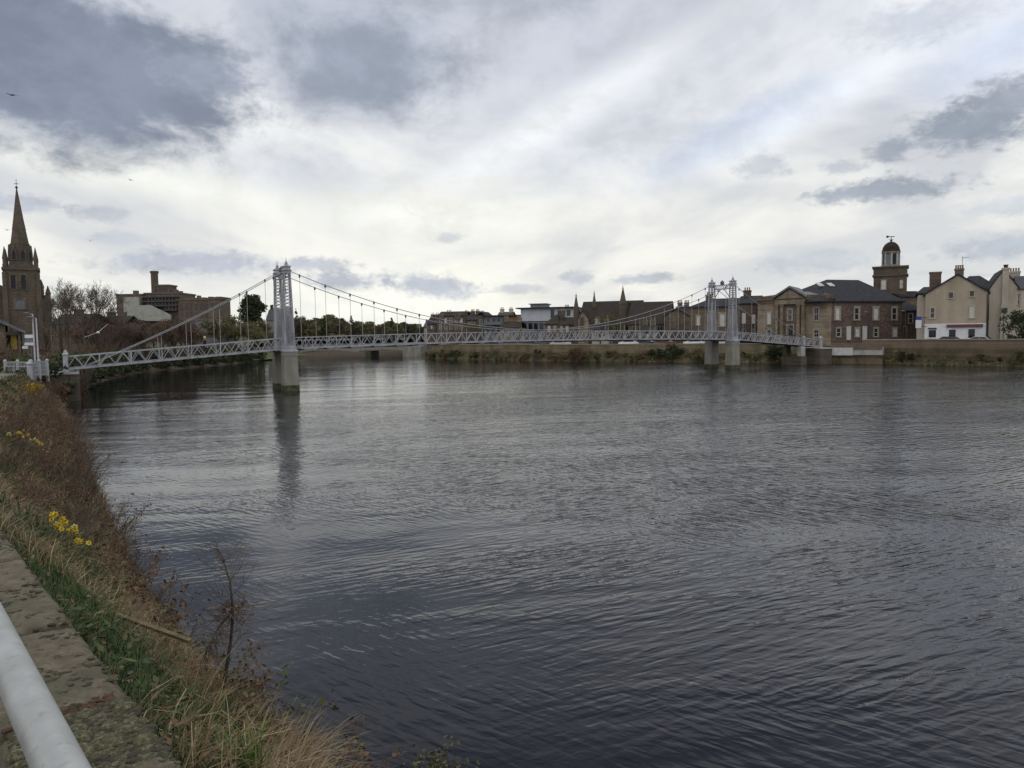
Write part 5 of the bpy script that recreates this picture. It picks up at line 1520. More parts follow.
# ---- parked cars
def make_car():
    e = empty('parked_car', (0, 0, 0), 'x', 'car', 'cars parked along the far street')
    mb = MB(); mb.smooth = False
    side = [(-2.05, .35), (-2.1, .62), (-2.0, .86), (-1.35, .95), (-.7, 1.40), (.75, 1.44), (1.45, 1.02), (2.05, .90), (2.12, .55), (2.05, .32)]
    def shell(poly, w0, w1):
        n = len(poly); vs = []
        for y, wd in ((-1, 1), (1, 1)):
            for x, z in poly:
                w = w0 if z < 1.0 else w1; vs.append((x, y * w, z))
        return vs, [tuple(range(n))[::-1], tuple(range(n, 2 * n))] + [(i, (i + 1) % n, n + (i + 1) % n, n + i) for i in range(n)]
    mb.add(*shell(side, .86, .66)); body = mb.build('body', M['car_dark'], e)
    mb = MB(); 
    for y in (-1, 1):
        q = [(-1.22, .98), (-.66, 1.34), (.02, 1.38), (.02, .99)], [(.09, .99), (.09, 1.38), (.68, 1.37), (1.25, 1.03)]
        for poly in q: mb.add([(x, y * (.875 - (z - 1.0) * .5 if z > .99 else .87), z) for x, z in poly] + [(x, y * (.80 - (z - 1.0) * .5), z) for x, z in poly], [(0, 1, 2, 3), (4, 7, 6, 5), (0, 4, 5, 1), (1, 5, 6, 2), (2, 6, 7, 3), (3, 7, 4, 0)])
    mb.build('side_windows', M['glass'], e)
    mb = MB(); mb.add([(-1.38, -.6, .99), (-1.38, .6, .99), (-.74, .56, 1.41), (-.74, -.56, 1.41), (-1.3, -.6, .95), (-1.3, .6, .95), (-.66, .56, 1.37), (-.66, -.56, 1.37)], [(0, 1, 2, 3), (7, 6, 5, 4), (0, 4, 5, 1), (1, 5, 6, 2), (2, 6, 7, 3), (3, 7, 4, 0)]); mb.build('windscreen', M['glass'], e)
    mb = MB(); mb.add([(1.52, -.58, 1.02), (1.52, .58, 1.02), (.80, .56, 1.45), (.80, -.56, 1.45), (1.45, -.58, .98), (1.45, .58, .98), (.73, .56, 1.41), (.73, -.56, 1.41)], [(3, 2, 1, 0), (4, 5, 6, 7), (0, 1, 5, 4), (1, 2, 6, 5), (2, 3, 7, 6), (3, 0, 4, 7)]); mb.build('rear_window', M['glass'], e)
    for x in (-1.3, 1.28):
        for y in (-.78, .78):
            mb = MB(); mb.tube([(x, y - .1, .31), (x, y + .1, .31)], .31, 14); w = mb.build('wheel', M['rubber'], e)
            mb = MB(); mb.tube([(x, y - .11, .31), (x, y + .11, .31)], .18, 10); mb.build('rim', M['lead'], w)
    for y in (-.6, .6):
        mb = MB(); mb.box(-2.13, -2.02, y - .16, y + .16, .62, .76); mb.build('headlight', M['sign_white'], e)
        mb = MB(); mb.box(2.03, 2.14, y - .15, y + .15, .66, .84); mb.build('tail_light', M['awning'], e)
    return e


M['car_dark'] = mat('dark_car_paint', (0.02, 0.022, 0.026), (0.028, 0.03, 0.034), 2, 0.25, spec=0.6)
M['car_silver'] = mat('silver_car_paint', (0.40, 0.41, 0.42), (0.46, 0.47, 0.48), 2, 0.3, spec=0.6)
M['car_white'] = mat('white_car_paint', (0.66, 0.67, 0.68), (0.72, 0.73, 0.74), 2, 0.3, spec=0.6)
M['car_red'] = mat('maroon_car_paint', (0.12, 0.02, 0.018), (0.15, 0.03, 0.026), 2, 0.3, spec=0.6)
car0 = make_car()
cars = [(948, 'car_dark', 'dark car parked before the white shopfront of the cream house', 8), (981, 'car_silver', 'silver car parked in front of the harled house drainpipe', 8), (697, 'car_white', 'white car parked left of the far bridge tower', 6.5), (724, 'car_silver', 'silver car parked between the legs of the far bridge tower', 6.5),
        (630, 'car_white', 'white car parked below the slim church spire', 6.5), (646, 'car_dark', 'dark car parked just right of a white one below the long brown roof', 6.5), (560, 'car_silver', 'silver car parked below the modern white block', 6.5), (664, 'car_red', 'maroon car parked before the brown gabled hall', 6.5)]
for i, (px_c, mm, lab, off) in enumerate(cars):
    c_ = car0 if i == 0 else copy_tree(car0)
    kk = PB.k_of_px(px_c, 3, off); q = PB.at(kk, off, 2.47); q2 = PB.at(kk + 1, off, 2.47)
    c_.location = q; c_.rotation_euler = (0, 0, math.atan2(q2.y - q.y, q2.x - q.x)); c_['label'] = lab
    for ch in c_.children:
        if ch.name.split('.')[0] == 'body':
            if i: ch.data = ch.data.copy()
            ch.data.materials[0] = M[mm]

# ------------------------------------------------------------------ left bank, beyond the bridge
hl = []
HX, HY, HH = -118, 262, 7.5


def hill_z(x, y): return 2.35 + HH * math.exp(-(((x - HX) / 62) ** 2 + ((y - HY) / 55) ** 2)) + 6 * math.exp(-(((x + 80) / 140) ** 2 + ((y - 420) / 90) ** 2))


mb = MB(); mb.smooth = True; nx, ny = 60, 50
pts = []
for j in range(ny + 1):
    for i in range(nx + 1):
        x = -420 + 620 * i / nx; y = 130 + 400 * j / ny
        zz = hill_z(x, y) - .02 + (0.25 * mnoise.noise(Vector((x * .08, y * .08, 0))))
        lim = np.interp(y, [130, 165, 195, 240, 285, 332, 435], [-72, -66, -66, -56, -26, 8, 125])
        if x > lim: zz = -4
        pts.append((x, y, zz))
fs = []
for j in range(ny):
    for i in range(nx):
        q = (j * (nx + 1) + i, j * (nx + 1) + i + 1, (j + 1) * (nx + 1) + i + 1, (j + 1) * (nx + 1) + i)
        if all(pts[a][2] > -1 for a in q): fs.append(q)
mb.add(pts, fs); tag(mb.build('hill', M['hillside']), kind='structure')

# --- dark church with the tall broach spire
Z = Fr(7.0, 150, .85, .53)
b = empty('spired_church', Z.W(3, 3, 2.6), 'dark gothic church with a tall pointed stone spire at the left edge', 'church')
u1 = Z.U(38.5, 275); zt = Z.P(20, 267.5)[1]; u_c = u1 / 2
mb = MB(); Z.box(mb, 0, u1, 0, u1, 1.5, zt - .5); mb.build('tower', M['church'], b)
mb = MB(); Z.box(mb, -.3, u1 + .3, -.3, u1 + .3, zt - .5, zt)
for i in range(5):
    uu = -.3 + (u1 + .6) * (i + .15) / 5; Z.box(mb, uu, uu + (u1 + .6) * .13, -.3, 0, zt, zt + .6); Z.box(mb, uu, uu + (u1 + .6) * .13, u1, u1 + .3, zt, zt + .6)
mb.build('battlement', M['church'], b)
for a_, c_ in ((-.35, .5), (u1 - .5, u1 + .35)):
    mb = MB(); Z.box(mb, a_, c_, -.7, .3, 1.5, zt - 4); Z.box(mb, a_ + .1, c_ - .1, -.45, .3, zt - 4, zt - 1); mb.build('buttress', M['church'], b)
cen = Z.W(u_c, u_c, 0); zb1 = Z.P(20, 243)[1]; ztip = Z.P(17, 186)[1]
rb = (Z.U(33.5, 255) - Z.U(8.5, 255)) / 2 * 1.04
mb = MB(); mb.lathe((cen.x, cen.y, zt - .2), [(rb * 1.06, 0), (rb, .5), (rb * .92, (zb1 - zt) * .5), (rb * .94, (zb1 - zt) * .52), (rb * .80, zb1 - zt), (rb * .82, zb1 - zt + .3)], 8, R(22.5)); bf = mb.build('belfry', M['church'], b)
rs_ = rb * .76
mb = MB(); h = ztip - zb1; mb.lathe((cen.x, cen.y, zb1), [(rs_, -.2), (rs_ * .98, .1), (rs_ * .72, h * .26), (rs_ * .75, h * .265), (rs_ * .70, h * .30), (rs_ * .48, h * .52), (rs_ * .50, h * .525), (rs_ * .46, h * .55), (.10, h)], 8, R(22.5)); mb.build('spire', M['church'], b)
mb = MB(); mb.tube([(cen.x, cen.y, ztip - .4), (cen.x, cen.y, Z.P(17, 178)[1] + .3)], .05, 5); mb.lathe((cen.x, cen.y, ztip - .1), [(.06, 0), (.3, .3), (.06, .6)], 8); mb.bar((cen.x - .45, cen.y, ztip + .95), (cen.x + .45, cen.y, ztip + .95), .1, .08); mb.build('finial', M['dark_iron'], b)
for (su, sd_) in ((.35, .35), (u1 - .35, .35), (.35, u1 - .35), (u1 - .35, u1 - .35)):
    q = Z.W(su, sd_, zt); mb = MB(); mb.lathe(q, [(.42, 0), (.40, 1.6), (.5, 1.7), (.05, 4.2)], 4, R(45)); mb.build('pinnacle', M['church'], b)
for i in range(8):
    a = R(45 * i); q = Vector((cen.x + math.cos(a) * rb * .84, cen.y + math.sin(a) * rb * .84, zb1 - 1.6)); mb = MB(); t_ = Vector((-math.sin(a), math.cos(a), 0)); nn = Vector((math.cos(a), math.sin(a), 0))
    w = rb * .3; tri = [(-w, -1.8), (w, -1.8), (w, -.3), (0, 1.5), (-w, -.3)]
    mb.add([q - nn * .6 + t_ * x + Vector((0, 0, z)) for x, z in tri] + [q + nn * .22 + t_ * x + Vector((0, 0, z)) for x, z in tri], [(4, 3, 2, 1, 0), (5, 6, 7, 8, 9)] + [(k, (k + 1) % 5, 5 + (k + 1) % 5, 5 + k) for k in range(5)])
    lu = mb.build('lucarne', M['church'], b)
    mb = MB(); w *= .5; tri = [(-w, -1.6), (w, -1.6), (w, -.4), (0, .5), (-w, -.4)]
    mb.add([q + nn * .1 + t_ * x + Vector((0, 0, z)) for x, z in tri] + [q + nn * .25 + t_ * x + Vector((0, 0, z)) for x, z in tri], [(4, 3, 2, 1, 0), (5, 6, 7, 8, 9)] + [(k, (k + 1) % 5, 5 + (k + 1) % 5, 5 + k) for k in range(5)]); mb.build('louvre', M['slate'], lu)
for x in (13.2, 23.6):
    window(Z, b, x - 2.4, 275, x + 2.4, 289, trim='sand_dark', sash=None, glass='slate', sur=.22, name='lancet')
window(Z, b, 15, 300, 25, 309, trim='sand_dark', sash=None, glass='lead', sur=.3)
u2 = Z.U(51, 300); zn = Z.P(45, 299)[1]
mb = MB(); Z.prism(mb, [(u1 - .2, 1.5), (u2, 1.5), (u2, zn - 1.0), (u1 + 1.2, zn + 1.0), (u1 - .2, zn + .4)], .6, 22); mb.build('aisle_wall', M['church'], b)
mb = MB(); Z.hexa = None
mb.hexa([Z.W(u1 - .2, .4, zn + 1.1), Z.W(u2 + .3, .4, zn - 1.2), Z.W(u2 + .3, 22, zn - 1.2), Z.W(u1 - .2, 22, zn + 1.1), Z.W(u1 - .2, .4, zn + 1.35), Z.W(u2 + .3, .4, zn - .95), Z.W(u2 + .3, 22, zn - .95), Z.W(u1 - .2, 22, zn + 1.35)]); mb.build('aisle_roof', M['slate'], b)
for x, yt in ((42, 279), (48.5, 285.5)):
    q = Z.W(Z.U(x, 300), .9, 0); mb = MB(); zz = Z.P(x, yt)[1]; mb.lathe(q, [(.5, 1.5), (.45, zz - 1.8), (.55, zz - 1.6), (.06, zz)], 4, R(45)); mb.build('pinnacle', M['church'], b)
mb = MB(); Z.prism(mb, [(-14, 1.5), (-.1, 1.5), (-.1, Z.P(0, 296)[1] + 2.0), (-7, Z.P(0, 296)[1] + 6), (-14, Z.P(0, 296)[1])], 2, 26); mb.build('nave_wall', M['church'], b)
mb = MB(); Z.gable_roof_d(mb, -14, -.1, 1.8, 26, Z.P(0, 290)[1] - 1, Z.P(0, 284)[1] + 2); mb.build('nave_roof', M['slate_pale'], b)

# --- brown stone terraces between the church and the trees
for (x0, x1, Y, ye, yr, wm_, rm, lab, nw) in ((50, 84, 142, 324, 317, 'church', 'slate', 'dark stone tenement behind the bare trees beside the spired church', 5), (85, 121, 160, 327, 319, 'castle', 'slate_brown', 'brown stone block behind the bare trees left of the castle', 5)):
    q = Fr(x0, Y, .99, -.1); b = empty('tenement', q.W(4, 0, 2.4), lab, 'building'); u1 = q.U(x1, 330); ze = q.P(x0 + 10, ye)[1]
    mb = MB(); q.box(mb, 0, u1, 0, 9, 1.5, ze); mb.build('wall', M[wm_], b)
    mb = MB(); q.gable_roof_u(mb, -.2, u1 + .2, 0, 9, ze, q.P(x0 + 10, yr)[1] + .5); mb.build('roof', M[rm], b)
    for i in range(nw):
        for yy in (ye + 3, ye + 12): window(q, b, x0 + 2.5 + i * 6.4, yy, x0 + 4.9 + i * 6.4, yy + 5.5, sur=.15, trim='sand_dark', sash=None)
    chimney(q, b, u1 * .3, u1 * .3 + 1.6, 4, 5, ze, q.P(x0 + 10, yr)[1] + 1.6, wm_, 4)

# --- red stone castle on its mound, part wrapped in pale sheeting
Ca = Fr(113, 250, 1, 0)
b = empty('hill_castle', Ca.W(15, 4, 8), 'brown stone castle on the mound with a round chimney tower and terraces', 'castle')
def cbox(nm, x0, x1, yt, yb, d0, d1, mm, par=True):
    a_ = Ca.U(x0, (yt + yb) / 2); c_ = Ca.U(x1, (yt + yb) / 2); zt = Ca.P((x0 + x1) / 2, yt)[1]; z0 = Ca.P((x0 + x1) / 2, yb)[1]
    mb = MB(); Ca.box(mb, a_, c_, d0, d1, z0, zt - (.5 if par else 0))
    if par:
        Ca.box(mb, a_ - .25, c_ + .25, d0 - .25, d1 + .25, zt - .5, zt)
    return mb.build(nm, M[mm], b), (a_, c_, z0, zt)
cbox('west_block', 114, 140, 293.5, 335, 2, 14, 'castle'); cbox('keep', 141, 176, 292, 340, 3, 16, 'castle')
_, (a_, c_, z0, zt) = cbox('upper_block', 149.5, 162, 283.5, 292, 5, 11, 'castle')
mb = MB(); q = Ca.W(Ca.U(146.3, 285), 6, 0); mb.lathe(q, [(1.25, 8), (1.15, Ca.P(146, 272)[1]), (1.4, Ca.P(146, 272)[1] + .1), (1.4, Ca.P(146, 269.6)[1]), (.8, Ca.P(146, 269.6)[1])], 12); mb.build('round_tower', M['church'], b)
for i, yy in enumerate((296, 300.5, 305, 309.5)):
    cbox('terrace', 140.8 + i * .3, 175.8 - i * .3, yy, yy + 1.3, 1.0, 3.2, 'slate_pale', False)
cbox('range', 176, 209, 298.5, 335, 2, 13, 'castle'); cbox('crenel_block', 197, 202.5, 297, 299, 2, 5, 'castle', False); cbox('crenel_block', 182, 191, 297.2, 299, 2, 6, 'castle', False)
cbox('corner_tower', 208.5, 220.8, 298, 338, 0, 9, 'castle'); cbox('battlement', 208.3, 212, 296.6, 298, -.2, 9, 'castle', False); cbox('battlement', 215.5, 221, 296.6, 298, -.2, 9, 'castle', False)
M['sheet'] = mat('pale_sheeting', (0.28, 0.28, 0.25), (0.38, 0.38, 0.34), 0.8, 0.8)
cbox('sheeted_tower', 122.5, 138, 297, 312, .6, 6, 'sheet', False)
mb = MB(); P_ = lambda x, y: Ca.P(x, y)
poly = [P_(128, 306), P_(150, 305), P_(171, 315), P_(171, 321), P_(148, 321), P_(128, 318)]
Ca.prism(mb, [(u, z) for u, z in poly][::-1], -.6, .5); mb.build('sheeting', M['sheet'], b)
for i in range(6): window(Ca, b, 178 + i * 5, 303.5, 180 + i * 5, 309, trim='sand_dark', sash=None, sur=.15, d=2)
for i in range(2): window(Ca, b, 211 + i * 4.5, 303, 213 + i * 4.5, 309, trim='sand_dark', sash=None, sur=.15)
for i in range(3): window(Ca, b, 151.5 + i * 3.6, 285.5, 153.2 + i * 3.6, 289.5, trim='sand_dark', sash=None, sur=.12, d=5)
for i in range(3): window(Ca, b, 116 + i * 2.6, 297, 117.2 + i * 2.6, 301, trim='sand_dark', sash=None, sur=.12, d=2)
for i in range(6): window(Ca, b, 178.5 + i * 5, 311.5, 180.3 + i * 5, 316, trim='sand_dark', sash=None, sur=.15, d=2)
for i in range(9):
    for yy in (297.6, 302.1, 306.6): window(Ca, b, 143 + i * 3.5, yy, 144.6 + i * 3.5, yy + 2.4, trim='sand_dark', sash=None, sur=.1, sill=False, d=3)
for x_, w_ in ((124, 4), (166, 3), (171, 2.5), (189, 3)):
    q_ = Ca.U(x_, 296); yt_ = {124: 289.5, 166: 288.5, 171: 290, 189: 294.5}[x_]; mb = MB(); Ca.box(mb, q_, Ca.U(x_ + w_, 296), 6, 7.5, Ca.P(x_, 299)[1], Ca.P(x_, yt_)[1]); mb.build('chimney', M['castle'], b)
# --- big grey roofed hall below the castle
Hh = Fr(191, 175, 1, 0)
b = empty('grey_hall', Hh.W(3, 0, 2.6), 'plain hall with a broad dark grey gable below the castle', 'building')
u1 = Hh.U(217, 330); ze = Hh.P(204, 327)[1]; zr_ = Hh.P(204, 320.5)[1]
mb = MB(); Hh.prism(mb, [(0, 1.8), (u1, 1.8), (u1, ze), (u1 * .78, zr_), (u1 * .18, zr_), (0, ze)], 0, 12); mb.build('gable', M['modern_grey'], b)
mb = MB(); Hh.prism(mb, [(-.2, ze), (u1 * .18, zr_), (u1 * .18, zr_ + .25), (-.2, ze + .25)], -.2, 12.2); Hh.prism(mb, [(u1 * .18, zr_), (u1 * .78, zr_), (u1 * .78, zr_ + .25), (u1 * .18, zr_ + .25)], -.2, 12.2); Hh.prism(mb, [(u1 * .78, zr_), (u1 + .2, ze), (u1 + .2, ze + .25), (u1 * .78, zr_ + .25)], -.2, 12.2); mb.build('roof', M['lead'], b)
x0 = Hh.U(208, 324); x1 = Hh.U(223, 324); z0 = Hh.P(215, 323.5)[1]
r_ = Fr(208, 182, 1, 0); b = empty('red_shed', r_.W(2, 0, 2.6), 'low shed with a rusty red roof just right of the grey hall', 'shed'); u1 = r_.U(223, 322); ze = r_.P(215, 323.5)[1]
mb = MB(); r_.box(mb, 0, u1, 0, 6, 1.8, ze); mb.build('wall', M['castle'], b); mb = MB(); r_.gable_roof_u(mb, 0, u1, 0, 6, ze, r_.P(215, 319.5)[1]); mb.build('roof', M['awning'], b)
# --- small pale houses among the trees
for (x0, x1, Y, ye, yr, lab, wm_) in ((267, 276, 215, 320, 311, 'pale grey gabled house behind the near bridge tower', 'modern_grey'), (355, 373, 300, 331.5, 328.5, 'long low pale roofed house among the trees by the road bridge', 'cream_pale'),
                                     (384, 397, 305, 329.5, 324.5, 'small slate house half hidden in the trees above the road bridge', 'cream_pale'), (405, 420, 310, 329, 325, 'grey roofed house at the right end of the treeline', 'sand_dark')):
    q = Fr(x0, Y, 1, 0); b = empty('small_house', q.W(2, 0, 2.6), lab, 'house'); u1 = q.U(x1, 325); ze = q.P(x0 + 5, ye)[1]
    mb = MB(); q.box(mb, 0, u1, 0, 6, 1.8, ze); mb.build('wall', M[wm_], b)
    mb = MB(); q.gable_roof_u(mb, -.2, u1 + .2, 0, 6, ze, q.P(x0 + 5, yr)[1] + .3); mb.build('roof', M['slate_pale'], b)
    for i in range(2): window(q, b, x0 + 2 + i * 4.5, ye + 1.5, x0 + 3.6 + i * 4.5, ye + 5, sur=.12)

# --- far road bridge
Rb = Fr(300, 186, 1, -.04)
b = empty('road_bridge', Rb.W(14, 2, 0), 'low pale concrete road bridge crossing the river beyond the footbridge', 'bridge')
u0 = 0; u1 = Rb.U(409, 350)
mb = MB()
for i in range(24):
    a_ = u1 * i / 24; c_ = u1 * (i + 1) / 24
    f = lambda u: .55 * (1 - (2 * ((u / u1 * 2) % 1) - 1) ** 2)
    za, zc2 = 1.25 + f(a_), 1.25 + f(c_)
    mb.hexa([Rb.W(a_, 0, za), Rb.W(c_, 0, zc2), Rb.W(c_, 9, zc2), Rb.W(a_, 9, za), Rb.W(a_, 0, 2.5), Rb.W(c_, 0, 2.5), Rb.W(c_, 9, 2.5), Rb.W(a_, 9, 2.5)])
mb.build('deck', M['pier'], b)
mb = MB(); Rb.box(mb, 0, u1, -.1, .15, 2.5, 3.3); Rb.box(mb, 0, u1, 8.85, 9.1, 2.5, 3.3); mb.build('parapet', M['lead'], b)
x = Rb.U(368.3, 352); mb = MB(); Rb.box(mb, x - .65, x + .65, -.4, 9.4, -1, 1.35); mb.build('pier', M['pier_wet'], b)
mb = MB(); Rb.box(mb, u1 - 1.5, u1 + 3, -.3, 9.3, -1, 2.5); mb.build('abutment', M['pier'], b)

# ------------------------------------------------------------------ trees of the left bank
def put(proto, first, px_c, py_top, Y, h0, label=None, zg=None, rz=None):
    g = at(px_c, 340, Y); z0 = (hill_z(g.x, g.y) if Y > 135 else 2.5) if zg is None else zg
    hs = [max(v.co.z for v in ch.data.vertices) for ch in proto.children]; h0 = max(hs)
    top = at(px_c, py_top, Y).z; s_ = (top - z0) / h0
    return place(proto, first, (g.x, g.y, z0 - .1), random.uniform(0, 6.28) if rz is None else rz, s_, label)


rs = random.Random(21)
put(bare_tree('tall bare tree left of the castle with a wide fine crown', 10, 3, maxl=6, kids=3, spread=.62, minr=.009), True, 87, 275, 96, 9.6)
put(bare_tree('bare tree standing close to the spired church', 9.5, 8, maxl=6, kids=3, spread=.62, minr=.009), True, 60, 277, 92, 9.0)
put(bare_tree('fine twigged bare tree standing between the two tall bare trees', 9, 23, maxl=6, kids=3, spread=.7, minr=.009), True, 73, 279, 98, 9)
put(bare_tree('slender bare tree leaning out right of the tall bare tree', 9, 29, maxl=6, kids=3, spread=.7, minr=.009), True, 101, 283, 101, 9)
put(bare_tree('bare reddish tree at the far edge of the two tall bare trees', 8, 15, mats=('bark', 'twig_red'), maxl=5, kids=3, spread=.62, minr=.014), True, 108, 312, 104, 7.6)
G1 = 'bare brown trees below the castle'
bp = [bare_tree('brown bare tree in the thicket below the castle', 8, 40, mats=('bark', 'twig_red'), maxl=4, kids=5, spread=.8, minr=.03, group=G1),
      bare_tree('brown bare tree in the thicket below the castle', 8, 41, mats=('bark', 'twig'), maxl=4, kids=5, spread=.85, minr=.03, group=G1),
      bare_tree('brown bare tree in the thicket below the castle', 8, 42, mats=('bark', 'twig_red'), maxl=4, kids=5, spread=.75, minr=.03, group=G1)]
for i in range(44):
    put(bp[i % 3], i < 3, rs.uniform(62, 196), rs.uniform(317, 330) - (4 if i % 5 == 0 else 0), rs.uniform(112, 165), 7.4)
G2 = 'olive budding trees behind the near bridge tower'
bp = [bare_tree('olive budding tree behind the near span of the footbridge', 8, 50 + i, mats=('bark', 'twig_bud'), maxl=4, kids=4, spread=.62, minr=.03, leaf='leaf_olive', leafn=3, leafs=.16, group=G2) for i in range(3)]
for i in range(16):
    x = rs.uniform(218, 275); put(bp[i % 3], i < 3, x, rs.uniform(318, 330) - (5 if x < 240 else 0), rs.uniform(160, 215), 7.4)
G3 = 'trees of the treeline beyond the river'
bp = [leafy_tree('dark evergreen tree in the treeline beyond the road bridge', 9, 7, 61, 'leaf_dark', 64, .34, 'evergreen_tree', .1, G3, 40, .08), leafy_tree('olive broad tree in the treeline beyond the road bridge', 8, 7.5, 62, 'leaf_olive', 64, .34, 'broad_tree', .0, G3, 36, .08),
      leafy_tree('dull green tree in the treeline beyond the road bridge', 8.5, 6.5, 63, 'leaf_mid', 60, .32, 'broad_tree', .15, G3, 34, .08), bare_tree('bare brown tree in the treeline beyond the road bridge', 8, 64, mats=('bark', 'twig'), maxl=4, kids=5, spread=.8, minr=.045, group=G3)]
first = set()
prof_x = [276, 290, 300, 318, 331, 345, 352, 362, 375, 385, 396, 410, 425, 440]; prof_y = [316, 315, 315, 317, 313.5, 319, 321, 320, 321, 320, 320.5, 322, 325, 326]
for i in range(120):
    x = 276 + 164 * (i + rs.uniform(-.6, .6)) / 119; j = rs.choice([0, 0, 1, 1, 2, 3, 3])
    yt = float(np.interp(x, prof_x, prof_y)) + rs.choice([0, 1, 2, 3, 4, 6, 8, 10]); Y = rs.uniform(255, 330) if x > 330 else rs.uniform(225, 300)
    put(bp[j], j not in first, x, yt, Y, 8.3); first.add(j)
put(leafy_tree('large rounded dark pine rising above the treeline left of the near tower', 14, 9.5, 71, 'leaf_dark', 150, .34, 'pine_tree', .0, None, 60, .25), True, 254, 293, 232, 13.6)
put(leafy_tree('narrow dark conifer just left of the near bridge tower', 12, 4.5, 72, 'leaf_dark', 46, .25, 'conifer_tree', .8, None, 34, .1), True, 273, 304, 228, 11.8)
put(leafy_tree('slim pointed conifer just right of the near bridge tower', 12, 4, 73, 'leaf_dark', 40, .25, 'conifer_tree', .9, None, 34, .1), True, 297, 308, 250, 11.8)
put(leafy_tree('small dark conifer tip in the middle of the treeline', 10, 4, 74, 'leaf_dark', 36, .25, 'conifer_tree', .7, None, 30, .1), True, 352, 315, 262, 9.8)
put(leafy_tree('dark conifer rising at the right part of the treeline', 10, 4, 75, 'leaf_dark', 36, .25, 'conifer_tree', .8, None, 30, .1), True, 392, 317, 270, 9.8)
# bushes on the left bank beyond the bridge
G4 = 'bushes along the left bank beyond the footbridge'
bp = [bush('dark bush overhanging the left bank beyond the footbridge', 4.2, 2.7, 81, 'leaf_dark', 20, 44, .18, group=G4), bush('green bush overhanging the left bank beyond the footbridge', 4, 2.4, 82, 'leaf_mid', 18, 42, .18, group=G4), bush('bare brown scrub on the left bank beyond the footbridge', 4, 2.5, 83, 'leaf_russet', 7, 24, .14, twigs=60, group=G4, tw='twig_red')]
WFv = [Vector(a) for a in [(-38, 61)] + WF]; EFv = [Vector(a) for a in [(-44, 60)] + EF]
for i in range(64):
    f = (i + rs.random()) / 64 * 5.0; k = int(f); f -= k; q = WFv[k].lerp(WFv[k + 1], f).lerp(EFv[k].lerp(EFv[k + 1], f), .15 + .75 * (i % 3) / 2.4)
    place(bp[i % 3 if rs.random() < .5 else 0] if False else bp[i % 3], i < 3, (q.x, q.y, .2 + .9 * (i % 3)), rs.uniform(0, 6.28), rs.uniform(.7, 1.25))
# grassy bank strip by the road bridge
mb = MB(); mb.smooth = True
q = [(-57, 150), (-55, 168), (-55.5, 195), (-47, 232), (-60, 232), (-64, 195), (-63, 168), (-64, 150)]
rows_ = []
for (wx, wy), (ex, ey) in zip(q[:4], q[4:][::-1]):
    rows_.append([Vector((wx + (ex - wx) * f, wy + (ey - wy) * f, .25 + 2.5 * f + .12 * mnoise.noise(Vector((wx + f * 9, wy * .3, 4))))) for f in (0, .2, .4, .6, .8, 1)])
mb.add([v for r in rows_ for v in r], [(i * 6 + j, i * 6 + j + 1, (i + 1) * 6 + j + 1, (i + 1) * 6 + j) for i in range(3) for j in range(5)])
tag(mb.build('lawn', M['lawn']), kind='structure')

# ------------------------------------------------------------------ left end of the bridge: shop, railings, signs, lamps
Sp = Fr(23.5, 70, .84, .54)
b = empty('gabled_shop', Sp.W(-2, 0, 2.7), 'brown gabled shop with a mustard banner at the left edge', 'shop')
uL = Sp.U(-34, 340); ze = Sp.P(22, 333)[1]; um = (uL) / 2; zr_ = ze + um * -.55
mb = MB(); Sp.prism(mb, [(uL, 1.8), (Sp.U(6, 340), 1.8), (Sp.U(6, 340), Sp.P(6, 322)[1]), (um, zr_ - .1), (uL, ze)], 0, 8); mb.build('gable_wall', M['sand_dark'], b)
mb = MB(); Sp.gable_roof_d(mb, uL, 0, -.5, 8.2, ze, zr_, .22, .1); mb.build('roof', M['lead'], b)
mb = MB(); Sp.box(mb, Sp.U(6, 340), -.1, 2.2, 8, 1.8, ze); mb.build('back_wall', M['trim_dark'], b)
mb = MB(); Sp.box(mb, Sp.U(18.6, 345), Sp.U(20.6, 345), .05, .25, 1.8, ze + .2); mb.build('post', M['sand_dark'], b)
mb = MB(); x0, z0 = Sp.P(11.2, 349.5); x1, z1 = Sp.P(16.2, 335); Sp.box(mb, x0, x1, 1.0, 1.06, z0, z1); mb.build('banner', M['banner'], b)
mb = MB(); Sp.box(mb, Sp.U(6, 340), 0, .02, .2, Sp.P(12, 334)[1] - .1, Sp.P(12, 332)[1]); mb.build('lintel', M['trim_dark'], b)

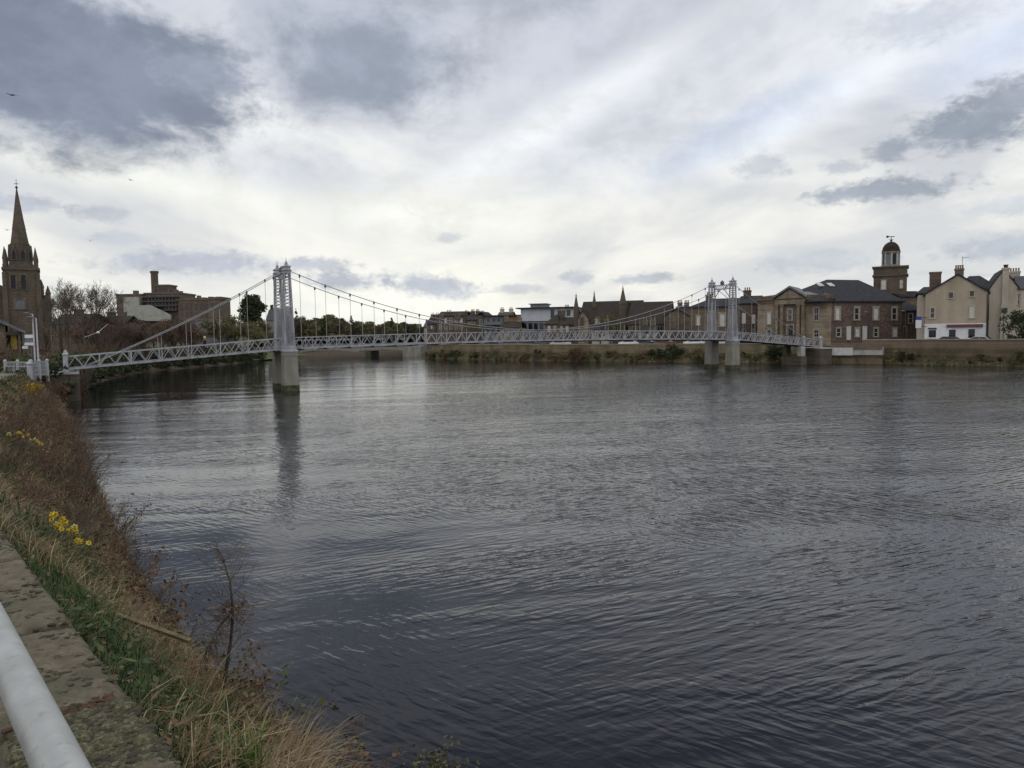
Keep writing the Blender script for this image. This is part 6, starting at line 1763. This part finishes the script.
Sg = Fr(24, 66, 1, -.1)
b = empty('information_sign', Sg.W(.4, 0, 2.5), 'stacked white sign boards on thin posts beside the twin lamp posts', 'sign')
for x in (23.3, 27.6, 31.2): 
    mb = MB(); u_ = Sg.U(x, 350); mb.tube([Sg.W(u_, .05, 2.2), Sg.W(u_, .05, Sg.P(x, 334)[1])], .04, 6); mb.build('post', M['lead'], b)
for (x0, x1, y0, y1, mm) in ((25, 33.2, 338.2, 334.6, 'sign_white'), (24.8, 34, 345.4, 342.4, 'sign_white'), (22.6, 27.8, 348.8, 346, 'sign_white'), (25, 32.5, 342, 339.2, 'modern_grey')):
    a_, z0 = Sg.P(x0, y0); c_, z1 = Sg.P(x1, y1); mb = MB(); Sg.box(mb, a_, c_, -.03, .03, z0, z1); mb.build('board', M[mm], b)
for i, (x, yt, lab) in enumerate(((35.3, 314, 'taller pale lamp post of the pair by the bridge end'), (38.6, 318, 'shorter pale lamp post of the pair by the bridge end'))):
    g = at(x, 364, 64); b = empty('street_lamp', (g.x, g.y, 2.5), lab, 'street lamp', 'lamp posts at the near bridge end'); zt = at(x, yt, 64).z
    mb = MB(); mb.smooth = True; mb.tube([(g.x, g.y, 2.3), (g.x, g.y, 3.3), (g.x, g.y, 3.35), (g.x, g.y, zt)], [.11, .11, .075, .05], 10); mb.build('pole', M['white_iron'], b)
    mb = MB(); mb.tube([(g.x, g.y, zt - .03), (g.x - .28, g.y - .2, zt + .06)], .03, 6); mb.build('bracket', M['white_iron'], b)
    mb = MB(); mb.blob((g.x - .36, g.y - .25, zt + .06), .24, i, 10, 6, (1.2, .8, .35), .05); mb.build('lamp_head', M['lead'], b)
# white railings of the approach
for (xa, ya, Ya, xb, yb, Yb, lab) in ((5, 362, 61, 30, 361.5, 59.5, 'white barred railing left of the bridge entrance'), (31, 362, 59, 47, 360.5, 60.5, 'white lattice railing joining the bridge entrance post')):
    pa = at(xa, ya, Ya); pb = at(xb, yb, Yb); z0 = 2.35; zt = min(pa.z, pb.z); b = empty('railing', (pa.x, pa.y, z0), lab, 'railing', 'railings at the near bridge end')
    mb = MB()
    for zz in (zt, zt - .35, zt - .7, zt - 1.05): mb.bar((pa.x, pa.y, zz), (pb.x, pb.y, zz), .06, .05)
    n = 9
    for i in range(n * 2 + 1):
        f = i / (2 * n); q = pa.lerp(pb, f); mb.bar((q.x, q.y, z0), (q.x, q.y, zt), .035, .03, (0, 1, 0))
    mb.build('rail_panel', M['white_iron'], b)
    for f in (0, .5, 1):
        q = pa.lerp(pb, f); mb = MB(); mb.lathe((q.x, q.y, z0 - .5), [(.12, 0), (.10, zt - z0 + .5), (.15, zt - z0 + .56), (.05, zt - z0 + .72)], 8); mb.build('post', M['white_iron'], b)
pa = at(30.5, 384, 58.5)
b = empty('railing', (pa.x, pa.y, 2), 'stout white corner pillar where the two white railings meet', 'pillar')
mb = MB(); mb.lathe((pa.x, pa.y, pa.z - .6), [(.26, 0), (.24, .3), (.2, .4), (.2, 2.1), (.27, 2.2), (.1, 2.4)], 8); mb.build('shaft', M['white_iron'], b)
b.name = 'pillar'
mb = MB(); q0 = at(6, 379, 60); q1 = at(30, 379, 58.8); mb.hexa([(q0.x, q0.y, 1), (q1.x, q1.y, 1), (q1.x, q1.y + 1, 1), (q0.x, q0.y + 1, 1), (q0.x, q0.y, 2.45), (q1.x, q1.y, 2.45), (q1.x, q1.y + 1, 2.45), (q0.x, q0.y + 1, 2.45)])
tag(mb.build('retaining_wall', M['concrete']), 'pale concrete retaining wall under the white railing', 'wall')

# ------------------------------------------------------------------ birds
def bird(px_c, py_c, Y, span, mb_, mw, lab, heading, flap, name, roll=0.0):
    c = at(px_c, py_c, Y); o = empty(name, c, lab, 'bird')
    mb = MB(); mb.smooth = True; L = span * .42
    mb.tube([Vector((0, -L * .55, 0)), Vector((0, -L * .3, 0)), Vector((0, L * .05, -.01 * span)), Vector((0, L * .35, .01 * span)), Vector((0, L * .45, .01)), Vector((0, L * .60, 0))], [span * .012, span * .03, span * .062, span * .045, span * .036, span * .006], 8)
    x = mb.build('body', M[mb_]); x.parent = o
    for s_ in (-1, 1):
        mb = MB(); a = [(0, .16, .02), (.25, .20, flap * .6), (.5, -.02, flap), (.27, .04, flap * .6 + .005), (0, -.08, .02)]
        v1 = [Vector((s_ * q[0] * span, q[1] * span * .7, q[2] * span)) for q in a]; v2 = [v - Vector((0, 0, .012 * span)) for v in v1]
        mb.add(v1 + v2, [(0, 1, 3, 4), (1, 2, 3), (9, 8, 6, 5), (8, 7, 6), (0, 5, 6, 1), (1, 6, 7, 2), (2, 7, 8, 3), (3, 8, 9, 4)]); x = mb.build('wing', M[mw]); x.parent = o
    mb = MB(); mb.add([(-.02 * span, -L * .5, 0), (.02 * span, -L * .5, 0), (.06 * span, -L * .85, 0), (-.06 * span, -L * .85, 0), (-.02 * span, -L * .5, -.01), (.02 * span, -L * .5, -.01), (.06 * span, -L * .85, -.01), (-.06 * span, -L * .85, -.01)], [(0, 1, 2, 3), (7, 6, 5, 4), (0, 4, 5, 1), (1, 5, 6, 2), (2, 6, 7, 3), (3, 7, 4, 0)]); x = mb.build('tail', M[mb_]); x.parent = o
    o.rotation_euler = (0, roll, heading)
    return o


M['gull'] = mat('gull_white', (0.70, 0.70, 0.69), (0.78, 0.78, 0.77), 8, 0.7); M['gull_wing'] = mat('gull_grey_wing', (0.42, 0.43, 0.45), (0.55, 0.56, 0.58), 8, 0.7); M['crow'] = mat('dark_bird', (0.018, 0.018, 0.02), (0.03, 0.03, 0.032), 8, 0.7)
bird(98, 332.5, 40, 1.35, 'gull', 'gull', 'white gull gliding low over the near end of the footbridge', R(25), .10, 'gull', R(-32))
bird(12, 95, 62, .95, 'crow', 'crow', 'large dark bird high at the left edge before the dark cloud', R(60), .06, 'bird')
bird(90, 241, 95, .8, 'crow', 'crow', 'tiny dark bird right of the church spire', R(20), .3, 'bird')
bird(7.5, 230, 95, .8, 'crow', 'crow', 'tiny dark bird left of the church spire', R(70), .15, 'bird')
bird(131, 180, 110, 1.1, 'gull', 'gull_wing', 'tiny pale bird high between spire and near tower', R(80), .08, 'gull')

# ------------------------------------------------------------------ bank vegetation in the foreground
class Blades:
    def __init__(self): self.v = []; self.f = []; self.m = []

    def add(self, base, h, w, lean, az_, mi, droop=0.5, seg=3):
        d = Vector((math.cos(az_), math.sin(az_), 0)); sd_ = Vector((-d.y, d.x, 0)); tw = random.uniform(-1, 1)
        sd_ = (sd_ * math.cos(tw) + d * math.sin(tw) * .6).normalized()
        k = len(self.v); p_ = Vector(base)
        for i in range(seg + 1):
            f = i / seg; ang = lean + droop * f * f * 1.6
            ww = w * (1 - f * .92)
            if i: p_ = p_ + (d * math.sin(ang) + Vector((0, 0, math.cos(ang)))) * (h / seg)
            self.v += [p_ - sd_ * ww, p_ + sd_ * ww]
        for i in range(seg): self.f.append((k + 2 * i, k + 2 * i + 1, k + 2 * i + 3, k + 2 * i + 2)); self.m.append(mi)

    def build(self, name, mats, parent=None, loc=(0, 0, 0)):
        mb = MB(); mb.v = [tuple(q) for q in self.v]; mb.f = self.f; mb.m = self.m; mb.sm = [False] * len(self.f)
        return mb.build(name, mats, parent, None if parent is not None else loc)


def bankp(t, s):
    a = c_edge(t); w = c_water(t); c = a + (w - a) * s
    return ct(c, t, bank_z(c, t)), c


slope_az = math.atan2(CV.y, CV.x)      # downhill, toward the water
dead = Blades(); green = Blades(); random.seed(4)
MD = [M['straw'], M['straw_pale'], M['bracken'], M['bracken_red']]
MG = [M['grass_dark'], M['grass'], M['grass_bright']]


DAFF = [(on_bank(70, 566), .55), (on_bank(36, 458), 1.2)]


def put_grass(t, s, dist):
    q, c = bankp(t, s)
    if any((q.x - a.x) ** 2 + (q.y - a.y) ** 2 < b_ * b_ for a, b_ in DAFF): return
    sc_ = max(1.0, dist / 7.0)                    # far blades stand for several
    n1 = mnoise.noise(Vector((c * .8, t * .55, 3))); n2 = mnoise.noise(Vector((c * .35, t * .22, 8))); n3 = mnoise.noise(Vector((c * 2.1, t * 2.1, 5)))
    gr = .05 + n2 * 1.3 + n1 * .7 + (.34 if s < .14 else 0) - (.08 + .5 * s) + (.22 if 3 < t < 9 and s < .35 else 0)
    az_ = random.gauss(slope_az, 1.1)
    if gr > .02 or (gr > -.2 and random.random() < .25):
        mi = 0 if random.random() < .55 else 1
        green.add(q, random.uniform(.06, .20) * (1 + .15 * sc_) * (1.0 if s > .1 else .75), .0034 * sc_ * random.uniform(.7, 1.4), random.uniform(0, .8), random.uniform(0, 6.28), mi, .5)
    else:
        r_ = n1 + random.gauss(0, .22)
        r_ += .5 * n2
        mi = 3 if r_ > .34 else (2 if r_ > -.10 else (0 if random.random() < .8 else 1))
        tall = .50 + .6 * max(0, n3) + (.3 * s if t > 12 else -.12 * s)
        if mi in (2, 3): dead.add(q, random.uniform(.12, .5) * tall * (1 + .1 * sc_), .0036 * sc_ * random.uniform(.6, 1.4), random.uniform(.1, 1.2), random.uniform(0, 6.28), mi, random.uniform(.1, .9))
        else: dead.add(q, random.uniform(.18, .60) * tall * (1 + .08 * sc_), .0028 * sc_ * random.uniform(.6, 1.4), random.uniform(.2, 1.1), az_, mi, random.uniform(.3, 1.0))


for i in range(70000):
    u = random.random(); t = .2 + 3.2 * ((66 / 3.2 + 1) ** u - 1)
    s_ = random.uniform(0.0, 1.02 if t > 9 else .93) ** 1.05
    put_grass(t, s_, t + 1.5)
for i in range(16000):
    t = -.2 + 8 * random.random() ** 1.3; s_ = .30 * random.random() ** 1.2; q, c = bankp(t, s_)
    if mnoise.noise(Vector((c * 1.1, t * .9, 6))) < .32: green.add(q, random.uniform(.05, .15), .0034 * random.uniform(.7, 1.3), random.uniform(0, .9), random.uniform(0, 6.28), 0 if random.random() < .6 else 1, .5)
    else: dead.add(q, random.uniform(.06, .22), .003, random.uniform(.3, 1.2), random.uniform(0, 6.28), random.choice([0, 2, 2, 3]), .6)
tag(dead.build('dead_grass', MD), kind='stuff'); tag(green.build('green_grass', MG), kind='stuff')


def scatter(name, n, mats, tmax, pick):
    bl = Blades()
    for i in range(n):
        u = random.random(); t = .1 + 2.4 * ((tmax / 2.4 + 1) ** u - 1); s_ = random.uniform(.0, .95); q, c = bankp(t, s_)
        mi, size, lift, ok = pick(c, t, s_)
        if not ok: continue
        q = q + Vector((random.gauss(0, .02), random.gauss(0, .02), lift)); a = random.uniform(0, 6.28); tl = random.uniform(-.7, .7); d = Vector((math.cos(a) * math.cos(tl), math.sin(a) * math.cos(tl), math.sin(tl))); sd_ = Vector((-math.sin(a), math.cos(a), random.uniform(-.4, .4)))
        k = len(bl.v); bl.v += [q - d * size, q + sd_ * size * .5, q + d * size, q - sd_ * size * .5]; bl.f.append((k, k + 1, k + 2, k + 3)); bl.m.append(mi)
    o = bl.build(name, mats); tag(o, kind='stuff')


def pick_litter(c, t, s_):
    sc_ = max(1.0, t / 9); return random.choice([0, 0, 1, 2]), random.uniform(.010, .030) * sc_, random.uniform(.0, .16) * random.random(), mnoise.noise(Vector((c * 1.4, t * 1.2, 12))) > -.25


def pick_weed(c, t, s_):
    sc_ = max(1.0, t / 8); return random.choice([0, 0, 1]), random.uniform(.012, .034) * sc_, random.uniform(.02, .22) * random.random(), mnoise.noise(Vector((c * 1.2, t * 1.0, 22))) > .08 + s_ * .25


scatter('leaf_litter', 15000, [M['leaf_russet'], M['bracken'], M['straw']], 30, pick_litter)
scatter('ground_weeds', 26000, [M['grass_dark'], M['leaf_mid']], 45, pick_weed)


# ---- daffodils
M['daff_leaf'] = mat('daffodil_leaf', (0.03, 0.065, 0.03), (0.055, 0.105, 0.045), 3, 0.55)


def daffodils(px_, py_, n, sp, h, label, seed, pale=False):
    rs = random.Random(seed); c = on_bank(px_, py_); e = empty('daffodil_clump', c, label, 'flowers', 'daffodil clumps on the near bank')
    bl = Blades(); st = MB(); heads = []
    for i in range(n * 30):
        a = rs.uniform(0, 6.28); r = sp * 2.3 * math.sqrt(rs.random()); q = Vector((c.x + r * math.cos(a), c.y + r * math.sin(a), 0)); cc, tt_ = to_ct(q); q.z = bank_z(cc, tt_) - .02
        bl.add(q, h * rs.uniform(.6, 1.05), .007, rs.uniform(0, .25), rs.uniform(0, 6.28), 0 if rs.random() < .55 else 1, rs.uniform(.0, .5))
    bl.build('leaves', [M['daff_leaf'], M['grass']], e)
    for i in range(n):
        a = rs.uniform(0, 6.28); r = sp * math.sqrt(rs.random()) * .9; q = Vector((c.x + r * math.cos(a), c.y + r * math.sin(a), 0)); cc, tt_ = to_ct(q); q.z = bank_z(cc, tt_)
        top = q + Vector((rs.uniform(-.05, .05), rs.uniform(-.05, .05), h * rs.uniform(.95, 1.2)))
        mb = MB(); mb.tube([q, q.lerp(top, .6), top], [.005, .004, .003], 4)
        face = Vector((rs.gauss(.3, .5), rs.gauss(-.8, .4), rs.gauss(.1, .3))).normalized(); x = face.orthogonal().normalized(); y = face.cross(x)
        s = mb.build('stem', M['grass'], e)
        fl = MB(); R_ = rs.uniform(.027, .037) * max(1, h / .32)
        for k in range(6):
            an = k * 1.047; dr = x * math.cos(an) + y * math.sin(an); sd_ = face.cross(dr)
            fl.add([top, top + dr * R_ * .55 + sd_ * R_ * .36 + face * .003, top + dr * R_ * 1.05 - face * .004, top + dr * R_ * .55 - sd_ * R_ * .36 + face * .003], [(0, 1, 2, 3)])
        n_ = 8; r0, r1 = R_ * .26, R_ * .40; vs = []
        for (rr, dd) in ((r0, 0.0), (r0, R_ * .5), (r1, R_ * .72)):
            for k in range(n_): an = 6.283 * k / n_; vs.append(top + (x * math.cos(an) + y * math.sin(an)) * rr + face * dd)
        fl.cur = 1; fl.add(vs, [(j * n_ + k, j * n_ + (k + 1) % n_, (j + 1) * n_ + (k + 1) % n_, (j + 1) * n_ + k) for j in range(2) for k in range(n_)])
        fl.build('flower', [M['petal_pale'] if pale or rs.random() < .25 else M['petal'], M['petal']], s)
    return e


daffodils(70, 566, 20, .17, .31, 'nearest daffodil clump with tall green leaves just past the mossy coping', 1)
daffodils(36, 458, 22, .45, .50, 'middle daffodil clump among brown stems at the left edge', 2)
daffodils(6, 446, 7, .4, .40, 'small pale daffodil clump cut by the left picture edge', 3, True)
# yellow gorse by the white railing
M['gorse'] = mat('gorse_bloom', (0.42, 0.27, 0.02), (0.55, 0.38, 0.035), 6, 0.8)
for (px_c, py_c, Y, w, lab, sd_) in ((30, 388, 46, 1.5, 'yellow flowering gorse bush below the white corner pillar', 91), (20, 384, 50, 1.3, 'smaller ochre gorse bush just left of the yellow one', 92)):
    o = bush(lab, w, w * .62, sd_, 'gorse', 12, 46, .055, 'gorse_bush', twigs=8); q = at(px_c, py_c, Y); cc, tt_ = to_ct(q); o.location = (q.x, q.y, q.z - w * .35)


# ---- brambles and bare scrub along the water's edge
def scrub(label, h, seed, n=16, tw='twig', group=None, leaf=None):
    rs = random.Random(seed); mb = MB()
    for i in range(n):
        a = rs.uniform(0, 6.28); r = rs.uniform(0, .35) * h; p0 = Vector((r * math.cos(a), r * math.sin(a), -.1)); d = Vector((math.cos(a) * .5, math.sin(a) * .5, 1))
        L = h * rs.uniform(.5, 1.05); pts = [p0]; d = d.normalized()
        for k in range(5):
            d = (d + Vector((rs.gauss(0, .16), rs.gauss(0, .16), rs.gauss(-.05, .1)))).normalized(); pts.append(pts[-1] + d * L / 5)
        mb.cur = 0; mb.tube(pts, [.010 * h, .009 * h, .008 * h, .006 * h, .005 * h, .003 * h], 4, False)
        for k in range(9):
            f = rs.uniform(1, 4.9); j = int(f); q = pts[j].lerp(pts[j + 1], f - j); dd = rot_dir(d, rs.uniform(.4, 1.1), rs.uniform(0, 6.28)); l2 = L * rs.uniform(.12, .34)
            e1 = q + dd * l2 * .5 + Vector((0, 0, rs.uniform(-.02, .05))); e2 = q + dd * l2 + Vector((0, 0, rs.uniform(-.05, .1)))
            mb.tube([q, e1, e2], [.004 * h, .003 * h, .002 * h], 3, False)
            if leaf and rs.random() < .7: mb.cur = 1; leaf_quads(mb, e2, .09, 5, .028); mb.cur = 0
    o = mb.build('bare_scrub', [M[tw], M[leaf or 'twig']]); tag(o, label, 'scrub', group); return o


G5 = 'bare scrub along the near waterline'
put_scrub = True
sp_ = [scrub('thin bare scrub growing at the near waterline', 1.5, 101, 20, 'twig', G5), scrub('reddish bare scrub growing at the near waterline', 1.5, 102, 20, 'twig_red', G5, 'leaf_russet'), scrub('brown leafed bramble tangle at the near waterline', 1.3, 103, 24, 'twig_red', G5, 'leaf_russet')]
rs = random.Random(9)
for i in range(66):
    t = 11 + 49 * (i / 65) ** 1.15 + rs.uniform(-.4, .4); q, c = bankp(t, rs.choice([.62, .74, .84, .93, .97]) if i % 4 else rs.uniform(.3, .6))
    place(sp_[i % 3], i < 3, q - Vector((0, 0, .05)), rs.uniform(0, 6.28), rs.uniform(.55, 1.0) * (1.0 if t > 16 else .6))
G6 = 'low brambles on the near bank'
sp_ = [scrub('low arching bramble on the near bank slope', .7, 111, 12, 'twig_red', G6, 'leaf_russet'), scrub('low green leafed bramble on the near bank slope', .6, 112, 10, 'twig', G6, 'leaf_mid')]
for i in range(40):
    t = 1.2 + 26 * (i / 39) ** 1.5; q, c = bankp(t, rs.uniform(.2, .55 if t < 9 else .8)); place(sp_[i % 2], i < 2, q, rs.uniform(0, 6.28), rs.uniform(.45, .85))

# sapling standing in the water's edge
b0 = on_bank(222, 702); Yb = b0.y
e = empty('bare_sapling', b0, 'thin leafless sapling leaning at the water edge with flood debris caught on it', 'sapling')
mb = MB(); mb.smooth = True; rs = random.Random(2)
pth = [b0 - Vector((0, 0, .1))] + [at(x, y, Yb + dy) for x, y, dy in ((226, 672, .02), (231, 640, .05), (233, 610, .05), (230, 582, .1), (224, 562, .15), (219, 548, .2))]
rr = [.018, .015, .012, .009, .007, .005, .002]
mb.tube(pth, rr, 6); mb.build('stem', M['bark'], e)
mb = MB()
for i in range(56):
    f = rs.uniform(1.1, 5.9); j = int(f); q = pth[j].lerp(pth[j + 1], f - j); L = rs.uniform(.12, .5) * (1.15 - f / 8); a = rs.uniform(0, 6.28)
    d = Vector((math.cos(a), math.sin(a), rs.uniform(.1, .9))).normalized(); m_ = q + d * L * .5 + Vector((0, 0, rs.uniform(-.02, .04))); e2 = q + d * L + Vector((0, 0, rs.uniform(-.04, .10)))
    mb.tube([q, m_, e2], [.0032, .0022, .0012], 3, False)
    for k in range(3):
        q2 = q.lerp(e2, rs.uniform(.3, .9)); d2 = rot_dir(d, rs.uniform(.4, .9), rs.uniform(0, 6.28)); mb.tube([q2, q2 + d2 * L * .4], [.0024, .0014], 3, False)
for (x, y) in ((206, 652), (198, 668)):
    q = pth[3]; w = at(x, y, Yb - .1); mb.tube([q, q.lerp(w, .5) + Vector((0, 0, .05)), w], [.008, .006, .003], 4)
    for k in range(14):
        q2 = q.lerp(w, rs.uniform(.3, 1)); mb.tube([q2, q2 + Vector((rs.gauss(0, .06), rs.gauss(0, .06), -rs.uniform(.05, .2)))], [.003, .0015], 3, False)
mb.build('twigs', M['twig'], e)
mb = MB(); c = pth[3]
for k in range(90):
    d = Vector((rs.gauss(0, .07), rs.gauss(0, .06), rs.gauss(0, .05))); q = c + d; mb.tube([q, q + Vector((rs.gauss(0, .09), rs.gauss(0, .06), rs.gauss(-.01, .05)))], [.004, .002], 3, False)
o = mb.build('flood_debris', M['bracken_red'], e)
# dark snag
b0 = on_bank(257, 716); Yb = b0.y
e = empty('dead_stump', b0, 'dark broken snag with a ragged top beside the thin sapling', 'snag')
mb = MB(); mb.smooth = True; pth = [b0 - Vector((0, 0, .15)), at(256, 705, Yb), at(254, 690, Yb), at(250, 675, Yb)]
mb.tube(pth, [.034, .03, .028, .012], 8); mb.tube([pth[2], at(240, 696, Yb)], [.02, .008], 5); mb.tube([pth[2], at(262, 684, Yb), at(266, 678, Yb)], [.014, .009, .004], 5); mb.build('stem', M['trim_dark'], e)
mb = MB()
for k in range(60):
    q = pth[2] + Vector((rs.gauss(0, .05), rs.gauss(0, .05), rs.gauss(0.02, .06))); mb.tube([q, q + Vector((rs.gauss(0, .05), rs.gauss(0, .04), -rs.uniform(.02, .16)))], [.006, .002], 3, False)
o = mb.build('caught_weed', M['bark'], e); o['kind'] = 'stuff'
# rag of dark weed on the bank edge
b0 = on_bank(157, 618); e = MB()
for k in range(34):
    q = b0 + Vector((rs.gauss(0, .028), rs.gauss(0, .025), .24 + rs.gauss(0, .03))); e.tube([q, q + Vector((rs.gauss(0, .02), rs.gauss(0, .02), -rs.uniform(.06, .17)))], [.008, .002], 4, False)
e.tube([b0 - Vector((0, 0, .05)), b0 + Vector((.03, 0, .28))], .008, 5)
tag(e.build('river_weed', M['trim_dark']), 'dark rag of dried river weed hanging at the bank edge', 'debris')
# weathered plank
pa = on_bank(118, 630); pb_ = on_bank(196, 641); pa = pa + Vector((0, 0, .10)); pb_ = at(190, 641, pa.y - .1)
mb = MB(); mb.bar(pa, pb_, .018, .036, (0, 0, 1)); o = mb.build('plank', M['straw_pale'] if False else mat('weathered_plank', (0.09, 0.068, 0.036), (0.19, 0.15, 0.08), 5, 0.9, stretch=(3, 3, 3), bump=.01)); tag(o, 'weathered brown plank sticking out of the bank over the water', 'plank')


def tussock(px_, py_, n, h, lean, az_m, az_s, mi_, mats, label, name='grass_tussock', droop=.6, w=.0035, sp=.09):
    c = on_bank(px_, py_); bl = Blades(); rs = random.Random(px_)
    for i in range(n):
        a = rs.uniform(0, 6.28); r = sp * math.sqrt(rs.random()); q = c + Vector((r * math.cos(a), r * math.sin(a), -.03))
        bl.add(q, h * rs.uniform(.45, 1.1), w * rs.uniform(.6, 1.3), lean * rs.uniform(.4, 1.3), rs.gauss(az_m, az_s), rs.choice(mi_), droop * rs.uniform(.5, 1.3), 5)
    for i, q in enumerate(bl.v): bl.v[i] = q - c
    o = bl.build(name, mats, loc=(0, 0, 0)); o.location = c; tag(o, label, 'grass tuft'); return o


tussock(276, 790, 280, .52, .95, slope_az + .1, .42, [0, 0, 1, 2, 3], MD, 'golden dead grass tussock arching out over the water near the bottom edge')
tussock(318, 812, 150, .46, 1.0, slope_az - .1, .5, [0, 1, 2], MD, 'second straw tussock lower down at the bottom picture edge')
tussock(240, 778, 140, .26, .2, slope_az, 1.8, [1, 2, 2], MG, 'bright green grass tuft beside the golden tussock', droop=.45, w=.0042, sp=.09)
tussock(212, 745, 160, .30, .2, slope_az, 1.8, [0, 1], MG, 'dark green grass tuft against the mossy coping end', droop=.4, w=.005, sp=.12)
# sprig at the very bottom edge
b0 = atz(440, 792, .15); o = scrub('sparse budding sprigs poking up at the bottom picture edge', .5, 131, 12, 'twig', None, 'leaf_olive'); o.location = b0

# growth round the near abutment
for (px_c, py_c, lab, lf, sd_, w) in ((72, 399, 'dark reddish scrub against the near bridge abutment', 'leaf_russet', 141, 2.6), (58, 404, 'brown scrub at the foot of the near bridge abutment', 'leaf_russet', 142, 2.2), (84, 388, 'dark green scrub behind the near bridge abutment', 'leaf_dark', 143, 3.0)):
    q = atz(px_c, py_c, .1); o = bush(lab, w, w * .75, sd_, lf, 12, 40, .10, 'scrub_bush', 60, None, 'twig_red'); o.location = (q.x, q.y, .1)

# street trees and lamps on the far side
G7 = 'bare street trees before the steeple church'
tp = bare_tree('olive bare street tree before the long roofed steeple church', 8, 201, mats=('bark', 'twig_bud'), maxl=5, kids=3, spread=.7, minr=.012, leaf='leaf_olive', leafn=1, leafs=.08, group=G7)
for i, (x, yt, Y) in enumerate(((600, 311, 149), (611, 309, 153), (619, 313, 147), (556, 322, 157), (468, 321, 175), (640, 322, 146), (655, 325, 143))):
    put(tp, i == 0, x, yt, Y, 8, None, 2.4)
lamp0 = None
for i, (x, Y) in enumerate(((533, 152), (590, 145), (645, 139), (790, 118), (868, 113), (905, 110), (1003, 108))):
    g = at(x, 340, Y)
    if i == 0:
        e = lamp0 = empty('street_lamp', (g.x, g.y, 2.4), 'dark slim street lamp on the far riverside street', 'street lamp', 'lamps on the far street')
        mb = MB(); mb.tube([(g.x, g.y, 2.4), (g.x, g.y, 3.4), (g.x, g.y, 7.6)], [.09, .07, .045], 8); mb.build('pole', M['dark_iron'], e)
        mb = MB(); mb.tube([(g.x, g.y, 7.55), (g.x - .5, g.y - .4, 7.8)], .03, 6); mb.build('arm', M['dark_iron'], e)
        mb = MB(); mb.blob((g.x - .65, g.y - .52, 7.78), .22, 1, 10, 6, (1.5, .9, .4), .05); mb.build('lamp_head', M['lead'], e)
    else:
        c_ = copy_tree(lamp0); c_.location = (g.x, g.y, 2.4)

xs = random.Random(31)
for i, (x0, x1, Y, ye, yr, wm_, rm, ch, lab) in enumerate((
        (427, 436, 232, 324, 319, 'sand_dark', 'slate', 2, 'narrow dark roofed house at the left of the stone tenement'),
        (467, 477, 216, 320, 316, 'church', 'slate', 3, 'dark stone house with chimneys squeezed right of the stone tenement'),
        (497, 511, 226, 318, 313.5, 'cream_pale', 'slate_pale', 2, 'pale house whose roof shows above the timber block'),
        (500, 519, 186, 328, 323.5, 'sand', 'slate_brown', 3, 'low buff house in front of the timber block'),
        (562, 577, 196, 318, 312, 'sand_dark', 'slate', 3, 'brown house with chimneys left of the first pinnacle'),
        (592, 608, 160, 330, 325.5, 'cream_pale', 'slate', 2, 'low pale house before the steeple church nave'),
        (640, 656, 150, 332, 327.5, 'sand', 'slate', 2, 'low buff cottage before the long brown roof'),
        (676, 690, 172, 314, 308.5, 'sand_dark', 'slate', 3, 'stone house behind the brown gabled hall beside the far tower'))):
    q = Fr(x0, Y, .96, -.26); b = empty('riverside_house', q.W(2, 0, 2.4), lab, 'house'); u1 = q.U(x1, 325); ze = q.P((x0 + x1) / 2, ye)[1]; zr_ = q.P((x0 + x1) / 2, yr)[1] + .4
    mb = MB(); q.box(mb, 0, u1, 0, 7, 2.0, ze); mb.build('wall', M[wm_], b)
    mb = MB(); q.gable_roof_u(mb, -.2, u1 + .2, 0, 7, ze, zr_); mb.build('roof', M[rm], b)
    for k in range(2): chimney(q, b, .2 + k * (u1 - 1.6), 1.3 + k * (u1 - 1.6), 3, 4, ze, zr_ + 1.1, wm_, ch)
    for k in range(3): window(q, b, x0 + (x1 - x0) * (.14 + .28 * k), ye + 1.5, x0 + (x1 - x0) * (.14 + .28 * k) + 1.8, ye + 5, sur=.12, trim='sand_dark')
